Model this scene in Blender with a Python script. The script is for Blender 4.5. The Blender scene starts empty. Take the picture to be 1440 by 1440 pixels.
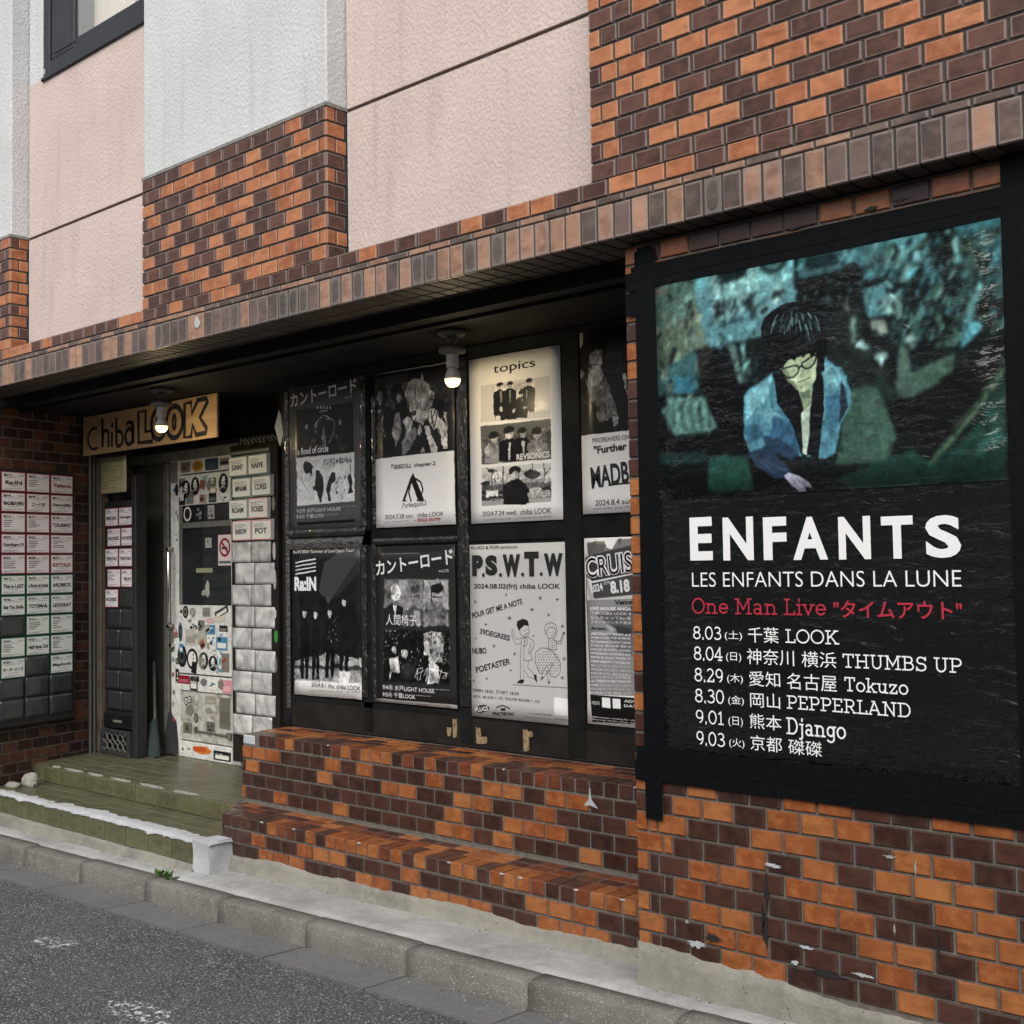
import bpy, math, random
import numpy as np
from mathutils import Matrix, Vector, noise as mnoise
random.seed(7)
rad = math.radians
SC = bpy.context.scene
COL = SC.collection
# ------------------------------------------------------------------ camera, world, sun, exposure
cam = bpy.data.cameras.new('camera'); camo = bpy.data.objects.new('camera', cam); COL.objects.link(camo)
cam.sensor_width = 36.0; cam.sensor_fit = 'HORIZONTAL'; cam.lens = 1690.0/1440*36
cam.clip_start = 0.05; cam.clip_end = 400
Rm = Matrix(((0.7447969, 0.0417717, 0.6659825), (0.6670895, -0.0220747, -0.7446504), (-0.0164039, 0.9988833, -0.0443066)))
camo.matrix_world = Matrix.Translation((0, -3.417, 1.5)) @ Rm.to_4x4()
SC.camera = camo
world = bpy.data.worlds.new('World'); SC.world = world; world.use_nodes = True
nt = world.node_tree; nt.nodes.clear()
wo = nt.nodes.new('ShaderNodeOutputWorld'); bg = nt.nodes.new('ShaderNodeBackground')
sky = nt.nodes.new('ShaderNodeTexSky'); sky.sky_type = 'NISHITA'; sky.sun_disc = False
sky.sun_elevation = rad(44); sky.sun_rotation = rad(152); sky.dust_density = 4.0; sky.air_density = 1.0
hs = nt.nodes.new('ShaderNodeHueSaturation'); hs.inputs['Saturation'].default_value = 0.28
nt.links.new(sky.outputs[0], hs.inputs['Color']); nt.links.new(hs.outputs[0], bg.inputs[0]); nt.links.new(bg.outputs[0], wo.inputs[0])
bg.inputs[1].default_value = 0.15
sun = bpy.data.lights.new('sun', 'SUN'); sun.energy = 1.7; sun.angle = rad(60); sun.color = (1.0, 0.97, 0.92)
suno = bpy.data.objects.new('sun', sun); COL.objects.link(suno)
az = rad(152); el = rad(44)
sd = Vector((math.sin(az)*math.cos(el), math.cos(az)*math.cos(el), math.sin(el)))
suno.rotation_euler = sd.to_track_quat('Z', 'Y').to_euler()
SC.view_settings.view_transform = 'Standard'; SC.view_settings.look = 'None'
SC.view_settings.gamma = 1.0; SC.view_settings.use_curve_mapping = False
SC.view_settings.exposure = 0.22
SC.cycles.max_bounces = 6; SC.cycles.diffuse_bounces = 4; SC.cycles.use_denoising = True
# ------------------------------------------------------------------ materials
def lin(c):
    if not isinstance(c, (tuple, list)): c = (c, c, c)
    return tuple((x/255/12.92 if x/255 <= .04045 else ((x/255+.055)/1.055)**2.4) for x in c)
MATS = {}
class NT:
    def __init__(s, name):
        s.m = bpy.data.materials.new(name); s.m.use_nodes = True; s.t = s.m.node_tree
        s.p = s.t.nodes['Principled BSDF']; s.tc = s.t.nodes.new('ShaderNodeTexCoord')
        s.co = s.tc.outputs['Object']
    def n(s, typ, **kw):
        nd = s.t.nodes.new(typ)
        for k, v in kw.items(): setattr(nd, k, v)
        return nd
    def l(s, a, b): s.t.links.new(a, b)
    def spread(s):   # every copy gets its own piece of the pattern
        oi = s.n('ShaderNodeObjectInfo'); s.oi = oi
        m = s.n('ShaderNodeVectorMath', operation='MULTIPLY_ADD')
        s.l(oi.outputs['Location'], m.inputs[0]); m.inputs[1].default_value = (7.3, 5.1, 9.7); s.l(s.tc.outputs['Object'], m.inputs[2]); s.co = m.outputs[0]
    def mapping(s, scale):
        m = s.n('ShaderNodeMapping'); m.inputs['Scale'].default_value = scale; s.l(s.co, m.inputs[0]); return m.outputs[0]
    def noise(s, scale, detail=4, rough=.55, vec=None, dist=0.):
        t = s.n('ShaderNodeTexNoise'); t.inputs['Scale'].default_value = scale; t.inputs['Detail'].default_value = detail
        t.inputs['Roughness'].default_value = rough; t.inputs['Distortion'].default_value = dist; s.l(vec or s.co, t.inputs['Vector']); return t.outputs['Fac']
    def ramp(s, fac, stops, interp='LINEAR'):
        r = s.n('ShaderNodeValToRGB'); r.color_ramp.interpolation = interp; e = r.color_ramp.elements
        while len(e) < len(stops): e.new(.5)
        for q, (pos, c) in zip(e, stops): q.position = pos; q.color = (*c, 1) if isinstance(c, tuple) else (c, c, c, 1)
        s.l(fac, r.inputs[0]); return r.outputs[0]
    def mix(s, fac, a, b, typ='MIX'):
        m = s.n('ShaderNodeMix', data_type='RGBA', blend_type=typ)
        for v, i in ((fac, 0), (a, 6), (b, 7)):
            if hasattr(v, 'type') or hasattr(v, 'links'): s.l(v, m.inputs[i])
            else: m.inputs[i].default_value = v if i == 0 else ((*v, 1) if isinstance(v, tuple) else (v, v, v, 1))
        return m.outputs[2]
    def math(s, op, a, b=0.):
        m = s.n('ShaderNodeMath', operation=op)
        for v, i in ((a, 0), (b, 1)):
            if hasattr(v, 'links'): s.l(v, m.inputs[i])
            else: m.inputs[i].default_value = v
        return m.outputs[0]
    def col(s, c):
        if hasattr(c, 'links'): s.l(c, s.p.inputs['Base Color'])
        else: s.p.inputs['Base Color'].default_value = (*c, 1)
    def rough(s, r):
        if hasattr(r, 'links'): s.l(r, s.p.inputs['Roughness'])
        else: s.p.inputs['Roughness'].default_value = r
    def bump(s, h, strength=.3, dist=.002, prev=None):
        b = s.n('ShaderNodeBump'); b.inputs['Strength'].default_value = strength; b.inputs['Distance'].default_value = dist
        s.l(h, b.inputs['Height'])
        if prev is not None: s.l(prev, b.inputs['Normal'])
        s.l(b.outputs[0], s.p.inputs['Normal']); return b.outputs[0]
def simple(name, c, rough=.6, var=.15, scale=12, bump=.15, bscale=60, spec=.5, metal=0., spread=True):
    if name in MATS: return MATS[name]
    q = NT(name)
    if spread: q.spread()
    n = q.noise(scale, 5)
    a = tuple(x*(1-var) for x in c); b = tuple(min(1, x*(1+var)) for x in c)
    q.col(q.ramp(n, [(.3, a), (.7, b)])); q.rough(rough); q.p.inputs['Specular IOR Level'].default_value = spec; q.p.inputs['Metallic'].default_value = metal
    if bump: q.bump(q.noise(bscale, 4), bump, .002)
    MATS[name] = q.m; return q.m
def tile_mat(name, c1, c2, rim, rimf, rough, dirt=.15, arch=False):
    q = NT(name); q.spread()
    mid = tuple(.5*(a+b) for a, b in zip(c1, c2)); base = q.ramp(q.oi.outputs['Random'], [(0., tuple(x*.8 for x in c1)), (.3, c1), (.6, mid), (1., c2)])
    n = q.noise(22, 5, .6); n2 = q.noise(220, 3)
    base = q.mix(q.ramp(n, [(.42, .0), (.72, .6)]), base, tuple(min(1, x*1.3) for x in c2)); n3 = q.noise(11, 4, .6, vec=q.mapping((1, 1, 3.))); base = q.mix(q.ramp(n3, [(.30, .55), (.52, 0.)]), base, tuple(x*.45 for x in c1))
    base = q.mix(q.math('MULTIPLY', n2, .35), base, tuple(x*.5 for x in c1))
    # the glaze is thinner and paler along the arrises
    sx = q.n('ShaderNodeSeparateXYZ'); q.l(q.tc.outputs['Generated'], sx.inputs[0])
    ax = q.math('ABSOLUTE', q.math('SUBTRACT', sx.outputs[0], .5)); azz = q.math('ABSOLUTE', q.math('SUBTRACT', sx.outputs[2], .5))
    if arch:
        ax = q.math('MULTIPLY', ax, 1.0); rr = q.math('ADD', q.math('POWER', q.math('MULTIPLY', ax, 2.0), 2.), q.math('POWER', q.math('MULTIPLY', azz, 2.0), 4.))
        e = q.math('ADD', rr, q.math('MULTIPLY', q.math('SUBTRACT', n, .5), .35)); msk = q.ramp(e, [(.35, 0.), (.62, rimf*1.1), (.8, rimf*.6), (1., rimf)])
    else:
        e = q.math('MAXIMUM', ax, azz); e = q.math('ADD', e, q.math('MULTIPLY', q.math('SUBTRACT', n, .5), .05))
        msk = q.ramp(e, [(.42, 0.), (.455, rimf), (.5, rimf*.7)])
    base = q.mix(msk, base, rim)
    if dirt: base = q.mix(q.ramp(q.noise(9, 6, .7), [(.5, 0.), (.72, dirt)]), base, (.09, .085, .075))
    q.col(base); q.rough(q.math('ADD', q.math('MULTIPLY', n, .2), rough-.1)); q.p.inputs['Specular IOR Level'].default_value = .22 if name.startswith(('weather', 'rimmed', 'sooty')) else .42
    q.bump(q.math('ADD', n, q.math('MULTIPLY', n2, .15)), .25, .003); MATS[name] = q.m; return q.m
M_D = tile_mat('dark brown glazed tile', (.042, .0175, .0125), (.080, .032, .022), (.085, .06, .048), .4, .30)
M_O = tile_mat('orange glazed tile', (.275, .078, .023), (.385, .152, .050), (.16, .055, .022), .5, .26)
M_R = tile_mat('red brown glazed tile', (.12, .035, .016), (.20, .055, .022), (.10, .05, .035), .3, .36)
M_WD = tile_mat('weathered dark tile', (.070, .034, .027), (.130, .060, .043), (.24, .18, .165), .8, .42)
M_WO = tile_mat('weathered orange tile', (.35, .120, .052), (.47, .200, .095), (.44, .27, .18), .5, .42)
M_WS = tile_mat('weathered grey soldier tile', (.085, .070, .064), (.14, .105, .088), (.21, .18, .165), .6, .4, .2, True)
M_WS2 = tile_mat('rimmed grey soldier tile', (.095, .070, .062), (.17, .12, .10), (.25, .205, .185), .7, .38, .25)
M_WP2 = tile_mat('rimmed tan soldier tile', (.26, .15, .10), (.38, .22, .145), (.34, .25, .20), .6, .38, .25)
M_WP = tile_mat('weathered pink soldier tile', (.28, .16, .115), (.42, .235, .155), (.27, .225, .20), .5, .42, .2, True)
M_G = tile_mat('olive green glazed tile', (.085, .082, .045), (.115, .11, .062), (.14, .135, .09), .4, .34, .5)
M_GR = tile_mat('deep green riser tile', (.105, .105, .052), (.140, .138, .070), (.16, .155, .10), .4, .30, .30)
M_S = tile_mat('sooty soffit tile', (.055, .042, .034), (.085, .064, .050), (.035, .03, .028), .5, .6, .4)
M_MORT = simple('grey mortar', (.13, .115, .10), .9, .3, 30, .5, 200)
M_MORTD = simple('dark mortar', (.050, .042, .038), .9, .25, 30, .4, 200)
M_MORTG = simple('pale tile grout', (.17, .165, .125), .9, .4, 30, .4, 200)
def stucco(name, c, streak):
    q = NT(name)
    big = q.noise(2.2, 5, .6); fine = q.noise(95, 4, .6, dist=.6)
    v = q.noise(6, 6, .65, vec=q.mapping((1., 1., .18)))
    k = q.mix(q.ramp(big, [(.35, 0.), (.75, .6)]), c, tuple(x*.86 for x in c))
    k = q.mix(q.ramp(v, [(.52, 0.), (.75, streak)]), k, (.33, .27, .23)); k = q.mix(q.ramp(fine, [(.3, .18), (.55, 0.)]), k, tuple(x*.5 for x in c))
    k = q.mix(q.ramp(q.noise(1.1, 4, .6), [(.40, 0.), (.65, .35)]), k, tuple(x*.78 for x in c)); k = q.mix(q.ramp(q.noise(9, 5, .6, vec=q.mapping((1., 1., .06))), [(.60, 0.), (.72, .30)]), k, (.30, .26, .23)); s2 = q.noise(16, 3, .5); k = q.mix(q.ramp(s2, [(.72, 0.), (.80, .55)]), k, (.30, .22, .17))
    q.col(k); q.rough(.85)
    vo = q.n('ShaderNodeTexVoronoi'); vo.inputs['Scale'].default_value = 75; q.l(q.mapping((1, 1, .7)), vo.inputs['Vector'])
    b = q.bump(q.math('ADD', vo.outputs['Distance'], q.math('MULTIPLY', fine, 1.3)), .55, .005); MATS[name] = q.m; return q.m
M_PINK = stucco('pink stucco', (.575, .465, .425), .45)
M_WHITE = stucco('pale grey stucco', (.56, .575, .58), .25)
def concrete(name, c, stain=.5, bs=.5, speck=0.):
    q = NT(name); q.spread(); big = q.noise(3.0, 6, .65); mid = q.noise(18, 6, .7); fine = q.noise(260, 3, .6)
    k = q.mix(q.ramp(big, [(.35, 0.), (.7, stain)]), c, tuple(x*.55 for x in c)); k = q.mix(q.ramp(mid, [(.45, 0.), (.8, .5)]), k, tuple(min(1, x*1.4) for x in c))
    k = q.mix(q.ramp(fine, [(.35, .45), (.6, 0.)]), k, tuple(x*.45 for x in c)); k = q.mix(q.ramp(q.noise(1.1, 8, .72, vec=q.mapping((1, 1, 3))), [(.50, 0.), (.66, stain*.55)]), k, tuple(x*.35 for x in c)); k = q.mix(q.ramp(q.noise(46, 2), [(.70, 0.), (.74, .7)]), k, tuple(x*.3 for x in c))
    if speck: k = q.mix(q.ramp(q.noise(180, 2), [(.62, 0.), (.68, speck)]), k, (.55, .54, .5))
    q.col(k); q.rough(.9); q.bump(q.math('ADD', mid, q.math('MULTIPLY', fine, .35)), bs, .006); MATS[name] = q.m; return q.m
M_KERB = concrete('granite-like kerb concrete', (.20, .19, .165), 1., 1., .8)
M_GUT = concrete('gutter concrete', (.145, .145, .142), .6, .6, .4)
M_PAVE = concrete('pale pavement concrete', (.41, .41, .40), 1., .8)
M_FOOT = concrete('stained footing render', (.29, .275, .235), 1., 1.)
M_PATCH = concrete('white cement patch', (.50, .515, .53), .45, .9)
M_RUB = concrete('broken mortar', (.36, .35, .31), .5, .8)
def asphalt():
    q = NT('coarse asphalt'); vo = q.n('ShaderNodeTexVoronoi'); vo.inputs['Scale'].default_value = 140; q.l(q.co, vo.inputs['Vector'])
    v2 = q.n('ShaderNodeTexVoronoi'); v2.inputs['Scale'].default_value = 210; q.l(q.co, v2.inputs['Vector'])
    g = q.ramp(vo.outputs['Color'], [(.0, (.034, .036, .041)), (.45, (.078, .081, .089)), (.75, (.16, .163, .172)), (.90, (.50, .50, .50))])
    gap = q.ramp(vo.outputs['Distance'], [(.0, 0.), (.5, .2), (.8, .85)]); k = q.mix(gap, g, (.018, .018, .021))
    k = q.mix(q.ramp(v2.outputs['Color'], [(.8, 0.), (.92, .6)]), k, (.36, .36, .37)); k = q.mix(q.ramp(q.noise(1.3, 5, .6), [(.35, 0.), (.7, .45)]), k, (.11, .113, .12))
    q.col(k); q.rough(.85); q.bump(q.math('SUBTRACT', q.noise(60, 3), vo.outputs['Distance']), .9, .008); return q.m
M_ASPH = asphalt()
def flaky():   # what is left of a painted road mark
    q = NT('worn white road paint'); n = q.noise(38, 6, .75); q.col((.55, .56, .57)); q.rough(.7)
    q.l(q.ramp(q.math('ADD', n, 0.), [(.52, 0.), (.58, 1.)]), q.p.inputs['Alpha']); return q.m
M_PAINT = flaky()
M_DARKSH = 0
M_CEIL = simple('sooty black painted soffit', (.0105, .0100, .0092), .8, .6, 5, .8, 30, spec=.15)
M_BLACK = simple('black painted board', (.0105, .0115, .0115), .6, .35, 10, .3, 60, spec=.08)
M_TAPE = simple('black cloth tape', (.0045, .0052, .0058), .55, .3, 60, .35, 300, spec=.06)
M_BROWN = simple('dark brown painted wood', (.018, .0155, .0130), .65, .35, 8, .2, 60, spec=.12)
M_RACKB = simple('black rack board', (.012, .0125, .012), .6, .3, 8, .2, 60)
M_GREYW = simple('dark olive painted leaf', (.105, .106, .085), .5, .25, 3, .1, 40)
M_ALU = simple('weathered aluminium', (.50, .50, .47), .45, .3, 14, .2, 90, metal=.1)
M_ALUD = simple('dirty aluminium frame', (.16, .165, .14), .5, .3, 14, .2, 90, metal=.2)
M_CHROME = simple('worn chrome', (.62, .60, .55), .22, .1, 14, .05, 90, metal=1.)
M_DOORW = simple('scuffed white door panel', (.66, .66, .62), .5, .22, 26, .2, 60)
M_DOORG = simple('scraped grey door panel', (.42, .41, .36), .6, .45, 22, .3, 60)
M_GLASSD = simple('dark door glass', (.012, .014, .017), .12, .3, 5, 0, 60)
M_WOOD = simple('raw plywood', (.36, .24, .13), .7, .25, 9, .2, 80)
M_TAN = simple('torn brown paper', (.25, .18, .10), .9, .4, 40, .3, 120)
M_INK = simple('black ink', (.014, .013, .013), .6, .1, 20, 0)
M_POST = simple('stained timber post', (.085, .065, .045), .75, .45, 14, .3, 60)
M_PIPE = simple('grey painted conduit', (.075, .075, .07), .5, .2, 10, .1, 60)
M_WIN = simple('charcoal window frame', (.032, .035, .040), .45, .12, 6, .05, 60, spec=.2)
M_CAP = simple('grey lead mortar cap', (.20, .19, .17), .85, .3, 30, .4, 200)
M_SEAL = simple('brown joint sealant', (.16, .115, .10), .8, .3, 30, .3, 100)
M_LAMP = simple('dusty grey lamp metal', (.13, .125, .11), .6, .3, 30, .2, 90)
M_LAMPW = simple('off white socket ceramic', (.42, .40, .36), .5, .2, 30, .1, 90)
M_LEAF = simple('weed leaf', (.06, .13, .025), .5, .4, 40, .1, 90)
M_BROOM = simple('dark green broom bristles', (.025, .035, .030), .9, .4, 120, .6, 300)
M_CRATE = simple('grey black plastic crate', (.035, .037, .038), .4, .2, 10, .1, 60)
M_PLATE = simple('beige siding', (.62, .55, .44), .7, .08, 4, .1, 30)
M_FAR = simple('grey rendered facade', (.62, .61, .59), .9, .2, 1.2, .2, 8)
M_FARG = simple('dark window glass', (.03, .035, .04), .15, .2, 1, 0)  # plain dark glass for the windows opposite
def plastic(name, c, rough=.15, bs=.5, sc=26, stretch=(1, 1, 1), dark=None):
    q = NT(name); q.spread(); vec = q.mapping(stretch); n = q.noise(sc, 4, .55, vec=vec, dist=1.2)
    a = dark or tuple(x*.72 for x in c); q.col(q.ramp(n, [(.35, a), (.65, c)])); q.rough(rough); q.p.inputs['Coat Weight'].default_value = .6; q.p.inputs['Coat Roughness'].default_value = .08
    q.bump(n, bs, .02); MATS[name] = q.m; return q.m
M_SILV = plastic('painted-glare plastic sleeve', (.68, .68, .655), .24, .4, 7, (1, 1, 1), (.34, .34, .33))  # silvery glare put into the colour as pale and grey tones
M_SLEEVED = plastic('dark empty plastic sleeve', (.036, .040, .043), .3, .3, 12)
M_BAG = plastic('crinkled black plastic', (.016, .0165, .0165), .2, 1., 30, (1, 1, .35))
M_BAGV = plastic('ribbed grey plastic edge', (.12, .12, .115), .25, 1., 60, (.3, 1, 1), (.02, .02, .02))
def emis(name, c, s):
    q = NT(name); q.col((.8, .75, .6)); q.p.inputs['Emission Color'].default_value = (*c, 1); q.p.inputs['Emission Strength'].default_value = s; return q.m
M_BULB = emis('lit bulb glass', (1., .70, .30), 2.4)
INK = {}
def ink(c):
    if c not in INK:
        k = lin(c); k = tuple(min(.75, x) for x in k); q = NT('print ink'); q.col(k); q.rough(.5); INK[c] = q.m
    return INK[c]
# ------------------------------------------------------------------ mesh helpers
class MB:
    def __init__(s): s.v = []; s.f = []; s.mi = []; s.mats = []
    def slot(s, m):
        if m not in s.mats: s.mats.append(m)
        return s.mats.index(m)
    def add(s, vs, fs, m):
        b = len(s.v); s.v += [tuple(q) for q in vs]; k = s.slot(m)
        for f in fs: s.f.append(tuple(b+i for i in f)); s.mi.append(k)
    def box(s, x0, x1, y0, y1, z0, z1, m, ch=0.):
        if ch <= 0:
            v = [(x, y, z) for x in (x0, x1) for y in (y0, y1) for z in (z0, z1)]
            s.add(v, [(0, 1, 3, 2), (4, 6, 7, 5), (0, 4, 5, 1), (2, 3, 7, 6), (0, 2, 6, 4), (1, 5, 7, 3)], m)
        else:   # front (-Y) arrises chamfered
            c = ch
            v = [(x0+c, y0, z0+c), (x1-c, y0, z0+c), (x1-c, y0, z1-c), (x0+c, y0, z1-c), (x0, y0+c, z0), (x1, y0+c, z0), (x1, y0+c, z1), (x0, y0+c, z1), (x0, y1, z0), (x1, y1, z0), (x1, y1, z1), (x0, y1, z1)]
            s.add(v, [(0, 1, 2, 3), (4, 5, 1, 0), (5, 6, 2, 1), (6, 7, 3, 2), (7, 4, 0, 3), (8, 9, 5, 4), (9, 10, 6, 5), (10, 11, 7, 6), (11, 8, 4, 7), (11, 10, 9, 8)], m)
        return s
    def quad(s, x0, x1, z0, z1, y, m): s.add([(x0, y, z0), (x1, y, z0), (x1, y, z1), (x0, y, z1)], [(0, 1, 2, 3)], m); return s
    def poly(s, pts, y, m): s.add([(x, y, z) for x, z in pts], [tuple(range(len(pts)))], m); return s
    def prism(s, pts, y0, y1, m):   # outline in XZ, thickness along Y
        n = len(pts); v = [(x, y0, z) for x, z in pts]+[(x, y1, z) for x, z in pts]
        s.add(v, [tuple(range(n)), tuple(reversed(range(n, 2*n)))]+[(i, i+n, (i+1) % n+n, (i+1) % n) for i in range(n)], m); return s
    def slab(s, pts, z0, z1, m):    # outline in XY
        n = len(pts); v = [(x, y, z1) for x, y in pts]+[(x, y, z0) for x, y in pts]
        s.add(v, [tuple(range(n)), tuple(reversed(range(n, 2*n)))]+[(i, i+n, (i+1) % n+n, (i+1) % n) for i in range(n)], m); return s
    def tube(s, pts, r, m, seg=10, close=True):
        rings = []
        for i, p in enumerate(pts):
            p = Vector(p); a = Vector(pts[max(i-1, 0)]); b = Vector(pts[min(i+1, len(pts)-1)]); d = (b-a).normalized()
            u = d.cross(Vector((0, 0, 1)) if abs(d.z) < .9 else Vector((1, 0, 0))).normalized(); w = d.cross(u)
            rr = r[i] if isinstance(r, (list, tuple)) else r
            rings.append([p+u*math.cos(2*math.pi*k/seg)*rr+w*math.sin(2*math.pi*k/seg)*rr for k in range(seg)])
        v = [q for ring in rings for q in ring]; f = []
        for i in range(len(pts)-1):
            for k in range(seg): f.append((i*seg+k, i*seg+(k+1) % seg, (i+1)*seg+(k+1) % seg, (i+1)*seg+k))
        if close: f += [tuple(reversed(range(seg))), tuple((len(pts)-1)*seg+k for k in range(seg))]
        s.add(v, f, m); return s
    def lathe(s, prof, c, m, seg=24): return s.tube([(c[0], c[1], c[2]+z) for r, z in prof], [max(r, .0005) for r, z in prof], m, seg)
    def mesh(s, name, smooth=False):
        me = bpy.data.meshes.new(name); me.from_pydata(s.v, [], s.f)
        for m in s.mats: me.materials.append(m)
        me.polygons.foreach_set('material_index', s.mi)
        if smooth: me.polygons.foreach_set('use_smooth', [True]*len(me.polygons))
        me.update(); return me
def ob(name, me, parent=None, loc=(0, 0, 0), rot=(0, 0, 0), **tags):
    if isinstance(me, MB): me = me.mesh(name)
    o = bpy.data.objects.new(name, me); COL.objects.link(o); o.location = loc; o.rotation_euler = rot
    if parent is not None: o.parent = parent
    for k, v in tags.items(): o[k] = v
    return o
def thing(name, label, cat, loc=(0, 0, 0), rot=(0, 0, 0), group=None, me=None):
    o = ob(name, me, None, loc, rot, label=label, category=cat)
    if group: o['group'] = group
    return o
def smooth(o, ang=40):
    for p in o.data.polygons: p.use_smooth = True
    return o
def gz(x): return .02*(x+5.17)
# ------------------------------------------------------------------ lettering
GLY = {}
def _glyphs():
    def A(cx, cy, rx, ry, a0, a1, n=12): return [(cx+rx*math.cos(rad(a0+(a1-a0)*i/n)), cy+ry*math.sin(rad(a0+(a1-a0)*i/n))) for i in range(n+1)]
    def sl(x, y, w=.13): return [(x-w, y), (x+w, y)]
    T, B = .95, .05; g = GLY
    g['L'] = (.66, [[(.2, B), (.2, T)], sl(.2, T), [(.06, B), (.6, B), (.6, .24)]]); g['O'] = (.86, [A(.43, .5, .36, .46, 0, 360, 22)]); g['0'] = (.66, [A(.33, .5, .25, .46, 0, 360, 20)])
    g['K'] = (.84, [[(.2, B), (.2, T)], sl(.2, T), sl(.2, B), [(.22, .42), (.66, T)], [(.36, .55), (.68, B)], sl(.66, T, .11), sl(.70, B, .11)])
    g['T'] = (.78, [[(.39, B), (.39, T)], [(.08, .76), (.08, T), (.70, T), (.70, .76)], sl(.39, B, .15)])
    g['H'] = (.92, [[(.2, B), (.2, T)], [(.72, B), (.72, T)], [(.2, .5), (.72, .5)]]+[sl(x, y) for x in (.2, .72) for y in (B, T)])
    g['U'] = (.88, [[(.2, T), (.2, .38)]+A(.44, .34, .24, .30, 180, 360)+[(.68, .38), (.68, T)], sl(.2, T), sl(.68, T)])
    g['M'] = (1.04, [[(.2, B), (.2, T), (.52, .3), (.84, T), (.84, B)], sl(.2, B), sl(.84, B), sl(.16, T, .1), sl(.88, T, .1)])
    g['B'] = (.78, [[(.2, B), (.2, T)], [(.06, T), (.4, T)]+A(.42, .74, .2, .21, 90, -90)+[(.2, .53)], [(.42, .53)]+A(.44, .29, .24, .24, 90, -90)+[(.06, B)]])
    g['S'] = (.74, [[(.60, .80)]+A(.36, .73, .22, .22, 40, 265)+A(.37, .28, .25, .24, 85, -140), [(.61, .76), (.61, T)], [(.11, .05), (.11, .26)]])
    g['P'] = (.76, [[(.2, B), (.2, T)], [(.06, T), (.42, T)]+A(.43, .70, .24, .25, 90, -90)+[(.2, .45)], sl(.2, B, .15)])
    g['R'] = (.84, [[(.2, B), (.2, T)], [(.06, T), (.42, T)]+A(.43, .71, .22, .24, 90, -90)+[(.2, .47)], [(.42, .47), (.68, B)], sl(.2, B), sl(.70, B, .09)])
    g['E'] = (.74, [[(.2, B), (.2, T)], [(.06, T), (.62, T), (.62, .76)], [(.2, .5), (.50, .5)], [(.06, B), (.64, B), (.64, .26)]])
    g['A'] = (.90, [[(.14, B), (.43, T), (.74, B)], [(.27, .34), (.62, .34)], sl(.14, B, .11), sl(.76, B, .11), sl(.38, T, .08)])
    g['N'] = (.92, [[(.2, B), (.2, T), (.72, B), (.72, T)], sl(.2, B), sl(.16, T, .1), sl(.72, T)]); g['D'] = (.84, [[(.2, B), (.2, T)], [(.06, T), (.40, T)]+A(.42, .5, .33, .45, 90, -90)+[(.06, B)]])
    g['o'] = (.66, [A(.33, .34, .25, .30, 0, 360, 18)]); g['k'] = (.74, [[(.18, B), (.18, T)], sl(.14, T, .09), sl(.18, B, .12), [(.2, .28), (.54, .63)], [(.34, .42), (.58, B)], sl(.56, .63, .1), sl(.60, B, .1)])
    g['u'] = (.74, [[(.16, .63), (.16, .28)]+A(.34, .26, .18, .20, 180, 300)+[(.54, .3)], [(.54, .63), (.54, B)], sl(.13, .63, .08), sl(.50, .63, .08), sl(.60, B, .08)]); g['z'] = (.62, [[(.1, .48), (.1, .62), (.5, .62), (.1, B), (.52, B), (.52, .2)]])
    g['j'] = (.42, [[(.26, .63), (.26, -.08)]+A(.12, -.08, .14, .14, 0, -100), sl(.22, .63, .1), [(.26, .84), (.27, .96)]]); g['i'] = (.36, [[(.2, .63), (.2, B)], sl(.16, .63, .08), sl(.2, B, .12), [(.2, .84), (.21, .96)]])
    g['a'] = (.68, [A(.30, .46, .18, .18, 150, 20)+[(.48, .44), (.48, B), (.58, B)], A(.29, .20, .17, .16, 0, 360)]); g['n'] = (.78, [[(.18, .63), (.18, B)], A(.38, .42, .20, .20, 160, 0)+[(.58, B)], sl(.14, .63, .08), sl(.18, B, .12), sl(.58, B, .12)])
    g['g'] = (.68, [A(.31, .36, .21, .26, 0, 360, 16), [(.52, .63), (.52, -.06)]+A(.30, -.06, .22, .18, 0, -150), sl(.56, .63, .07)]); g['v'] = (.68, [[(.12, .63), (.33, B), (.56, .63)], sl(.12, .63, .1), sl(.56, .63, .1)])
    g['e'] = (.66, [[(.1, .36), (.56, .36)]+A(.33, .35, .24, .29, 5, 320)]); g['.'] = (.26, [[(.13, .0), (.13, .12)]]); g[' '] = (.32, []); g['"'] = (.4, [[(.12, .72), (.12, 1.)], [(.28, .72), (.28, 1.)]])
    g['8'] = (.66, [A(.33, .74, .20, .21, 0, 360, 16), A(.33, .28, .24, .24, 0, 360, 16)]); g['3'] = (.64, [A(.30, .74, .20, .21, 140, -90, 14)+A(.30, .28, .25, .24, 90, -140, 14)]); g['4'] = (.68, [[(.44, B), (.44, T), (.06, .28), (.60, .28)], sl(.44, B, .12)])
    g['2'] = (.64, [A(.31, .70, .21, .25, 150, -25, 12)+[(.1, B), (.56, B), (.56, .2)]]); g['9'] = (.66, [A(.33, .66, .22, .29, 0, 360, 18), [(.55, .66)]+A(.27, .5, .28, .46, 10, -70, 8)]); g['1'] = (.5, [[(.12, .80), (.26, T), (.26, B)], sl(.26, B, .15)])
_glyphs()
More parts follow.
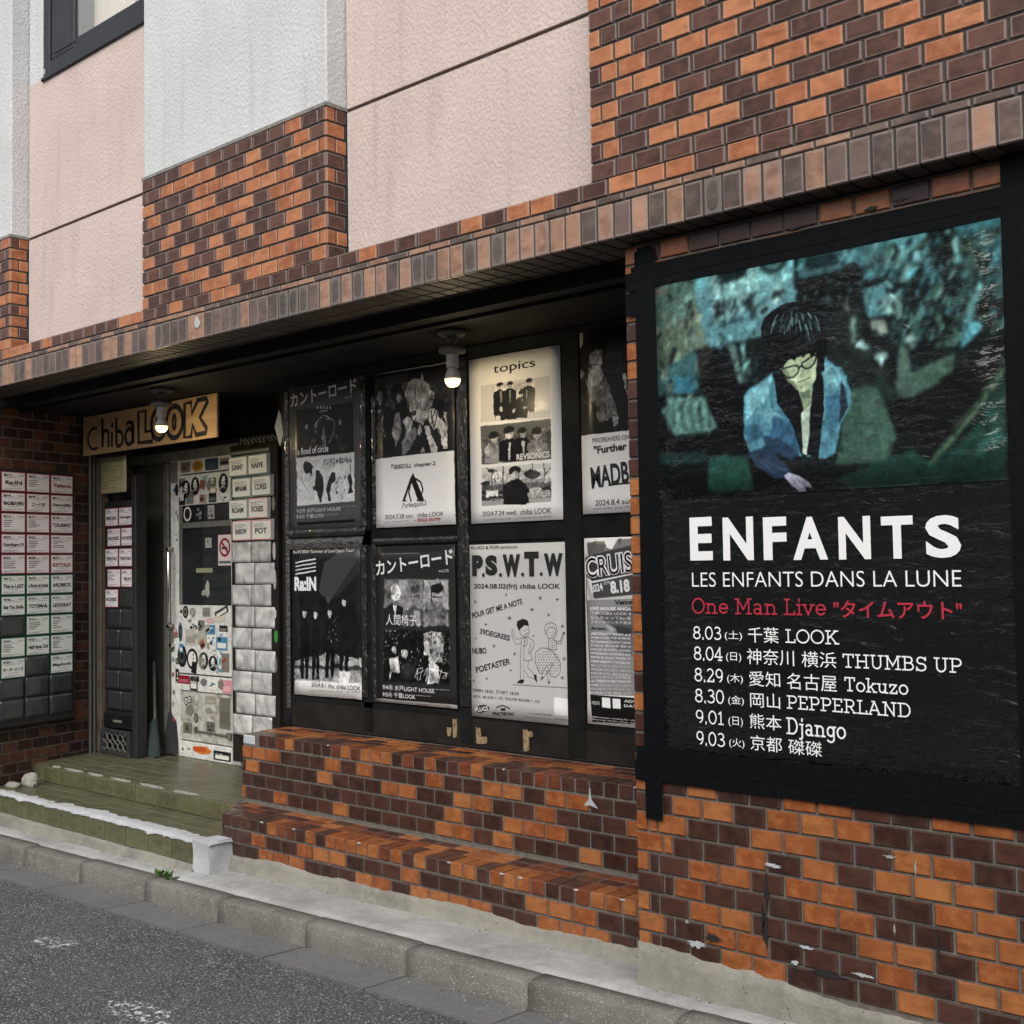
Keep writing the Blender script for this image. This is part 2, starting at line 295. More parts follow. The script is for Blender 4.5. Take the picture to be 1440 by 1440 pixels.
def slab_mb(t, x, z, L, H, c, th=.105):
    """slab-serif lettering drawn with constant-width strokes"""
    tot = sum(GLY[ch][0] for ch in t); sx = L/tot; mb = MB(); cur = 0; k = 0
    hz = H/(1.12 if 'j' in t or 'g' in t else 1.0); z0 = z+(H-hz)*1.0 if hz != H else z; w = th*hz
    for ch in t:
        gw, ss = GLY[ch]
        for s_ in ss:
            P = [Vector((x+(cur+a)*sx, z0+b*hz)) for a, b in s_]; yy = -.0012-.00002*(k % 7); k += 1
            for i, (a, b) in enumerate(zip(P, P[1:])):
                d = (b-a); Ln = d.length
                if Ln < 1e-6: continue
                d /= Ln; n = Vector((-d.y, d.x))*w/2; e = d*w*.42
                mb.add([(q_.x, yy-.000004*i, q_.y) for q_ in (a-e+n, a-e-n, b+e-n, b+e+n)], [(0, 1, 2, 3)], ink(c))
        cur += gw
    return mb
def put_text(parent, entries, loc=(0, 0, 0), yoff=-.0012):
    for e in entries:
        t = e[0]
        if t.startswith('~'): mb = slab_mb(t[1:], e[1], e[2], e[3], e[4], e[6], e[7] or .105)
        else: mb = text_mb([e], 't', 0-.0)
        if mb.v: ob('text_line', mb, parent, (loc[0], loc[1]+yoff, loc[2]))
def text_mb(entries, name, yoff=-.0012):
    """entries: (string, x, z, length, height, angle, colour, bold) fitted to their boxes; front faces -Y"""
    mb = MB()
    for (t, x, z, L, H, an, c, bold) in entries:
        cu = bpy.data.curves.new('t', 'FONT'); cu.body = t; cu.offset = 0. if (H < .09 and any(ord(q_) > 0x3fff for q_ in t)) else bold; cu.resolution_u = 3; cu.resolution_u = 2 if H < .02 else 4
        o = bpy.data.objects.new('t', cu); COL.objects.link(o)
        me = bpy.data.meshes.new_from_object(o.evaluated_get(bpy.context.evaluated_depsgraph_get()) if False else o)
        bpy.data.objects.remove(o); bpy.data.curves.remove(cu)
        n = len(me.vertices)
        if n == 0: continue
        co = np.empty(n*3); me.vertices.foreach_get('co', co); co = co.reshape(-1, 3)
        mn = co.min(0); mx = co.max(0); u = (co[:, 0]-mn[0])/max(mx[0]-mn[0], 1e-6)*L; v = (co[:, 1]-mn[1])/max(mx[1]-mn[1], 1e-6)*H
        ca, sa = math.cos(an), math.sin(an); X = x+u*ca-v*sa; Z = z+u*sa+v*ca
        mb.add([(a, yoff, b) for a, b in zip(X, Z)], [tuple(p.vertices) for p in me.polygons], c if isinstance(c, bpy.types.Material) else ink(c))
        bpy.data.meshes.remove(me)
    return mb
# ------------------------------------------------------------------ flat prints
def raster(ops, W, H, name, post=None):
    SS = 2; W2, H2 = int(W*SS), int(H*SS); A = np.zeros((H2, W2, 3), np.float32); rs = random.Random(5)
    def fill(pts, c):
        P = np.array(pts)*[W2, H2]; x0 = max(int(P[:, 0].min()), 0); x1 = min(int(P[:, 0].max())+2, W2); y0 = max(int(P[:, 1].min()), 0); y1 = min(int(P[:, 1].max())+2, H2)
        if x1 <= x0 or y1 <= y0: return
        X, Y = np.meshgrid(np.arange(x0, x1)+.5, np.arange(y0, y1)+.5); ins = np.zeros(X.shape, bool); n = len(P)
        for i in range(n):
            ax, ay = P[i]; bx, by = P[(i+1) % n]
            if ay == by: continue
            ins ^= ((ay > Y) != (by > Y)) & (X < (bx-ax)*(Y-ay)/(by-ay)+ax)
        A[y0:y1, x0:x1][ins] = c
    asp = W/H
    for o in ops:
        k = o[0]
        if k == 'b': A[:] = o[1]
        elif k == 'p': fill(o[2], o[1])
        elif k == 'e':
            cx, cy, rx, ry = o[2]; fill([(cx+rx*math.cos(t), cy+ry*math.sin(t)) for t in np.linspace(0, 2*math.pi, 22)[:-1]], o[1])
        elif k == 'l':
            wd = max(o[2]*W2, 1.6)/2; pts = [np.array(p)*[W2, H2] for p in o[3]]
            for a, b in zip(pts, pts[1:]):
                d = b-a; L = np.hypot(*d)+1e-6; nx = np.array([-d[1], d[0]])/L*wd; e = d/L*wd*.5
                fill([((a-e+nx)/[W2, H2]), ((b+e+nx)/[W2, H2]), ((b+e-nx)/[W2, H2]), ((a-e-nx)/[W2, H2])], o[1])
        elif k == 's':
            cols, n, (u0, v0, u1, v1), size, seed, el_ = o[1:]; r = random.Random(seed)
            for _ in range(n):
                cx, cy = r.uniform(u0, u1), r.uniform(v0, v1); s = size*r.uniform(.25, 1); a = r.uniform(-.5, .5)+1.2; c = r.choice(cols); w = s/el_*r.uniform(.5, 1.2)
                q = [(-s/2, -w/2), (s/2, -w/2*r.uniform(.3, 1)), (s/2*r.uniform(.6, 1), w/2), (-s/2, w/2)]
                fill([(cx+x*math.cos(a)-y*math.sin(a), cy+(x*math.sin(a)+y*math.cos(a))*asp) for x, y in q], c)
        elif k == 'd':   # fine print detail: short strokes lighter or darker than what they lie on
            n_, (u0, v0, u1, v1), size, seed, lo, hi = o[1:]; r = random.Random(seed)
            for _ in range(n_):
                cx, cy = r.uniform(u0, u1), r.uniform(v0, v1); px, py = int(min(max(cx, 0), .999)*W2), int(min(max(cy, 0), .999)*H2); c = np.clip(A[py, px]*r.uniform(lo, hi)+r.uniform(-4, 6), 0, 245)
                s = size*r.uniform(.2, 1); a = r.gauss(1.3, .7); w = s*r.uniform(.10, .4); q = [(-s/2, -w/3), (0, -w/2), (s/2, -w/6), (s/2.4, w/3), (0, w/2)]
                fill([(cx+x*math.cos(a)-y*math.sin(a), cy+(x*math.sin(a)+y*math.cos(a))*asp) for x, y in q], c)
        elif k == 'tex':   # photographic tone variation inside a printed picture
            (u0, v0, u1, v1), amp, seed = o[1:]; rw_ = np.random.default_rng(seed); x0, x1, y0, y1 = int(u0*W2), int(u1*W2), int(v0*H2), int(v1*H2); S_ = A[y0:y1, x0:x1]; hh, ww = S_.shape[:2]; F = np.zeros((hh, ww), np.float32)
            for cells, am in ((9, 1.), (22, .8), (50, .6)):
                g_ = rw_.normal(0, 1, (int(cells*hh/ww)+3, cells+3)); yi = np.linspace(0, g_.shape[0]-1.01, hh); xi = np.linspace(0, g_.shape[1]-1.01, ww); y_ = yi.astype(int); x_ = xi.astype(int); fy = (yi-y_)[:, None]; fx = (xi-x_)[None]
                F += am*(g_[y_][:, x_]*(1-fy)*(1-fx)+g_[y_+1][:, x_]*fy*(1-fx)+g_[y_][:, x_+1]*(1-fy)*fx+g_[y_+1][:, x_+1]*fy*fx)
            gy, gx = np.mgrid[0:hh, 0:ww]; S_ = S_[np.clip(gy+F*ww*.006, 0, hh-1).astype(int), np.clip(gx+np.roll(F, 7, 0)*ww*.006, 0, ww-1).astype(int)]
            A[y0:y1, x0:x1] = np.clip(S_*(1+amp*F[..., None])+amp*14*F[..., None], 6, 245)
        elif k == 'tint':
            lum = A@np.array([.3, .59, .11], np.float32); A = A*(1-o[2])+lum[..., None]*np.array(o[1], np.float32)*o[2]; A = 255*np.clip(A/255, 0, 1)**o[3]
        elif k == 'warp':
            rw_ = np.random.default_rng(o[2])
            def field(cells):
                g_ = rw_.normal(0, 1, (cells+2, int(cells*asp)+2)); yi = np.linspace(0, g_.shape[0]-1.001, H2); xi = np.linspace(0, g_.shape[1]-1.001, W2); y_ = yi.astype(int); x_ = xi.astype(int); fy = (yi-y_)[:, None]; fx = (xi-x_)[None]; fy = fy*fy*(3-2*fy); fx = fx*fx*(3-2*fx)
                return g_[y_][:, x_]*(1-fy)*(1-fx)+g_[y_+1][:, x_]*fy*(1-fx)+g_[y_][:, x_+1]*(1-fy)*fx+g_[y_+1][:, x_+1]*fy*fx
            dx_ = (field(14)+.5*field(40))*o[1]*W2; dy_ = (field(14)+.5*field(40))*o[1]*W2; yy_, xx_ = np.mgrid[0:H2, 0:W2]
            A = A[np.clip(yy_+dy_, 0, H2-1).astype(int), np.clip(xx_+dx_, 0, W2-1).astype(int)]
            A *= (1+o[3]*(field(30)+field(90)))[..., None]
        elif k == 'blur':
            for r_ in range(1, o[1]+1):
                for ax in (0, 1): A[:] = (np.roll(A, r_, ax)+2*A+np.roll(A, -r_, ax))/4
    for ax in (0, 1): A = (np.roll(A, 1, ax)+2*A+np.roll(A, -1, ax))/4
    rg = np.random.default_rng(3); A = A.reshape(H2//SS, SS, W2//SS, SS, 3).mean((1, 3)); A += rg.normal(0, 3.0, A.shape[:2]+(1,)); A = np.clip(A/255, 0, 1)
    img = bpy.data.images.new(name, W2//SS, H2//SS); out = np.ones((A.shape[0], A.shape[1], 4), np.float32); out[..., :3] = A
    img.pixels.foreach_set(out.ravel()); img.update(); img.pack(); return img
def print_mat(name, img, rough=.35, coat=0., wr=.15, stretch=(1, 1, 1), wsc=14, grade=1.):
    q = NT(name); ti = q.n('ShaderNodeTexImage'); ti.image = img; ti.extension = 'EXTEND'; q.l(q.tc.outputs['UV'], ti.inputs[0])
    q.col(q.mix(1., ti.outputs[0], (grade, grade, grade*.985), 'MULTIPLY')); q.rough(rough); q.p.inputs['Specular IOR Level'].default_value = .22; q.p.inputs['Coat Weight'].default_value = coat; q.p.inputs['Coat Roughness'].default_value = .1
    q.bump(q.noise(wsc, 3, .5, vec=q.mapping(stretch)), wr, .01); return q.m
def sheet(w, h, m, nx=6, nz=8, wav=.003, th=.0015, seed=0, y=0., curl=0.):
    """a slightly wavy sheet of paper with real thickness, UV mapped 0..1"""
    v = []; f = []; uv = []
    for j in range(nz+1):
        for i in range(nx+1):
            u, t = i/nx, j/nz; e = min(u, 1-u, t, 1-t)
            v.append((u*w, y-wav*(.5+.5*mnoise.noise(Vector((u*3+seed*7.1, t*3, seed))))-curl*max(0, .12-e)*4*abs(mnoise.noise(Vector((u*4, t*4, seed+3.)))), t*h))
    n = nx+1
    for j in range(nz):
        for i in range(nx): f.append((j*n+i, j*n+i+1, (j+1)*n+i+1, (j+1)*n+i))
    N = len(v); v += [(a, b+th, c) for a, b, c in v]; f += [tuple(reversed([q+N for q in g])) for g in f]
    ring = [i for i in range(n)]+[j*n+nx for j in range(1, nz+1)]+[nz*n+i for i in range(nx-1, -1, -1)]+[j*n for j in range(nz-1, 0, -1)]
    f += [(ring[(k+1) % len(ring)], ring[k], ring[k]+N, ring[(k+1) % len(ring)]+N) for k in range(len(ring))]
    me = bpy.data.meshes.new('sheet'); me.from_pydata(v, [], f); me.materials.append(m); ul = me.uv_layers.new(name='UVMap')
    for lp in me.loops:
        q = v[lp.vertex_index]; ul.data[lp.index].uv = (q[0]/w, q[2]/h)
    for p in me.polygons: p.use_smooth = True
    return me
# flat prints: (x, y, z, w, h, shapes as fractions of the sheet, lettering in metres)
PRINTS={
'kanto36':(-5.44,0.8,1.715,0.605,0.815,
[('b', 84), ('p', 20, [(0.0942, 0.8294), (0.9074, 0.8221), (0.9074, 0.492), (0.0975, 0.5043)]), ('l', 190, 0.0099, [(0.3785, 0.6515), (0.3736, 0.7129), (0.4132, 0.7325), (0.4595, 0.7546), (0.4992, 0.7656), (0.5471, 0.7571), (0.5851, 0.7411), (0.643, 0.7178), (0.6512, 0.6896), (0.6413, 0.6442), (0.6116, 0.6086), (0.5636, 0.5742)]), ('l', 150, 0.005, [(0.3983, 0.6405), (0.3983, 0.7018), (0.4595, 0.735), (0.4992, 0.7521), (0.5669, 0.7374), (0.6231, 0.7055), (0.6231, 0.654), (0.5835, 0.6012)]), ('e', 150, (0.4992, 0.7939, 0.0677, 0.0073)), ('e', 190, (0.4149, 0.8233, 0.0165, 0.0098)), ('e', 190, (0.4612, 0.8196, 0.0148, 0.0111)), ('e', 190, (0.5058, 0.8172, 0.0149, 0.0098)), ('e', 190, (0.5488, 0.8135, 0.0148, 0.0098)), ('e', 190, (0.5917, 0.8098, 0.0149, 0.0111)), ('p', 110, [(0.4661, 0.6368), (0.5074, 0.681), (0.5256, 0.6233), (0.5339, 0.5485), (0.4744, 0.5521)]), ('e', 150, (0.2529, 0.7018, 0.0165, 0.0197)), ('e', 150, (0.7289, 0.7031, 0.0166, 0.0208)), ('e', 120, (0.4975, 0.6626, 0.0182, 0.0208)), ('l', 120, 0.0067, [(0.3107, 0.5853), (0.3322, 0.6074), (0.3719, 0.6074), (0.3752, 0.5902), (0.3471, 0.589)]), ('l', 120, 0.0066, [(0.3603, 0.5448), (0.3802, 0.5669), (0.4198, 0.5656), (0.4231, 0.5497), (0.3967, 0.5485)]), ('l', 120, 0.0066, [(0.6248, 0.5939), (0.6446, 0.616), (0.6826, 0.616), (0.6876, 0.5988), (0.6595, 0.5988)]), ('l', 120, 0.005, [(0.6727, 0.5448), (0.6926, 0.5669), (0.7306, 0.5669), (0.7339, 0.5497), (0.7074, 0.5497)]), ('l', 120, 0.0049, [(0.7488, 0.5227), (0.7669, 0.5436), (0.805, 0.5436), (0.8083, 0.5276), (0.7818, 0.5264)]), ('l', 120, 0.005, [(0.7008, 0.5067), (0.719, 0.5288), (0.757, 0.5276), (0.762, 0.5117), (0.7339, 0.5104)]), ('l', 120, 0.0049, [(0.2711, 0.5497), (0.2909, 0.5718), (0.3306, 0.5718), (0.3339, 0.5546), (0.3058, 0.5534)]), ('p', 226, [(0.0959, 0.4969), (0.9124, 0.492), (0.9174, 0.1718), (0.1025, 0.1669)]), ('p', 40, [(0.1934, 0.4442), (0.2281, 0.4687), (0.3041, 0.4528), (0.3405, 0.4233), (0.324, 0.3865), (0.3025, 0.3534), (0.2876, 0.3877), (0.2331, 0.384), (0.2033, 0.411)]), ('e', 40, (0.4066, 0.3865, 0.0347, 0.0172)), ('p', 45, [(0.3835, 0.3742), (0.4512, 0.3804), (0.4959, 0.3362), (0.4826, 0.2613), (0.4579, 0.1791), (0.4347, 0.1791), (0.4, 0.2552), (0.3504, 0.2675), (0.362, 0.3141)]), ('p', 60, [(0.3256, 0.2822), (0.3719, 0.2896), (0.3769, 0.2675), (0.3405, 0.2626)]), ('p', 50, [(0.6083, 0.3816), (0.6562, 0.3755), (0.6496, 0.3104), (0.5967, 0.2945), (0.5752, 0.2307), (0.5934, 0.1828), (0.5554, 0.1853), (0.5273, 0.2699), (0.5587, 0.3239), (0.5785, 0.3509)]), ('s', [30, 50, 70, 90], 26, (0.6331, 0.1816, 0.8066, 0.3399), 0.03, 3, 2), ('p', 40, [(0.8215, 0.3399), (0.8628, 0.3607), (0.8843, 0.3325), (0.8793, 0.2638), (0.9008, 0.2319), (0.8264, 0.2294), (0.843, 0.2663)]), ('l', 60, 0.0066, [(0.8678, 0.3607), (0.8545, 0.411)]), ('l', 70, 0.0049, [(0.1521, 0.3607), (0.281, 0.2601)]), ('p', 25, [(0.1091, 0.0528), (0.914, 0.0528), (0.9157, 0.0356), (0.1107, 0.0344)]), ('d', 160, (0.1041, 0.5448, 0.8909, 0.7656), 0.05, 1, 0.55, 1.6), ('d', 30, (0.1587, 0.2086, 0.8826, 0.4184), 0.04, 2, 0.6, 1.1), ('warp', 0.0016, 3, 0.0), ('tex', (0.0975, 0.5215, 0.9058, 0.7644), 0.16, 1), ('tex', (0.0975, 0.2012, 0.9174, 0.4675), 0.05, 2)],
[('カントーロード', 0.016, 0.694, 0.5677, 0.076, 0.051, 214, 0.02), ('vol.36', 0.478, 0.696, 0.069, 0.015, 0.0, 190, 0.0), ('mito LIGHT HOUSE & chiba LOOK pre.', 0.05, 0.789, 0.29, 0.006, 0.0, 150, 0.0), ('a flood of circle', 0.075, 0.421, 0.267, 0.038, 0.0, 235, 0.01), ('バンドじゃないもん', 0.294, 0.346, 0.2431, 0.039, 0.0, 40, 0.03), ('9/2㊊ 水戸LIGHT HOUSE', 0.062, 0.094, 0.38, 0.026, 0.0, 200, 0.0), ('9/3㊋ 千葉LOOK', 0.061, 0.063, 0.241, 0.025, 0.0, 200, 0.0), ('open 18:30 start 19:00', 0.451, 0.111, 0.104, 0.008, 0.0, 170, 0.0), ('open 18:30 start 19:00', 0.311, 0.072, 0.105, 0.008, 0.0, 170, 0.0)]),
'seeds':(-4.717,0.8,1.706,0.584,0.808,
[('b', 28), ('p', 236, [(-0.0017, 0.448), (0.9897, 0.4493), (0.9966, -0.005), (0.0, 0.0012)]), ('p', 225, [(-0.0171, 1.0012), (1.0017, 0.9975), (1.0017, 0.9864), (-0.0154, 0.9938)]), ('p', 70, [(-0.0017, 0.9777), (0.4332, 0.9827), (0.4264, 0.745), (0.274, 0.7488), (-0.0068, 0.7921)]), ('p', 48, [(0.4332, 0.979), (1.0, 0.9666), (0.9949, 0.7488), (0.7534, 0.7884), (0.4298, 0.8663)]), ('e', 22, (0.0873, 0.8552, 0.0856, 0.073)), ('e', 150, (0.0616, 0.8379, 0.0343, 0.0458)), ('e', 20, (0.2997, 0.854, 0.0941, 0.0643)), ('e', 140, (0.3151, 0.8218, 0.0359, 0.0272)), ('p', 16, [(-0.0068, 0.7772), (0.1199, 0.7834), (0.2517, 0.7426), (0.2877, 0.6795), (0.238, 0.5), (0.0017, 0.4666)]), ('l', 120, 0.0069, [(0.1027, 0.7302), (0.101, 0.6609), (0.1455, 0.5817)]), ('l', 150, 0.0068, [(0.024, 0.7673), (0.0548, 0.7413), (0.0959, 0.7698)]), ('l', 110, 0.0034, [(0.1661, 0.7488), (0.1798, 0.7017)]), ('p', 18, [(0.2603, 0.7884), (0.3973, 0.7859), (0.4247, 0.6708), (0.2723, 0.6658)]), ('p', 175, [(0.4315, 0.9109), (0.5068, 0.9319), (0.6096, 0.9196), (0.7123, 0.8738), (0.7603, 0.7958), (0.7226, 0.7389), (0.6781, 0.7203), (0.5753, 0.7203), (0.4572, 0.7364), (0.4127, 0.7772), (0.4058, 0.8527)]), ('p', 190, [(0.5959, 0.9245), (0.6147, 0.9616), (0.6336, 0.9134)]), ('l', 60, 0.0052, [(0.476, 0.8923), (0.4589, 0.8106), (0.4932, 0.7327)]), ('l', 60, 0.0051, [(0.536, 0.9022), (0.5188, 0.8292), (0.5599, 0.7215)]), ('l', 60, 0.0068, [(0.5942, 0.8973), (0.6079, 0.8218), (0.5908, 0.7265)]), ('l', 60, 0.0051, [(0.6541, 0.8787), (0.6815, 0.8094), (0.6575, 0.729)]), ('l', 60, 0.0069, [(0.5051, 0.8824), (0.5479, 0.7896), (0.6045, 0.7252)]), ('l', 60, 0.0052, [(0.6969, 0.8453), (0.7175, 0.7983), (0.6935, 0.7413)]), ('l', 60, 0.0069, [(0.4366, 0.8651), (0.4281, 0.8131), (0.4418, 0.745)]), ('p', 205, [(0.4572, 0.7364), (0.6781, 0.7277), (0.6781, 0.6683), (0.6182, 0.6275), (0.5445, 0.6473), (0.4846, 0.6807)]), ('l', 30, 0.0137, [(0.4555, 0.7203), (0.5017, 0.7252), (0.5377, 0.7153)]), ('l', 60, 0.0085, [(0.5908, 0.7228), (0.649, 0.7203)]), ('l', 90, 0.0069, [(0.6027, 0.6436), (0.6404, 0.6448)]), ('e', 25, (0.5, 0.7067, 0.0342, 0.0086)), ('p', 215, [(0.6781, 0.7203), (0.7517, 0.7265), (0.8356, 0.6572), (0.8493, 0.6126), (0.7483, 0.5965), (0.6918, 0.6374)]), ('l', 25, 0.0103, [(0.7226, 0.7092), (0.7483, 0.6114)]), ('l', 25, 0.0103, [(0.7654, 0.7141), (0.7192, 0.6213)]), ('l', 25, 0.0103, [(0.7945, 0.6894), (0.762, 0.604)]), ('p', 150, [(0.2586, 0.7191), (0.3116, 0.7314), (0.3408, 0.6832), (0.3322, 0.5854), (0.2688, 0.5136), (0.2243, 0.5916)]), ('e', 200, (0.2894, 0.6485, 0.0188, 0.0211)), ('p', 190, [(0.3647, 0.6745), (0.4247, 0.7005), (0.4914, 0.6584), (0.4675, 0.6077), (0.4075, 0.5804)]), ('p', 120, [(0.3459, 0.5396), (0.4229, 0.5953), (0.5137, 0.6262), (0.5428, 0.573), (0.4658, 0.5025), (0.3887, 0.4542), (0.351, 0.4554)]), ('p', 200, [(0.6182, 0.62), (0.6901, 0.6225), (0.7175, 0.5619), (0.7962, 0.4839), (0.7877, 0.4468), (0.7158, 0.4517), (0.6729, 0.5347)]), ('l', 90, 0.0068, [(0.6387, 0.578), (0.6747, 0.5569), (0.7106, 0.5693)]), ('e', 190, (0.5719, 0.6002, 0.0274, 0.0298)), ('p', 190, [(0.7928, 0.6163), (0.851, 0.6634), (0.9195, 0.5854), (0.9092, 0.4629), (0.8596, 0.4653), (0.8476, 0.5396)]), ('p', 150, [(0.8801, 0.7054), (0.9092, 0.6968), (0.9195, 0.5792), (0.8853, 0.6535)]), ('p', 140, [(0.5753, 0.4592), (0.6147, 0.5012), (0.6421, 0.4554)]), ('e', 90, (0.8134, 0.5854, 0.0188, 0.0173)), ('p', 22, [(0.3442, 0.1584), (0.4538, 0.3082), (0.4846, 0.3366), (0.6062, 0.1745), (0.6164, 0.1535), (0.5171, 0.1559), (0.5394, 0.1658), (0.4606, 0.2847), (0.3818, 0.1683), (0.411, 0.1597)]), ('l', 25, 0.0154, [(0.4572, 0.1597), (0.4281, 0.2116), (0.4521, 0.271), (0.512, 0.2983), (0.5788, 0.2723), (0.6045, 0.2265), (0.5771, 0.1832), (0.5531, 0.1584)]), ('d', 420, (-0.0137, 0.4988, 0.9983, 0.8861), 0.06, 3, 0.6, 1.45), ('warp', 0.0016, 3, 0.0), ('tex', (0.0, 0.4827, 0.9983, 0.901), 0.16, 3)],
[('『SEEDS』chapter.2', 0.123, 0.294, 0.326, 0.031, 0.0, 25, 0.012), ('ΛrlequiΩ', 0.2, 0.085, 0.1793, 0.037, 0.056, 50, 0.0), ('2024.7.28 sun.', 0.07, 0.043, 0.217, 0.023, 0.0, 80, 0.0), ('chiba LOOK', 0.313, 0.044, 0.189, 0.023, 0.0, 70, 0.0), ('open 17:00 / start 17:30      adv', 0.07, 0.024, 0.238, 0.009, 0.0, 130, 0.0), ('SOLD OUT!!!', 0.315, 0.022, 0.163, 0.016, 0.0, (165, 30, 50), 0.04)]),
'topics':(-4.029,0.8,1.704,0.576,0.798,
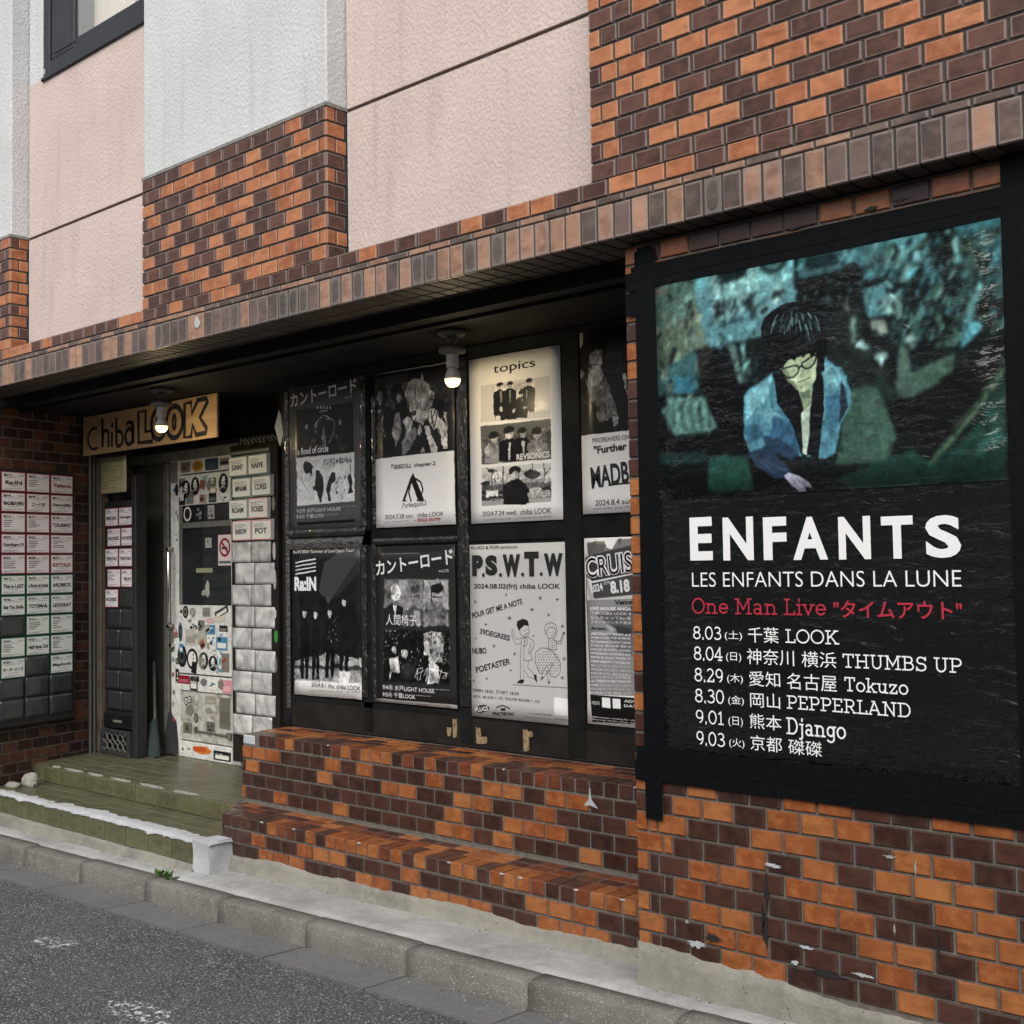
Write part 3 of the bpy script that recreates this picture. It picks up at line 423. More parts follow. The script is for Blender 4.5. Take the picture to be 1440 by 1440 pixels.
[('b', 236), ('p', 205, [(0.1319, 0.8321), (0.8889, 0.8308), (0.8872, 0.589), (0.1285, 0.6078)]), ('p', 28, [(0.276, 0.6416), (0.2778, 0.7757), (0.309, 0.787), (0.3507, 0.7907), (0.3906, 0.7807), (0.4219, 0.7644), (0.4149, 0.6316)]), ('e', 200, (0.3507, 0.8095, 0.0295, 0.0213)), ('e', 35, (0.3507, 0.8221, 0.0365, 0.0137)), ('p', 35, [(0.3142, 0.8258), (0.3299, 0.8246), (0.3247, 0.807), (0.3142, 0.8108)]), ('e', 60, (0.3403, 0.8095, 0.0052, 0.0013)), ('e', 60, (0.3611, 0.8083, 0.0052, 0.0012)), ('l', 90, 0.0035, [(0.3437, 0.7982), (0.3576, 0.797)]), ('p', 28, [(0.3906, 0.6115), (0.3941, 0.7744), (0.4236, 0.7857), (0.4618, 0.7882), (0.5, 0.7794), (0.5278, 0.7644), (0.5208, 0.6028)]), ('e', 200, (0.4618, 0.807, 0.0278, 0.0201)), ('e', 35, (0.4635, 0.8183, 0.033, 0.0125)), ('p', 35, [(0.4288, 0.8221), (0.4427, 0.8208), (0.4375, 0.8045), (0.4271, 0.8083)]), ('e', 60, (0.4531, 0.807, 0.0035, 0.0013)), ('e', 60, (0.4722, 0.8058, 0.0035, 0.0012)), ('l', 90, 0.0034, [(0.4549, 0.7957), (0.4688, 0.7957)]), ('p', 28, [(0.5226, 0.6115), (0.5226, 0.7168), (0.5503, 0.7281), (0.5885, 0.7306), (0.625, 0.7218), (0.6528, 0.7068), (0.6458, 0.6028)]), ('e', 200, (0.5885, 0.7481, 0.0261, 0.0188)), ('e', 35, (0.5885, 0.7594, 0.033, 0.0125)), ('p', 35, [(0.5556, 0.7632), (0.5712, 0.7619), (0.566, 0.7456), (0.5556, 0.7494)]), ('e', 60, (0.5799, 0.7481, 0.0034, 0.0013)), ('e', 60, (0.599, 0.7469, 0.0034, 0.0012)), ('l', 90, 0.0035, [(0.5816, 0.7381), (0.5955, 0.7368)]), ('p', 28, [(0.5972, 0.6366), (0.599, 0.7769), (0.6285, 0.7882), (0.6667, 0.792), (0.7066, 0.782), (0.7326, 0.7669), (0.7257, 0.6266)]), ('e', 200, (0.6684, 0.8095, 0.026, 0.0201)), ('e', 35, (0.6684, 0.8208, 0.0347, 0.0138)), ('p', 35, [(0.6337, 0.8258), (0.6493, 0.8246), (0.6441, 0.8083), (0.6337, 0.8108)]), ('e', 60, (0.658, 0.8095, 0.0052, 0.0025)), ('e', 60, (0.6771, 0.8083, 0.0052, 0.0012)), ('l', 90, 0.0017, [(0.6615, 0.7995), (0.6736, 0.7982)]), ('p', 30, [(0.2899, 0.6754), (0.3976, 0.6667), (0.3958, 0.6053), (0.349, 0.6065), (0.342, 0.6541), (0.309, 0.6566), (0.2917, 0.6103)]), ('p', 30, [(0.4306, 0.6992), (0.5017, 0.6942), (0.4913, 0.6053), (0.4271, 0.6053)]), ('p', 28, [(0.4931, 0.6692), (0.6476, 0.6667), (0.6476, 0.6241), (0.4983, 0.6053)]), ('p', 30, [(0.6563, 0.6905), (0.717, 0.6867), (0.7049, 0.6366), (0.6632, 0.6404)]), ('p', 120, [(0.3455, 0.7832), (0.3733, 0.7807), (0.3698, 0.7118), (0.3507, 0.713)]), ('p', 150, [(0.4514, 0.7782), (0.467, 0.7769), (0.4618, 0.7055), (0.4531, 0.7055)]), ('p', 150, [(0.5799, 0.718), (0.5955, 0.7168), (0.5903, 0.6955), (0.5816, 0.6967)]), ('p', 160, [(0.6389, 0.7682), (0.651, 0.7669), (0.6441, 0.7168), (0.6337, 0.718)]), ('e', 190, (0.3611, 0.6742, 0.0191, 0.0175)), ('e', 190, (0.5, 0.6541, 0.0156, 0.0101)), ('e', 190, (0.6181, 0.6617, 0.0243, 0.0062)), ('p', 92, [(0.125, 0.584), (0.8906, 0.5802), (0.8872, 0.3496), (0.1267, 0.3546)]), ('s', [60, 75, 115, 125], 70, (0.1337, 0.4774, 0.8854, 0.5414), 0.05, 5, 6), ('p', 150, [(0.1649, 0.3622), (0.1632, 0.4536), (0.2101, 0.4712), (0.2726, 0.4774), (0.3333, 0.4649), (0.3785, 0.4411), (0.3715, 0.3521)]), ('e', 175, (0.2726, 0.505, 0.0434, 0.0326)), ('e', 30, (0.2726, 0.5238, 0.0555, 0.0213)), ('p', 30, [(0.2187, 0.5301), (0.2413, 0.5276), (0.2344, 0.5025), (0.217, 0.5075)]), ('e', 60, (0.2569, 0.5063, 0.007, 0.0025)), ('e', 60, (0.2882, 0.505, 0.0069, 0.0025)), ('l', 90, 0.0034, [(0.2622, 0.49), (0.283, 0.4887)]), ('p', 20, [(0.3281, 0.3634), (0.3264, 0.4699), (0.3767, 0.4887), (0.4427, 0.495), (0.5087, 0.4812), (0.5556, 0.4561), (0.5486, 0.3521)]), ('e', 180, (0.4444, 0.5263, 0.0469, 0.0339)), ('e', 28, (0.4444, 0.5464, 0.0591, 0.0213)), ('p', 28, [(0.3854, 0.5514), (0.4115, 0.5501), (0.4028, 0.5226), (0.3837, 0.5276)]), ('e', 60, (0.4271, 0.5263, 0.0087, 0.0025)), ('e', 60, (0.4601, 0.5251, 0.0087, 0.0025)), ('l', 90, 0.0052, [(0.4323, 0.5088), (0.4549, 0.5063)]), ('p', 22, [(0.4878, 0.3647), (0.4878, 0.4687), (0.5295, 0.485), (0.5851, 0.49), (0.6406, 0.4787), (0.6806, 0.4574), (0.6736, 0.3559)]), ('e', 165, (0.5868, 0.5163, 0.0382, 0.0288)), ('e', 25, (0.5868, 0.5338, 0.0486, 0.0188)), ('p', 25, [(0.5382, 0.5388), (0.559, 0.5363), (0.5521, 0.5138), (0.5365, 0.5175)]), ('e', 60, (0.5729, 0.5175, 0.0052, 0.0013)), ('e', 60, (0.6007, 0.515, 0.0052, 0.0025)), ('l', 90, 0.0035, [(0.5764, 0.5013), (0.5955, 0.5)]), ('p', 135, [(0.6319, 0.3634), (0.6302, 0.4449), (0.6788, 0.4649), (0.7431, 0.4712), (0.8056, 0.4574), (0.8507, 0.4323), (0.8437, 0.3521)]), ('e', 170, (0.7431, 0.5, 0.0451, 0.0338)), ('e', 25, (0.7448, 0.5201, 0.0555, 0.0225)), ('p', 25, [(0.6875, 0.5263), (0.7118, 0.5238), (0.7031, 0.4975), (0.6858, 0.5025)]), ('e', 60, (0.7274, 0.5013, 0.007, 0.0025)), ('e', 60, (0.7604, 0.5, 0.007, 0.0025)), ('l', 90, 0.0035, [(0.7326, 0.4837), (0.7535, 0.4825)]), ('p', 200, [(0.4323, 0.4687), (0.4583, 0.4674), (0.4497, 0.3659), (0.4323, 0.3659)]), ('p', 205, [(0.5729, 0.4687), (0.6111, 0.4662), (0.5955, 0.3835), (0.5816, 0.3835)]), ('e', 40, (0.592, 0.4762, 0.0174, 0.0088)), ('p', 160, [(0.1285, 0.3346), (0.8854, 0.3271), (0.8802, 0.1053), (0.125, 0.104)]), ('p', 205, [(0.1285, 0.3346), (0.8854, 0.3271), (0.8837, 0.2444), (0.1285, 0.2469)]), ('p', 100, [(0.1267, 0.2256), (0.8854, 0.2243), (0.8837, 0.1792), (0.1267, 0.183)]), ('p', 45, [(0.125, 0.1917), (0.8837, 0.1905), (0.8837, 0.1617), (0.1267, 0.1667)]), ('p', 55, [(0.1267, 0.1604), (0.3819, 0.1604), (0.3819, 0.1391), (0.1267, 0.1378)]), ('l', 60, 0.0121, [(0.2448, 0.1955), (0.2413, 0.2732), (0.2431, 0.2982)]), ('l', 60, 0.0086, [(0.2431, 0.2982), (0.1944, 0.3271), (0.1788, 0.3321)]), ('l', 60, 0.0104, [(0.2413, 0.2895), (0.283, 0.3133), (0.3038, 0.3083)]), ('e', 60, (0.2344, 0.312, 0.0399, 0.0113)), ('l', 70, 0.0104, [(0.3698, 0.1817), (0.3715, 0.3308)]), ('l', 70, 0.0087, [(0.684, 0.203), (0.6875, 0.3321)]), ('l', 50, 0.0087, [(0.816, 0.2055), (0.8073, 0.3308)]), ('l', 50, 0.007, [(0.8177, 0.2644), (0.8785, 0.2982)]), ('e', 60, (0.6823, 0.2694, 0.0903, 0.0251)), ('e', 50, (0.1667, 0.2368, 0.0486, 0.0138)), ('s', [70, 90, 120], 20, (0.2413, 0.2431, 0.4497, 0.2682), 0.02, 9, 1.5), ('p', 215, [(0.1701, 0.1942), (0.316, 0.1942), (0.3108, 0.1579), (0.1736, 0.1566)]), ('p', 210, [(0.6493, 0.188), (0.7778, 0.1892), (0.776, 0.1579), (0.6476, 0.1566)]), ('p', 22, [(0.3681, 0.1053), (0.3663, 0.213), (0.4236, 0.2368), (0.4983, 0.2444), (0.5729, 0.2293), (0.6267, 0.203), (0.6181, 0.0965)]), ('e', 170, (0.5, 0.2794, 0.0521, 0.0389)), ('e', 25, (0.5, 0.302, 0.066, 0.0251)), ('p', 25, [(0.434, 0.307), (0.4618, 0.3058), (0.4531, 0.2744), (0.4306, 0.2794)]), ('e', 60, (0.4809, 0.2794, 0.0087, 0.0038)), ('e', 60, (0.5191, 0.2782, 0.0069, 0.0025)), ('l', 90, 0.0052, [(0.4861, 0.2594), (0.5122, 0.2581)]), ('p', 22, [(0.3733, 0.1053), (0.3993, 0.2143), (0.4635, 0.2506), (0.5417, 0.2469), (0.6181, 0.2143), (0.6493, 0.104)]), ('e', 30, (0.5, 0.3033, 0.0469, 0.0238)), ('e', 165, (0.5, 0.2782, 0.0313, 0.0188)), ('d', 90, (0.2674, 0.6241, 0.7292, 0.8195), 0.03, 4, 0.5, 1.3), ('d', 260, (0.1302, 0.391, 0.8854, 0.5326), 0.035, 5, 0.6, 1.4), ('d', 160, (0.1319, 0.1303, 0.8785, 0.302), 0.035, 6, 0.6, 1.3), ('warp', 0.0016, 3, 0.0), ('tex', (0.2674, 0.6241, 0.7292, 0.8195), 0.08, 4), ('tex', (0.1267, 0.386, 0.8889, 0.5326), 0.15, 5), ('tex', (0.1267, 0.1303, 0.8837, 0.302), 0.14, 6)],
[('topics', 0.163, 0.701, 0.263, 0.052, 0.0, 30, 0), ('Jessica', 0.372, 0.486, 0.135, 0.027, 0.0, 245, 0.03), ('REVSONICS', 0.302, 0.287, 0.203, 0.029, 0.0, 245, 0.03), ('今井宏路', 0.38, 0.108, 0.125, 0.032, 0.0, 245, 0.03), ('imai hiromichi', 0.394, 0.089, 0.109, 0.011, 0.0, 230, 0.0), ('2024.7.24 wed.', 0.077, 0.034, 0.221, 0.022, 0.0, 60, 0.0), ('chiba LOOK', 0.32, 0.031, 0.188, 0.026, 0.0, 50, 0.0), ('open 18:30 / start 19:00    adv ¥2500+D / day ¥3000+D', 0.08, 0.011, 0.425, 0.009, 0.0, 110, 0.0)]),
'further':(-3.338,0.8,1.722,0.59,0.815,
[('b', 34), ('p', 230, [(-0.0085, 0.4331), (0.5322, 0.4356), (0.7898, 0.4368), (0.7729, -0.0196), (0.0, 0.0)]), ('p', 150, [(0.0, 1.0025), (0.0373, 0.9963), (0.0288, 0.9288), (0.0, 0.9166)]), ('p', 120, [(-0.0051, 0.8061), (0.0424, 0.7804), (0.022, 0.7521), (-0.0068, 0.7436)]), ('p', 165, [(0.0712, 0.881), (0.2051, 0.8822), (0.2085, 0.8172), (0.1831, 0.7902), (0.139, 0.7828), (0.0881, 0.8123)]), ('p', 150, [(0.0746, 0.7988), (0.1898, 0.7963), (0.2186, 0.7497), (0.2, 0.708), (0.1356, 0.6982), (0.0797, 0.7252)]), ('p', 18, [(0.0, 0.8871), (0.0288, 0.9436), (0.1068, 0.9656), (0.2068, 0.9485), (0.2559, 0.8773), (0.2458, 0.7914), (0.2085, 0.773), (0.2136, 0.8528), (0.1932, 0.8908), (0.1034, 0.8773), (0.0712, 0.8515), (0.0746, 0.784), (0.022, 0.7742), (-0.0051, 0.7988)]), ('l', 60, 0.0051, [(0.0847, 0.8687), (0.1407, 0.8577)]), ('l', 60, 0.0051, [(0.1593, 0.8589), (0.2017, 0.865)]), ('l', 80, 0.0051, [(0.1203, 0.8098), (0.178, 0.8135)]), ('l', 110, 0.0051, [(0.1407, 0.8442), (0.1373, 0.8294)]), ('p', 112, [(0.0475, 0.7497), (0.0915, 0.7166), (0.1475, 0.6982), (0.1983, 0.7043), (0.2322, 0.7423), (0.2847, 0.6577), (0.3305, 0.5534), (0.3407, 0.4945), (0.1661, 0.492), (0.1068, 0.6135)]), ('s', [22, 30, 40], 150, (0.0458, 0.5043, 0.3492, 0.7104), 0.011, 11, 1.6), ('p', 16, [(-0.0068, 0.7252), (0.0508, 0.7423), (0.1661, 0.492), (0.3051, 0.5043), (0.3017, 0.4331), (-0.0017, 0.4442), (-0.0085, 0.5926)]), ('p', 24, [(0.2322, 0.7632), (0.3627, 0.7448), (0.439, 0.6675), (0.4305, 0.4319), (0.339, 0.438), (0.3424, 0.5374)]), ('p', 170, [(0.2864, 0.5129), (0.3424, 0.5129), (0.3458, 0.4699), (0.3034, 0.4613)]), ('p', 190, [(0.3932, 0.7423), (0.4237, 0.7436), (0.4356, 0.589), (0.4136, 0.6479)]), ('l', 120, 0.0034, [(0.0119, 0.6417), (0.0932, 0.5779)]), ('l', 22, 0.0118, [(0.2492, 0.1485), (0.522, 0.1571)]), ('d', 420, (-0.0136, 0.4748, 0.6915, 0.9202), 0.05, 7, 0.55, 1.6), ('warp', 0.0016, 3, 0.0), ('tex', (0.0, 0.4675, 0.8085, 0.9092), 0.17, 7)],
[('MADBEAVERS ONE MAN', 0.063, 0.315, 0.278, 0.021, 0.0, 60, 0.0), ('"Further Action"', 0.069, 0.264, 0.3542, 0.036, 0.031, 25, 0.03), ('MADBEAVERS', 0.054, 0.11, 0.4613, 0.098, 0.074, 22, 0.03), ('2024.8.4 sun.', 0.073, 0.035, 0.205, 0.024, 0.0, 50, 0.0), ('open 16:30 / start 17:00', 0.059, 0.015, 0.218, 0.012, 0.0, 110, 0.0)]),
'summer':(-5.425,0.8,0.8,0.578,0.818,
[('b', 24), ('p', 60, [(0.3997, 0.7066), (0.4862, 0.8912), (0.808, 0.9976), (1.0398, 0.9939), (1.0, 0.8863), (0.5398, 0.6149)]), ('p', 40, [(0.5415, 0.6247), (0.981, 0.923), (0.9983, 0.8337), (0.6211, 0.643)]), ('p', 235, [(0.019, 0.0978), (1.0121, 0.1137), (1.0052, 0.0061), (0.0156, 0.0012)]), ('p', 150, [(0.0208, 0.2249), (0.4723, 0.2836), (1.0052, 0.28), (1.0121, 0.1112), (0.019, 0.0978)]), ('p', 60, [(0.0208, 0.1968), (1.0156, 0.2274), (1.0138, 0.1919), (0.019, 0.1785)]), ('s', [20, 35, 200, 120], 60, (0.019, 0.1027, 0.9879, 0.3863), 0.03, 21, 4), ('p', 16, [(0.1228, 0.467), (0.1488, 0.533), (0.2197, 0.5342), (0.2474, 0.4499), (0.2388, 0.3105), (0.2284, 0.11), (0.1869, 0.1088), (0.1782, 0.2714), (0.1522, 0.1076), (0.1107, 0.1064), (0.1211, 0.3081)]), ('e', 185, (0.1799, 0.5477, 0.0277, 0.0293)), ('e', 25, (0.1938, 0.5758, 0.038, 0.0134)), ('p', 16, [(0.2958, 0.4694), (0.3183, 0.5355), (0.3824, 0.5355), (0.4083, 0.4523), (0.3997, 0.3142), (0.391, 0.1112), (0.3529, 0.11), (0.346, 0.2763), (0.3201, 0.1088), (0.2837, 0.1076), (0.2924, 0.3117)]), ('e', 185, (0.3478, 0.5489, 0.0259, 0.0306)), ('e', 25, (0.3599, 0.577, 0.038, 0.0135)), ('p', 16, [(0.4965, 0.4817), (0.5225, 0.5465), (0.5952, 0.5477), (0.6246, 0.4658), (0.6142, 0.3289), (0.6055, 0.1333), (0.5623, 0.1308), (0.5536, 0.291), (0.526, 0.1296), (0.4844, 0.1284), (0.4948, 0.3252)]), ('e', 185, (0.5554, 0.5611, 0.0259, 0.0294)), ('e', 25, (0.5675, 0.588, 0.0363, 0.0135)), ('p', 16, [(0.699, 0.5526), (0.7284, 0.6174), (0.8114, 0.6174), (0.8443, 0.5367), (0.8339, 0.401), (0.8218, 0.1675), (0.7734, 0.165), (0.7647, 0.3643), (0.7318, 0.1638), (0.6834, 0.1626), (0.6955, 0.3985)]), ('e', 185, (0.7664, 0.6308, 0.026, 0.0293)), ('e', 25, (0.7785, 0.6577, 0.0364, 0.0122)), ('s', [150, 190, 90], 40, (0.526, 0.368, 0.6799, 0.5342), 0.02, 4, 2), ('p', 17, [(0.7578, 0.544), (0.8772, 0.6002), (0.9913, 0.4939), (0.9654, 0.2616), (0.7924, 0.2922)]), ('p', 205, [(0.6713, 0.1797), (0.8633, 0.1883), (0.8166, 0.1039), (0.699, 0.1039)]), ('l', 225, 0.0138, [(0.0502, 0.8973), (0.1315, 0.9046), (0.2595, 0.9132), (0.3581, 0.9193)]), ('l', 225, 0.0121, [(0.0502, 0.8716), (0.1315, 0.8778), (0.2578, 0.8863), (0.3581, 0.8924)]), ('l', 225, 0.0121, [(0.0502, 0.8447), (0.1315, 0.8521), (0.2578, 0.8606), (0.3581, 0.8667)]), ('l', 225, 0.0139, [(0.0484, 0.8178), (0.1298, 0.8252), (0.2578, 0.8337), (0.3564, 0.8411)]), ('d', 260, (0.019, 0.1027, 0.9931, 0.6002), 0.05, 8, 0.5, 1.7), ('warp', 0.0016, 3, 0.0), ('tex', (0.019, 0.0978, 1.0, 0.6724), 0.14, 8)],
[('Ra:IN 2024 "Summer of Love"Japan Tour!', 0.015, 0.78, 0.517, 0.024, 0.0, 215, 0.0), ('Ra:IN', 0.022, 0.577, 0.191, 0.078, 0.0, 225, 0.05), ('2024.8.1 thu. chiba LOOK', 0.164, 0.052, 0.4081, 0.025, 0.0, 60, 0.0), ('open 18:30 / start 19:00   adv ¥6000', 0.151, 0.024, 0.4213, 0.01, 0.038, 120, 0.0)]),
'kanto33':(-4.733,0.8,0.805,0.59,0.8,
[('b', 38), ('p', 225, [(0.0034, 0.02), (1.0017, 0.0237), (1.0, -0.0013), (0.0017, -0.005)]), ('p', 105, [(0.1119, 0.7987), (0.9271, 0.7912), (0.9254, 0.4975), (0.1085, 0.495)]), ('p', 130, [(0.2966, 0.7887), (0.6186, 0.7887), (0.6136, 0.595), (0.2932, 0.5912)]), ('p', 150, [(0.6186, 0.7887), (0.9186, 0.7875), (0.922, 0.5975), (0.6136, 0.595)]), ('l', 45, 0.0169, [(0.1119, 0.7987), (0.9271, 0.7912), (0.9254, 0.4975), (0.1085, 0.495), (0.1119, 0.7987)]), ('l', 60, 0.0067, [(0.6153, 0.795), (0.6102, 0.4962)]), ('l', 60, 0.0051, [(0.3051, 0.7962), (0.2983, 0.4937)]), ('p', 30, [(0.1085, 0.49), (0.1186, 0.5987), (0.2356, 0.6362), (0.3576, 0.6087), (0.3712, 0.495)]), ('p', 205, [(0.2356, 0.6237), (0.2847, 0.625), (0.2661, 0.55)]), ('e', 225, (0.2678, 0.7075, 0.0712, 0.0537)), ('e', 60, (0.2373, 0.695, 0.0152, 0.0037)), ('e', 60, (0.2949, 0.6925, 0.0153, 0.0038)), ('l', 70, 0.0068, [(0.2525, 0.6412), (0.2932, 0.6412)]), ('p', 75, [(0.3627, 0.495), (0.3898, 0.5925), (0.5034, 0.6262), (0.6136, 0.595), (0.6271, 0.4987)]), ('p', 150, [(0.4864, 0.5937), (0.5661, 0.595), (0.5797, 0.4975), (0.5153, 0.4962)]), ('e', 110, (0.5136, 0.6913, 0.0593, 0.0587)), ('e', 70, (0.5136, 0.7275, 0.061, 0.025)), ('l', 25, 0.0068, [(0.4559, 0.6825), (0.5678, 0.6837)]), ('l', 40, 0.0051, [(0.4881, 0.63), (0.5356, 0.63)]), ('p', 120, [(0.6186, 0.4962), (0.6593, 0.5875), (0.7695, 0.6125), (0.8763, 0.5975), (0.9186, 0.5012)]), ('e', 165, (0.778, 0.6675, 0.061, 0.0487)), ('e', 22, (0.7797, 0.7325, 0.0762, 0.0312)), ('l', 22, 0.0136, [(0.7186, 0.7237), (0.7102, 0.6275)]), ('l', 15, 0.0102, [(0.7254, 0.68), (0.778, 0.6763), (0.8407, 0.6775)]), ('l', 60, 0.0051, [(0.7627, 0.64), (0.8085, 0.64)]), ('p', 18, [(0.1034, 0.46), (0.9254, 0.4712), (0.9169, 0.145), (0.0966, 0.1337)]), ('s', [120, 190, 80, 60], 150, (0.0983, 0.225, 0.578, 0.465), 0.022, 31, 2), ('s', [110, 150, 70], 50, (0.822, 0.2637, 0.9237, 0.44), 0.03, 32, 2), ('p', 150, [(0.6102, 0.45), (0.7034, 0.4675), (0.8271, 0.4625), (0.8559, 0.3988), (0.8288, 0.28), (0.7288, 0.2775), (0.6695, 0.355), (0.6085, 0.3938)]), ('s', [25, 40, 60], 60, (0.6051, 0.2737, 0.8576, 0.4662), 0.04, 33, 2.5), ('p', 205, [(0.6085, 0.3938), (0.6627, 0.4112), (0.6847, 0.315), (0.7898, 0.2475), (0.7881, 0.1437), (0.6492, 0.1387), (0.6661, 0.235), (0.6678, 0.3075), (0.6136, 0.3137)]), ('e', 190, (0.2373, 0.3362, 0.0288, 0.0276)), ('p', 200, [(0.178, 0.2775), (0.2932, 0.2962), (0.3068, 0.1912), (0.2, 0.1875), (0.1831, 0.145), (0.1678, 0.21)]), ('p', 25, [(0.2085, 0.1875), (0.3068, 0.1912), (0.3068, 0.1412), (0.2237, 0.1387)]), ('e', 180, (0.3678, 0.3187, 0.039, 0.0376)), ('e', 16, (0.3678, 0.3638, 0.0559, 0.025)), ('l', 16, 0.017, [(0.3271, 0.355), (0.322, 0.2975)]), ('p', 40, [(0.3068, 0.15), (0.3322, 0.24), (0.4136, 0.2675), (0.4932, 0.23), (0.4915, 0.1487)]), ('l', 228, 0.0085, [(0.4915, 0.165), (0.5254, 0.2225), (0.5237, 0.15)]), ('l', 228, 0.0085, [(0.5322, 0.2225), (0.5881, 0.2325), (0.5542, 0.1588)]), ('l', 228, 0.0085, [(0.5949, 0.1762), (0.6508, 0.235), (0.6339, 0.1537)]), ('l', 228, 0.0084, [(0.6492, 0.1712), (0.7136, 0.2287), (0.7576, 0.1662)]), ('l', 228, 0.0085, [(0.7661, 0.23), (0.7881, 0.1675), (0.8203, 0.2325)]), ('l', 228, 0.0068, [(0.8271, 0.1775), (0.8966, 0.2187), (0.8492, 0.1625)]), ('l', 228, 0.0084, [(0.5085, 0.19), (0.6983, 0.2362), (0.8949, 0.2112)]), ('d', 260, (0.1085, 0.49, 0.9271, 0.7875), 0.045, 9, 0.65, 1.4), ('d', 420, (0.1, 0.1337, 0.9186, 0.4712), 0.04, 10, 0.5, 1.6), ('warp', 0.0016, 3, 0.0), ('tex', (0.1085, 0.4862, 0.9271, 0.7937), 0.15, 9), ('tex', (0.1, 0.125, 0.9186, 0.4712), 0.18, 10)],
[('カントーロード', 0.016, 0.652, 0.5688, 0.074, 0.099, 222, 0.02), ('vol.33', 0.477, 0.666, 0.069, 0.015, 0.0, 200, 0.0), ('mito LIGHT HOUSE & chiba LOOK pre.', 0.058, 0.76, 0.283, 0.007, 0.0, 170, 0.0), ('人間椅子', 0.085, 0.398, 0.2291, 0.055, 0.0, 235, 0.02), ('9/4㊌ 水戸LIGHT HOUSE', 0.054, 0.064, 0.3811, 0.028, 0.0, 225, 0.01), ('9/5㊍ 千葉LOOK', 0.053, 0.027, 0.2451, 0.027, 0.0, 225, 0.01), ('open 18:30 start 19:00', 0.443, 0.084, 0.1, 0.006, 0.0, 190, 0.0), ('open 18:30 start 19:00', 0.305, 0.046, 0.104, 0.006, 0.0, 190, 0.0), ('前売り ¥3500 当日 ¥4000 各プレイガイド ● 総合情報 カントーロード 公式サイト', 0.007, 0.001, 0.578, 0.009, 0.0, 60, 0.0)]),
'pswtw':(-4.043,0.8,0.778,0.597,0.824,
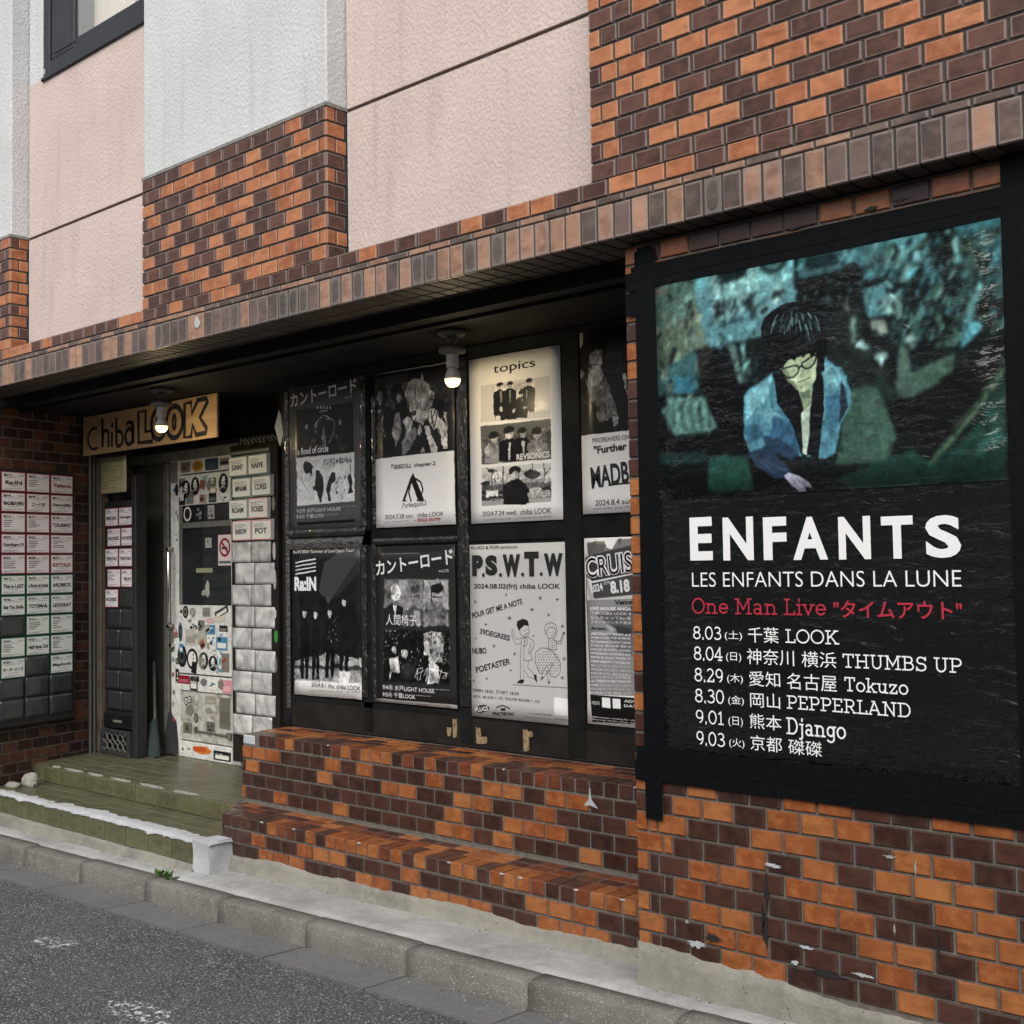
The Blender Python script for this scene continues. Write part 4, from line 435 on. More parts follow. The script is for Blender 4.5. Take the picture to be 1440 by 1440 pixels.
[('b', 186), ('p', 28, [(0.4992, 0.5364), (0.5059, 0.5595), (0.5628, 0.574), (0.6131, 0.5643), (0.6248, 0.534), (0.5762, 0.5376), (0.5193, 0.5061)]), ('l', 28, 0.0033, [(0.526, 0.5133), (0.536, 0.4867), (0.5745, 0.4709), (0.6097, 0.4769), (0.6248, 0.5), (0.6181, 0.5303)]), ('l', 28, 0.0034, [(0.5745, 0.483), (0.5963, 0.4903), (0.6097, 0.4951)]), ('e', 28, (0.5729, 0.5073, 0.0033, 0.0024)), ('e', 28, (0.6013, 0.5121, 0.0034, 0.0025)), ('p', 28, [(0.5628, 0.4697), (0.5779, 0.4648), (0.5963, 0.4733), (0.593, 0.4636), (0.5678, 0.4612)]), ('l', 28, 0.0017, [(0.5611, 0.4684), (0.4958, 0.4563), (0.4606, 0.4818)]), ('l', 28, 0.0016, [(0.5461, 0.4381), (0.4874, 0.4272), (0.4489, 0.4697)]), ('l', 28, 0.0017, [(0.4472, 0.4697), (0.4456, 0.5049), (0.459, 0.5121), (0.469, 0.4854)]), ('l', 28, 0.0033, [(0.5461, 0.4612), (0.531, 0.3459), (0.5276, 0.2342)]), ('l', 28, 0.0017, [(0.5745, 0.4539), (0.5645, 0.3471), (0.5645, 0.2354)]), ('l', 28, 0.0034, [(0.6164, 0.4733), (0.6717, 0.4478), (0.6784, 0.426), (0.6348, 0.3859)]), ('l', 28, 0.0017, [(0.6298, 0.4393), (0.6432, 0.4248), (0.6114, 0.3896), (0.6281, 0.375), (0.6415, 0.3908)]), ('l', 28, 0.0034, [(0.5628, 0.3459), (0.5913, 0.3362), (0.6549, 0.3459), (0.6415, 0.3786)]), ('l', 28, 0.0017, [(0.5695, 0.2852), (0.6097, 0.2488), (0.6717, 0.2403)]), ('l', 28, 0.0016, [(0.6131, 0.3362), (0.6047, 0.3022), (0.6734, 0.2621)]), ('l', 28, 0.0034, [(0.5812, 0.4539), (0.5662, 0.415), (0.6013, 0.4308), (0.6097, 0.4697)]), ('p', 28, [(0.4891, 0.21), (0.5243, 0.2306), (0.5678, 0.2318), (0.5544, 0.21)]), ('p', 28, [(0.665, 0.2646), (0.6935, 0.2633), (0.6985, 0.2184), (0.675, 0.2367)]), ('l', 28, 0.0033, [(0.4506, 0.199), (0.6214, 0.2002), (1.0084, 0.2027)]), ('l', 28, 0.0034, [(0.7956, 0.4879), (0.7806, 0.5182), (0.799, 0.5449), (0.8459, 0.557), (0.8961, 0.5461), (0.9112, 0.5133), (0.8928, 0.4757)]), ('l', 28, 0.0034, [(0.809, 0.4733), (0.804, 0.5109), (0.8325, 0.5303), (0.8861, 0.5279), (0.8945, 0.5049), (0.871, 0.4709), (0.8291, 0.4697), (0.809, 0.4733)]), ('l', 28, 0.0017, [(0.8509, 0.483), (0.8643, 0.4867), (0.8744, 0.4939)]), ('e', 28, (0.8375, 0.5, 0.0034, 0.0024)), ('e', 28, (0.871, 0.5049, 0.005, 0.0024)), ('l', 28, 0.0034, [(0.8291, 0.466), (0.8141, 0.4066), (0.9012, 0.4078), (0.9028, 0.4527), (0.8626, 0.4672)]), ('l', 28, 0.0034, [(0.9028, 0.4454), (0.943, 0.4393), (0.9715, 0.4915)]), ('l', 28, 0.0034, [(0.9028, 0.4563), (0.9363, 0.4539), (0.9615, 0.4951)]), ('p', 28, [(0.9615, 0.4951), (0.9749, 0.5085), (0.9883, 0.5036), (0.9732, 0.4915)]), ('l', 28, 0.0033, [(0.7387, 0.4114), (0.6901, 0.3883), (0.6817, 0.335), (0.7219, 0.2755), (0.7487, 0.2694)]), ('l', 28, 0.0033, [(0.7387, 0.4138), (0.8208, 0.4138), (0.8744, 0.3932), (0.9397, 0.335), (0.9313, 0.2828), (0.8827, 0.2549), (0.8425, 0.2609), (0.8174, 0.2937)]), ('e', 28, (0.7638, 0.3932, 0.005, 0.0024)), ('e', 28, (0.7889, 0.3944, 0.0051, 0.0024)), ('e', 28, (0.8157, 0.3944, 0.0034, 0.0037)), ('e', 28, (0.8409, 0.3956, 0.005, 0.0025)), ('e', 28, (0.866, 0.3956, 0.005, 0.0037)), ('e', 28, (0.7219, 0.3774, 0.0051, 0.0025)), ('e', 28, (0.7471, 0.3786, 0.005, 0.0025)), ('e', 28, (0.7739, 0.3786, 0.005, 0.0025)), ('e', 28, (0.799, 0.3799, 0.005, 0.0024)), ('e', 28, (0.8258, 0.3799, 0.005, 0.0024)), ('e', 28, (0.8509, 0.3811, 0.005, 0.0024)), ('e', 28, (0.876, 0.3811, 0.0051, 0.0036)), ('e', 28, (0.9028, 0.3823, 0.0051, 0.0024)), ('e', 28, (0.7102, 0.3617, 0.005, 0.0024)), ('e', 28, (0.737, 0.3629, 0.0034, 0.0024)), ('e', 28, (0.7621, 0.3629, 0.0051, 0.0036)), ('e', 28, (0.7889, 0.3641, 0.0034, 0.0024)), ('e', 28, (0.8141, 0.3653, 0.005, 0.0024)), ('e', 28, (0.8392, 0.3653, 0.005, 0.0024)), ('e', 28, (0.866, 0.3665, 0.005, 0.0024)), ('e', 28, (0.8911, 0.3665, 0.005, 0.0036)), ('e', 28, (0.9162, 0.3677, 0.0051, 0.0024)), ('e', 28, (0.7203, 0.3471, 0.005, 0.0024)), ('e', 28, (0.7471, 0.3483, 0.005, 0.0024)), ('e', 28, (0.7722, 0.3483, 0.005, 0.0036)), ('e', 28, (0.799, 0.3495, 0.005, 0.0024)), ('e', 28, (0.8241, 0.3507, 0.005, 0.0025)), ('e', 28, (0.8509, 0.3507, 0.0034, 0.0025)), ('e', 28, (0.876, 0.3519, 0.0051, 0.0025)), ('e', 28, (0.9012, 0.3519, 0.005, 0.0037)), ('e', 28, (0.9263, 0.3532, 0.005, 0.0024)), ('e', 28, (0.7085, 0.3313, 0.0051, 0.0037)), ('e', 28, (0.7353, 0.3325, 0.0051, 0.0025)), ('e', 28, (0.7621, 0.3337, 0.0034, 0.0025)), ('e', 28, (0.7873, 0.3337, 0.005, 0.0025)), ('e', 28, (0.8124, 0.335, 0.005, 0.0024)), ('e', 28, (0.8392, 0.3362, 0.005, 0.0024)), ('e', 28, (0.8643, 0.3362, 0.005, 0.0024)), ('e', 28, (0.8894, 0.3374, 0.0051, 0.0024)), ('e', 28, (0.9162, 0.3374, 0.0034, 0.0036)), ('e', 28, (0.7203, 0.3167, 0.005, 0.0025)), ('e', 28, (0.7454, 0.318, 0.005, 0.0024)), ('e', 28, (0.7722, 0.3192, 0.005, 0.0024)), ('e', 28, (0.7973, 0.3192, 0.005, 0.0024)), ('e', 28, (0.8241, 0.3204, 0.005, 0.0024)), ('e', 28, (0.8492, 0.3216, 0.0051, 0.0024)), ('e', 28, (0.8744, 0.3216, 0.005, 0.0024)), ('e', 28, (0.9012, 0.3228, 0.0033, 0.0024)), ('e', 28, (0.9263, 0.3228, 0.005, 0.0037)), ('e', 28, (0.7085, 0.301, 0.0051, 0.0036)), ('e', 28, (0.7337, 0.3022, 0.005, 0.0024)), ('e', 28, (0.7605, 0.3034, 0.005, 0.0024)), ('e', 28, (0.7856, 0.3046, 0.005, 0.0024)), ('e', 28, (0.8124, 0.3046, 0.005, 0.0024)), ('e', 28, (0.8375, 0.3058, 0.005, 0.0025)), ('e', 28, (0.8643, 0.307, 0.0034, 0.0025)), ('e', 28, (0.8894, 0.307, 0.0051, 0.0025)), ('e', 28, (0.9146, 0.3083, 0.005, 0.0024)), ('e', 28, (0.7186, 0.2864, 0.005, 0.0036)), ('e', 28, (0.7454, 0.2876, 0.005, 0.0024)), ('e', 28, (0.7705, 0.2888, 0.005, 0.0025)), ('e', 28, (0.7973, 0.2888, 0.005, 0.0037)), ('e', 28, (0.8224, 0.29, 0.0051, 0.0025)), ('e', 28, (0.8476, 0.2913, 0.005, 0.0024)), ('e', 28, (0.8744, 0.2925, 0.005, 0.0024)), ('e', 28, (0.8995, 0.2925, 0.005, 0.0024)), ('e', 28, (0.7588, 0.2731, 0.005, 0.0024)), ('e', 28, (0.7856, 0.2743, 0.005, 0.0024)), ('e', 28, (0.8107, 0.2755, 0.005, 0.0024)), ('e', 28, (0.8375, 0.2755, 0.005, 0.0024)), ('e', 28, (0.8626, 0.2767, 0.0051, 0.0024)), ('e', 28, (0.8476, 0.4551, 0.0033, 0.0024)), ('e', 28, (0.866, 0.4563, 0.0033, 0.0024)), ('e', 28, (0.8844, 0.4563, 0.005, 0.0024)), ('e', 28, (0.8459, 0.4442, 0.005, 0.0012)), ('e', 28, (0.866, 0.4442, 0.0033, 0.0024)), ('e', 28, (0.8844, 0.4442, 0.0034, 0.0024)), ('e', 28, (0.8459, 0.432, 0.005, 0.0013)), ('e', 28, (0.8643, 0.432, 0.005, 0.0025)), ('e', 28, (0.8844, 0.432, 0.0034, 0.0025)), ('e', 28, (0.8459, 0.4199, 0.0033, 0.0024)), ('e', 28, (0.8643, 0.4199, 0.005, 0.0024)), ('e', 28, (0.8827, 0.4211, 0.0051, 0.0012)), ('l', 28, 0.0017, [(0.742, 0.2682), (0.7906, 0.3083), (0.8593, 0.3362), (0.866, 0.3252), (0.7538, 0.2427)]), ('l', 28, 0.0017, [(0.8107, 0.2791), (0.804, 0.233), (0.8208, 0.216), (0.8275, 0.2488)]), ('p', 28, [(0.7337, 0.2342), (0.7554, 0.2621), (0.7621, 0.2464)]), ('p', 28, [(0.804, 0.233), (0.8174, 0.2148), (0.8291, 0.2269)]), ('l', 28, 0.0017, [(0.0385, 0.665), (0.072, 0.665)]), ('l', 28, 0.0017, [(0.0469, 0.6735), (0.0637, 0.6553)]), ('l', 28, 0.0016, [(0.0637, 0.6735), (0.0469, 0.6553)]), ('e', 28, (0.0553, 0.665, 0.005, 0.0025)), ('l', 28, 0.0034, [(0.3802, 0.7087), (0.4037, 0.7087)]), ('l', 28, 0.0017, [(0.3869, 0.7148), (0.397, 0.7027)]), ('l', 28, 0.0016, [(0.3987, 0.716), (0.3869, 0.7027)]), ('e', 28, (0.392, 0.7087, 0.005, 0.0025)), ('l', 28, 0.0017, [(0.7253, 0.6917), (0.7655, 0.6917)]), ('l', 28, 0.0017, [(0.7353, 0.7027), (0.7554, 0.6796)]), ('l', 28, 0.0034, [(0.7554, 0.7027), (0.7353, 0.6796)]), ('e', 28, (0.7454, 0.6917, 0.0067, 0.0037)), ('l', 28, 0.0016, [(0.9012, 0.6845), (0.933, 0.6845)]), ('l', 28, 0.0017, [(0.9095, 0.693), (0.9246, 0.676)]), ('l', 28, 0.0017, [(0.9263, 0.693), (0.9095, 0.676)]), ('e', 28, (0.9179, 0.6845, 0.005, 0.0036)), ('l', 28, 0.0034, [(0.6432, 0.6262), (0.6767, 0.6262)]), ('l', 28, 0.0033, [(0.6516, 0.6359), (0.6683, 0.6177)]), ('l', 28, 0.0034, [(0.6683, 0.6359), (0.6516, 0.6165)]), ('e', 28, (0.66, 0.6262, 0.0067, 0.0037)), ('l', 28, 0.0017, [(0.8124, 0.5971), (0.8425, 0.5983)]), ('l', 28, 0.0033, [(0.8191, 0.6056), (0.8342, 0.5898)]), ('l', 28, 0.0033, [(0.8342, 0.6056), (0.8191, 0.5898)]), ('e', 28, (0.8275, 0.5983, 0.005, 0.0024)), ('l', 28, 0.0034, [(0.4003, 0.5752), (0.4472, 0.5752)]), ('l', 28, 0.0017, [(0.4137, 0.5874), (0.4355, 0.5631)]), ('l', 28, 0.0034, [(0.4355, 0.5886), (0.4121, 0.5631)]), ('e', 28, (0.4238, 0.5752, 0.0084, 0.0049)), ('l', 28, 0.0017, [(0.1558, 0.5352), (0.1826, 0.5352)]), ('l', 28, 0.0017, [(0.1625, 0.5425), (0.1742, 0.5279)]), ('l', 28, 0.0017, [(0.1759, 0.5425), (0.1608, 0.5279)]), ('e', 28, (0.1692, 0.5352, 0.0033, 0.0024)), ('l', 28, 0.0017, [(0.9464, 0.5376), (0.9782, 0.5376)]), ('l', 28, 0.0016, [(0.9548, 0.5461), (0.9698, 0.5291)]), ('l', 28, 0.0034, [(0.9698, 0.5461), (0.9531, 0.5279)]), ('e', 28, (0.9615, 0.5376, 0.0067, 0.0024)), ('l', 28, 0.0017, [(0.6616, 0.4794), (0.6784, 0.4806)]), ('l', 28, 0.0033, [(0.665, 0.4842), (0.6734, 0.4757)]), ('l', 28, 0.0033, [(0.6734, 0.4842), (0.665, 0.4757)]), ('e', 28, (0.67, 0.4794, 0.0034, 0.0024)), ('l', 28, 0.0017, [(0.0452, 0.4515), (0.062, 0.4527)]), ('l', 28, 0.0033, [(0.0486, 0.4563), (0.0586, 0.4478)]), ('l', 28, 0.0017, [(0.0586, 0.4575), (0.0486, 0.4478)]), ('e', 28, (0.0536, 0.4527, 0.0034, 0.0012)), ('l', 28, 0.0017, [(0.2362, 0.4126), (0.2714, 0.4138)]), ('l', 28, 0.0033, [(0.2446, 0.4223), (0.2613, 0.4041)]), ('l', 28, 0.0017, [(0.263, 0.4223), (0.2446, 0.4041)]), ('e', 28, (0.2529, 0.4138, 0.0067, 0.0025)), ('l', 28, 0.0017, [(0.4556, 0.3726), (0.4891, 0.3738)]), ('l', 28, 0.0017, [(0.464, 0.3823), (0.4807, 0.3641)]), ('l', 28, 0.0034, [(0.4807, 0.3823), (0.464, 0.3641)]), ('e', 28, (0.4724, 0.3726, 0.0067, 0.0036)), ('l', 28, 0.0016, [(0.9548, 0.3604), (0.9916, 0.3604)]), ('l', 28, 0.0017, [(0.9648, 0.3701), (0.9832, 0.3507)]), ('l', 28, 0.0017, [(0.9832, 0.3714), (0.9648, 0.3495)]), ('e', 28, (0.9732, 0.3604, 0.0067, 0.0037)), ('l', 28, 0.0016, [(0.4188, 0.2791), (0.4355, 0.2791)]), ('l', 28, 0.0034, [(0.4221, 0.284), (0.4305, 0.2755)]), ('l', 28, 0.0033, [(0.4305, 0.284), (0.4221, 0.2743)]), ('e', 28, (0.4271, 0.2791, 0.0034, 0.0025)), ('l', 28, 0.0017, [(0.1541, 0.2221), (0.1809, 0.2233)]), ('l', 28, 0.0017, [(0.1608, 0.2294), (0.1725, 0.216)]), ('l', 28, 0.0017, [(0.1742, 0.2306), (0.1591, 0.216)]), ('e', 28, (0.1675, 0.2233, 0.0034, 0.0024)), ('l', 28, 0.0017, [(0.0117, 0.2039), (0.0352, 0.2051)]), ('l', 28, 0.0017, [(0.0184, 0.21), (0.0302, 0.1978)]), ('l', 28, 0.0016, [(0.0302, 0.2112), (0.0168, 0.1978)]), ('e', 28, (0.0235, 0.2039, 0.005, 0.0024)), ('l', 28, 0.0034, [(0.9363, 0.2561), (0.9682, 0.2561)]), ('l', 28, 0.0034, [(0.9447, 0.2646), (0.9615, 0.2476)]), ('l', 28, 0.0016, [(0.9615, 0.2658), (0.9447, 0.2464)]), ('e', 28, (0.9531, 0.2561, 0.005, 0.0036)), ('p', 28, [(0.0369, 0.0425), (0.0838, 0.0643), (0.1424, 0.0716), (0.1943, 0.0583), (0.1792, 0.0376), (0.0972, 0.0218), (0.0436, 0.0243)]), ('l', 28, 0.0084, [(0.268, 0.0619), (0.3333, 0.0765), (0.4137, 0.0631)]), ('p', 28, [(0.3166, 0.0595), (0.3652, 0.0607), (0.3652, 0.0485), (0.3149, 0.0461)]), ('p', 232, [(0.8643, 0.1468), (1.0, 0.1444), (0.9983, 0.051), (0.8643, 0.051)])],
[('PLUGS & PON presents', 0.013, 0.797, 0.299, 0.02, 0.0, 45, 0.0), ('P', 0.017, 0.672, 0.072, 0.102, 0.0, 28, 0.07), ('.', 0.082, 0.668, 0.018, 0.02, 0.0, 28, 0.07), ('S', 0.105, 0.675, 0.077, 0.097, 0.0, 28, 0.07), ('.', 0.192, 0.668, 0.021, 0.019, 0.0, 28, 0.07), ('W', 0.217, 0.668, 0.111, 0.106, 0.0, 28, 0.07), ('.', 0.331, 0.669, 0.02, 0.019, 0.0, 28, 0.07), ('T', 0.353, 0.669, 0.089, 0.115, 0.0, 28, 0.07), ('.', 0.446, 0.671, 0.019, 0.018, 0.0, 28, 0.07), ('W', 0.473, 0.669, 0.112, 0.105, 0.0, 28, 0.07), ('2024.08.02(fri) chiba LOOK', 0.027, 0.606, 0.54, 0.03, 0.0, 28, 0.015), ('FOUR GET ME A NOTS', 0.015, 0.468, 0.3311, 0.027, 0.222, 28, 0.02), ('39DEGREES', 0.061, 0.397, 0.1942, 0.026, -0.15, 28, 0.02), ('NUBO', 0.011, 0.299, 0.0931, 0.029, 0.043, 28, 0.02), ('POETASTER', 0.035, 0.208, 0.228, 0.029, 0.23, 28, 0.02), ('OPEN 18:00  START 18:30', 0.008, 0.117, 0.297, 0.015, 0.0, 45, 0.0), ('ADV. ¥3,500 + 1D  DOOR ¥4,000 + 1D', 0.01, 0.088, 0.422, 0.015, 0.0, 45, 0.0), ('PLUGS', 0.027, 0.02, 0.084, 0.022, 0.155, 200, 0.03), ('WALK THIS WAY', 0.133, 0.013, 0.1411, 0.017, 0.043, 40, 0.03), ('e+, LOOK, PLUGS', 0.365, 0.033, 0.1361, 0.01, 0.0, 50, 0.0), ('04.20(sat)10:00 on sale', 0.335, 0.016, 0.168, 0.007, 0.0, 60, 0.0), ('e+ ticket', 0.521, 0.02, 0.073, 0.01, 0.0, 60, 0.0)]),
'cruise':(-3.334,0.8,0.795,0.6,0.82,
[('b', 232), ('p', 120, [(0.0233, 0.9768), (0.46, 0.9915), (0.8233, 0.9915), (0.8183, 0.8841), (0.4467, 0.9402), (0.0333, 0.9)]), ('p', 90, [(0.0233, 0.9659), (0.1017, 0.9829), (0.2067, 0.978), (0.1783, 0.9293), (0.04, 0.9085)]), ('p', 228, [(0.1817, 0.989), (0.31, 0.9902), (0.2567, 0.9354), (0.2117, 0.9439)]), ('p', 80, [(0.31, 0.9902), (0.3467, 0.9927), (0.3333, 0.9561), (0.3217, 0.9573)]), ('p', 60, [(0.0067, 0.8927), (0.1, 0.9146), (0.4333, 0.9549), (0.8217, 0.9841), (0.8167, 0.8195), (0.4283, 0.8073), (0.0683, 0.7671), (0.015, 0.7939)]), ('p', 70, [(0.0617, 0.7561), (0.4283, 0.8), (0.8167, 0.8256), (0.8117, 0.711), (0.425, 0.689), (0.0783, 0.672)]), ('p', 190, [(0.005, 0.8171), (0.0783, 0.6793), (0.1167, 0.6341), (0.0383, 0.6646)]), ('p', 200, [(0.0783, 0.672), (0.8133, 0.7183), (0.81, 0.6402), (0.1033, 0.6341)]), ('p', 140, [(0.0133, 0.6646), (0.8117, 0.6829), (0.7933, 0.1756), (0.035, 0.1561)]), ('p', 90, [(0.0883, 0.589), (0.4233, 0.6366), (0.81, 0.6402), (0.8017, 0.411), (0.2667, 0.5159)]), ('p', 60, [(0.2683, 0.5317), (0.4183, 0.5183), (0.4167, 0.4744), (0.2917, 0.4866)]), ('p', 170, [(0.1783, 0.5378), (0.2667, 0.5159), (0.2417, 0.4866)]), ('p', 110, [(0.19, 0.4854), (0.43, 0.4744), (0.4267, 0.372), (0.2883, 0.3976)]), ('p', 22, [(0.0283, 0.1561), (0.4433, 0.1561), (0.815, 0.1585), (0.81, 0.0268), (0.0433, 0.0122)]), ('p', 236, [(0.1367, 0.1463), (0.2133, 0.1463), (0.215, 0.0915), (0.1367, 0.0927)]), ('p', 236, [(0.2333, 0.1451), (0.305, 0.1451), (0.3067, 0.0927), (0.235, 0.0927)]), ('l', 90, 0.0067, [(0.02, 0.9085), (0.0133, 0.6646), (0.035, 0.172)])],
[('CRUISING', 0.01, 0.639, 0.4254, 0.096, 0.106, 225, 0.06), ('CRUISING', 0.013, 0.642, 0.4192, 0.087, 0.103, 95, 0.0), ('2024', 0.034, 0.576, 0.0702, 0.034, 0.186, 225, 0.03), ('SUN', 0.107, 0.613, 0.0351, 0.016, 0.086, 225, 0.0), ('8.18', 0.145, 0.573, 0.1045, 0.056, 0.096, 230, 0.05), ('Venue', 0.165, 0.526, 0.1001, 0.021, 0.04, 20, 0.03), ('LIVE HOUSE ANGA', 0.029, 0.501, 0.224, 0.015, 0.0, 240, 0.04), ('千葉CHIBA LOOK &', 0.028, 0.481, 0.225, 0.015, 0.0, 240, 0.04), ('なんちゃってBar音', 0.028, 0.461, 0.224, 0.015, 0.0, 240, 0.04), ('スタジオペンタ千葉店', 0.027, 0.442, 0.2251, 0.014, 0.0, 240, 0.04), ('Artist;', 0.03, 0.413, 0.084, 0.015, 0.0, 30, 0.03), ('ABSTRACT MASH and', 0.029, 0.392, 0.218, 0.011, 0.0, 232, 0.02), ('boogie woogie THE BUBBLES', 0.029, 0.375, 0.217, 0.011, 0.0, 232, 0.02), ('The Cheeseheads DUGOUT CANOE', 0.028, 0.358, 0.218, 0.01, 0.0, 232, 0.02), ('Enjoy BLUE Bird', 0.028, 0.34, 0.217, 0.011, 0.0, 232, 0.02), ('FOUR GET ME A NOTS, CHOOSES', 0.027, 0.323, 0.218, 0.01, 0.0, 232, 0.02), ('HOTSQUALL HOLDSIDE LESS', 0.027, 0.305, 0.218, 0.011, 0.0, 232, 0.02), ('INDIAN No Quarter THE RED OF', 0.027, 0.288, 0.217, 0.011, 0.0, 232, 0.02), ('TEAM ABBOTT TOTALFAT', 0.026, 0.271, 0.218, 0.01, 0.0, 232, 0.02), ('横浜ジンク 南 マーガリン ボトルズ', 0.026, 0.253, 0.2171, 0.011, 0.0, 232, 0.02), ('ジギヲダイバーシティ スギック', 0.025, 0.236, 0.2181, 0.01, 0.0, 232, 0.02), ('松本上空 ゆゆし最高の結果を', 0.025, 0.219, 0.2171, 0.01, 0.0, 232, 0.02), ('スタジオペンタ千葉店', 0.024, 0.201, 0.2181, 0.011, 0.032, 232, 0.02), ('LA TREEHOUSE TOKIUM', 0.024, 0.184, 0.2171, 0.01, 0.032, 232, 0.02), ('岩城聖 コバタ ダイナタイムコウキ', 0.024, 0.166, 0.2171, 0.011, 0.037, 232, 0.02), ('鳥山上空 ピーチ タイラエリナ', 0.023, 0.149, 0.2181, 0.011, 0.037, 232, 0.02), ('怪獣島上空 備島上空', 0.023, 0.132, 0.2171, 0.01, 0.037, 232, 0.02), ('NOTICE BOX OFFICE', 0.028, 0.086, 0.043, 0.015, 0.0, 220, 0.0), ('ADV. ¥3900', 0.204, 0.106, 0.1711, 0.012, 0.0, 220, 0.02), ('DAY. ¥4500', 0.204, 0.086, 0.1711, 0.012, 0.0, 220, 0.02), ('Information: cruising fes. chiba all area LOOK', 0.03, 0.027, 0.3721, 0.009, 0.0, 210, 0.0), ('Planning: studio penta, chiba LOOK', 0.03, 0.017, 0.3141, 0.007, 0.0, 210, 0.0)]),
'bannertext':(-2.375,0.0,0.845,1.19,1.61,
[],
[('E', 0.128, 0.661, 0.089, 0.144, 0.0, (225, 225, 240), 0.035), ('N', 0.257, 0.659, 0.114, 0.141, 0.0, (225, 225, 240), 0.035), ('F', 0.407, 0.658, 0.083, 0.137, 0.0, (225, 225, 240), 0.035), ('A', 0.512, 0.657, 0.119, 0.134, 0.0, (225, 225, 240), 0.035), ('N', 0.667, 0.656, 0.104, 0.13, 0.0, (225, 225, 240), 0.035), ('T', 0.805, 0.656, 0.098, 0.126, 0.0, (225, 225, 240), 0.035), ('S', 0.94, 0.656, 0.104, 0.123, 0.0, (225, 225, 240), 0.035), ('LES ENFANTS DANS LA LUNE', 0.133, 0.573, 0.908, 0.048, 0.0, (225, 225, 240), -0.008), ('~One Man Live', 0.129, 0.484, 0.494, 0.052, 0.0, (165, 38, 55), 0.0), ('"タイムアウト"', 0.644, 0.479, 0.396, 0.053, 0.0, (165, 38, 55), 0.015), ('~8.03', 0.131, 0.399, 0.114, 0.043, 0.0, (225, 225, 240), 0.0), ('(土)', 0.255, 0.398, 0.065, 0.032, 0.0, (225, 225, 240), 0.01), ('千葉', 0.342, 0.394, 0.111, 0.05, 0.0, (225, 225, 240), 0.01), ('~LOOK', 0.476, 0.397, 0.184, 0.043, 0.0, (225, 225, 240), 0.0), ('~8.04', 0.132, 0.33, 0.116, 0.045, 0.0, (225, 225, 240), 0.0), ('(日)', 0.258, 0.328, 0.057, 0.032, 0.0, (225, 225, 240), 0.01), ('神奈川', 0.336, 0.324, 0.169, 0.051, 0.0, (225, 225, 240), 0.01), ('横浜', 0.531, 0.324, 0.117, 0.049, 0.0, (225, 225, 240), 0.01), ('~THUMBS UP', 0.668, 0.328, 0.369, 0.042, 0.0, (225, 225, 240), 0.0), ('~8.29', 0.133, 0.259, 0.115, 0.045, 0.0, (225, 225, 240), 0.0), ('(木)', 0.26, 0.258, 0.059, 0.033, 0.0, (225, 225, 240), 0.01), ('愛知', 0.342, 0.255, 0.112, 0.048, 0.0, (225, 225, 240), 0.01), ('名古屋', 0.478, 0.252, 0.17, 0.051, 0.0, (225, 225, 240), 0.01), ('~Tokuzo', 0.672, 0.257, 0.204, 0.043, 0.0, (225, 225, 240), 0.0), ('~8.30', 0.133, 0.19, 0.116, 0.045, 0.0, (225, 225, 240), 0.0), ('(金)', 0.262, 0.188, 0.059, 0.032, 0.0, (225, 225, 240), 0.01), ('岡山', 0.344, 0.187, 0.108, 0.047, 0.0, (225, 225, 240), 0.01), ('~PEPPERLAND', 0.475, 0.191, 0.407, 0.042, 0.0, (225, 225, 240), 0.0), ('~9.01', 0.133, 0.121, 0.114, 0.044, 0.0, (225, 225, 240), 0.0), ('(日)', 0.261, 0.119, 0.054, 0.033, 0.0, (225, 225, 240), 0.01), ('熊本', 0.34, 0.119, 0.115, 0.048, 0.0, (225, 225, 240), 0.01), ('~Django', 0.472, 0.105, 0.2031, 0.059, 0.0, (225, 225, 240), 0.0), ('~9.03', 0.134, 0.05, 0.115, 0.045, 0.0, (225, 225, 240), 0.0), ('(火)', 0.262, 0.05, 0.057, 0.032, 0.0, (225, 225, 240), 0.01), ('京都', 0.341, 0.05, 0.114, 0.048, 0.0, (225, 225, 240), 0.01), ('磔磔', 0.477, 0.049, 0.115, 0.047, 0.0, (225, 225, 240), 0.01)]),
'bannerphoto':(-2.375,0.0,1.715,1.185,0.742,
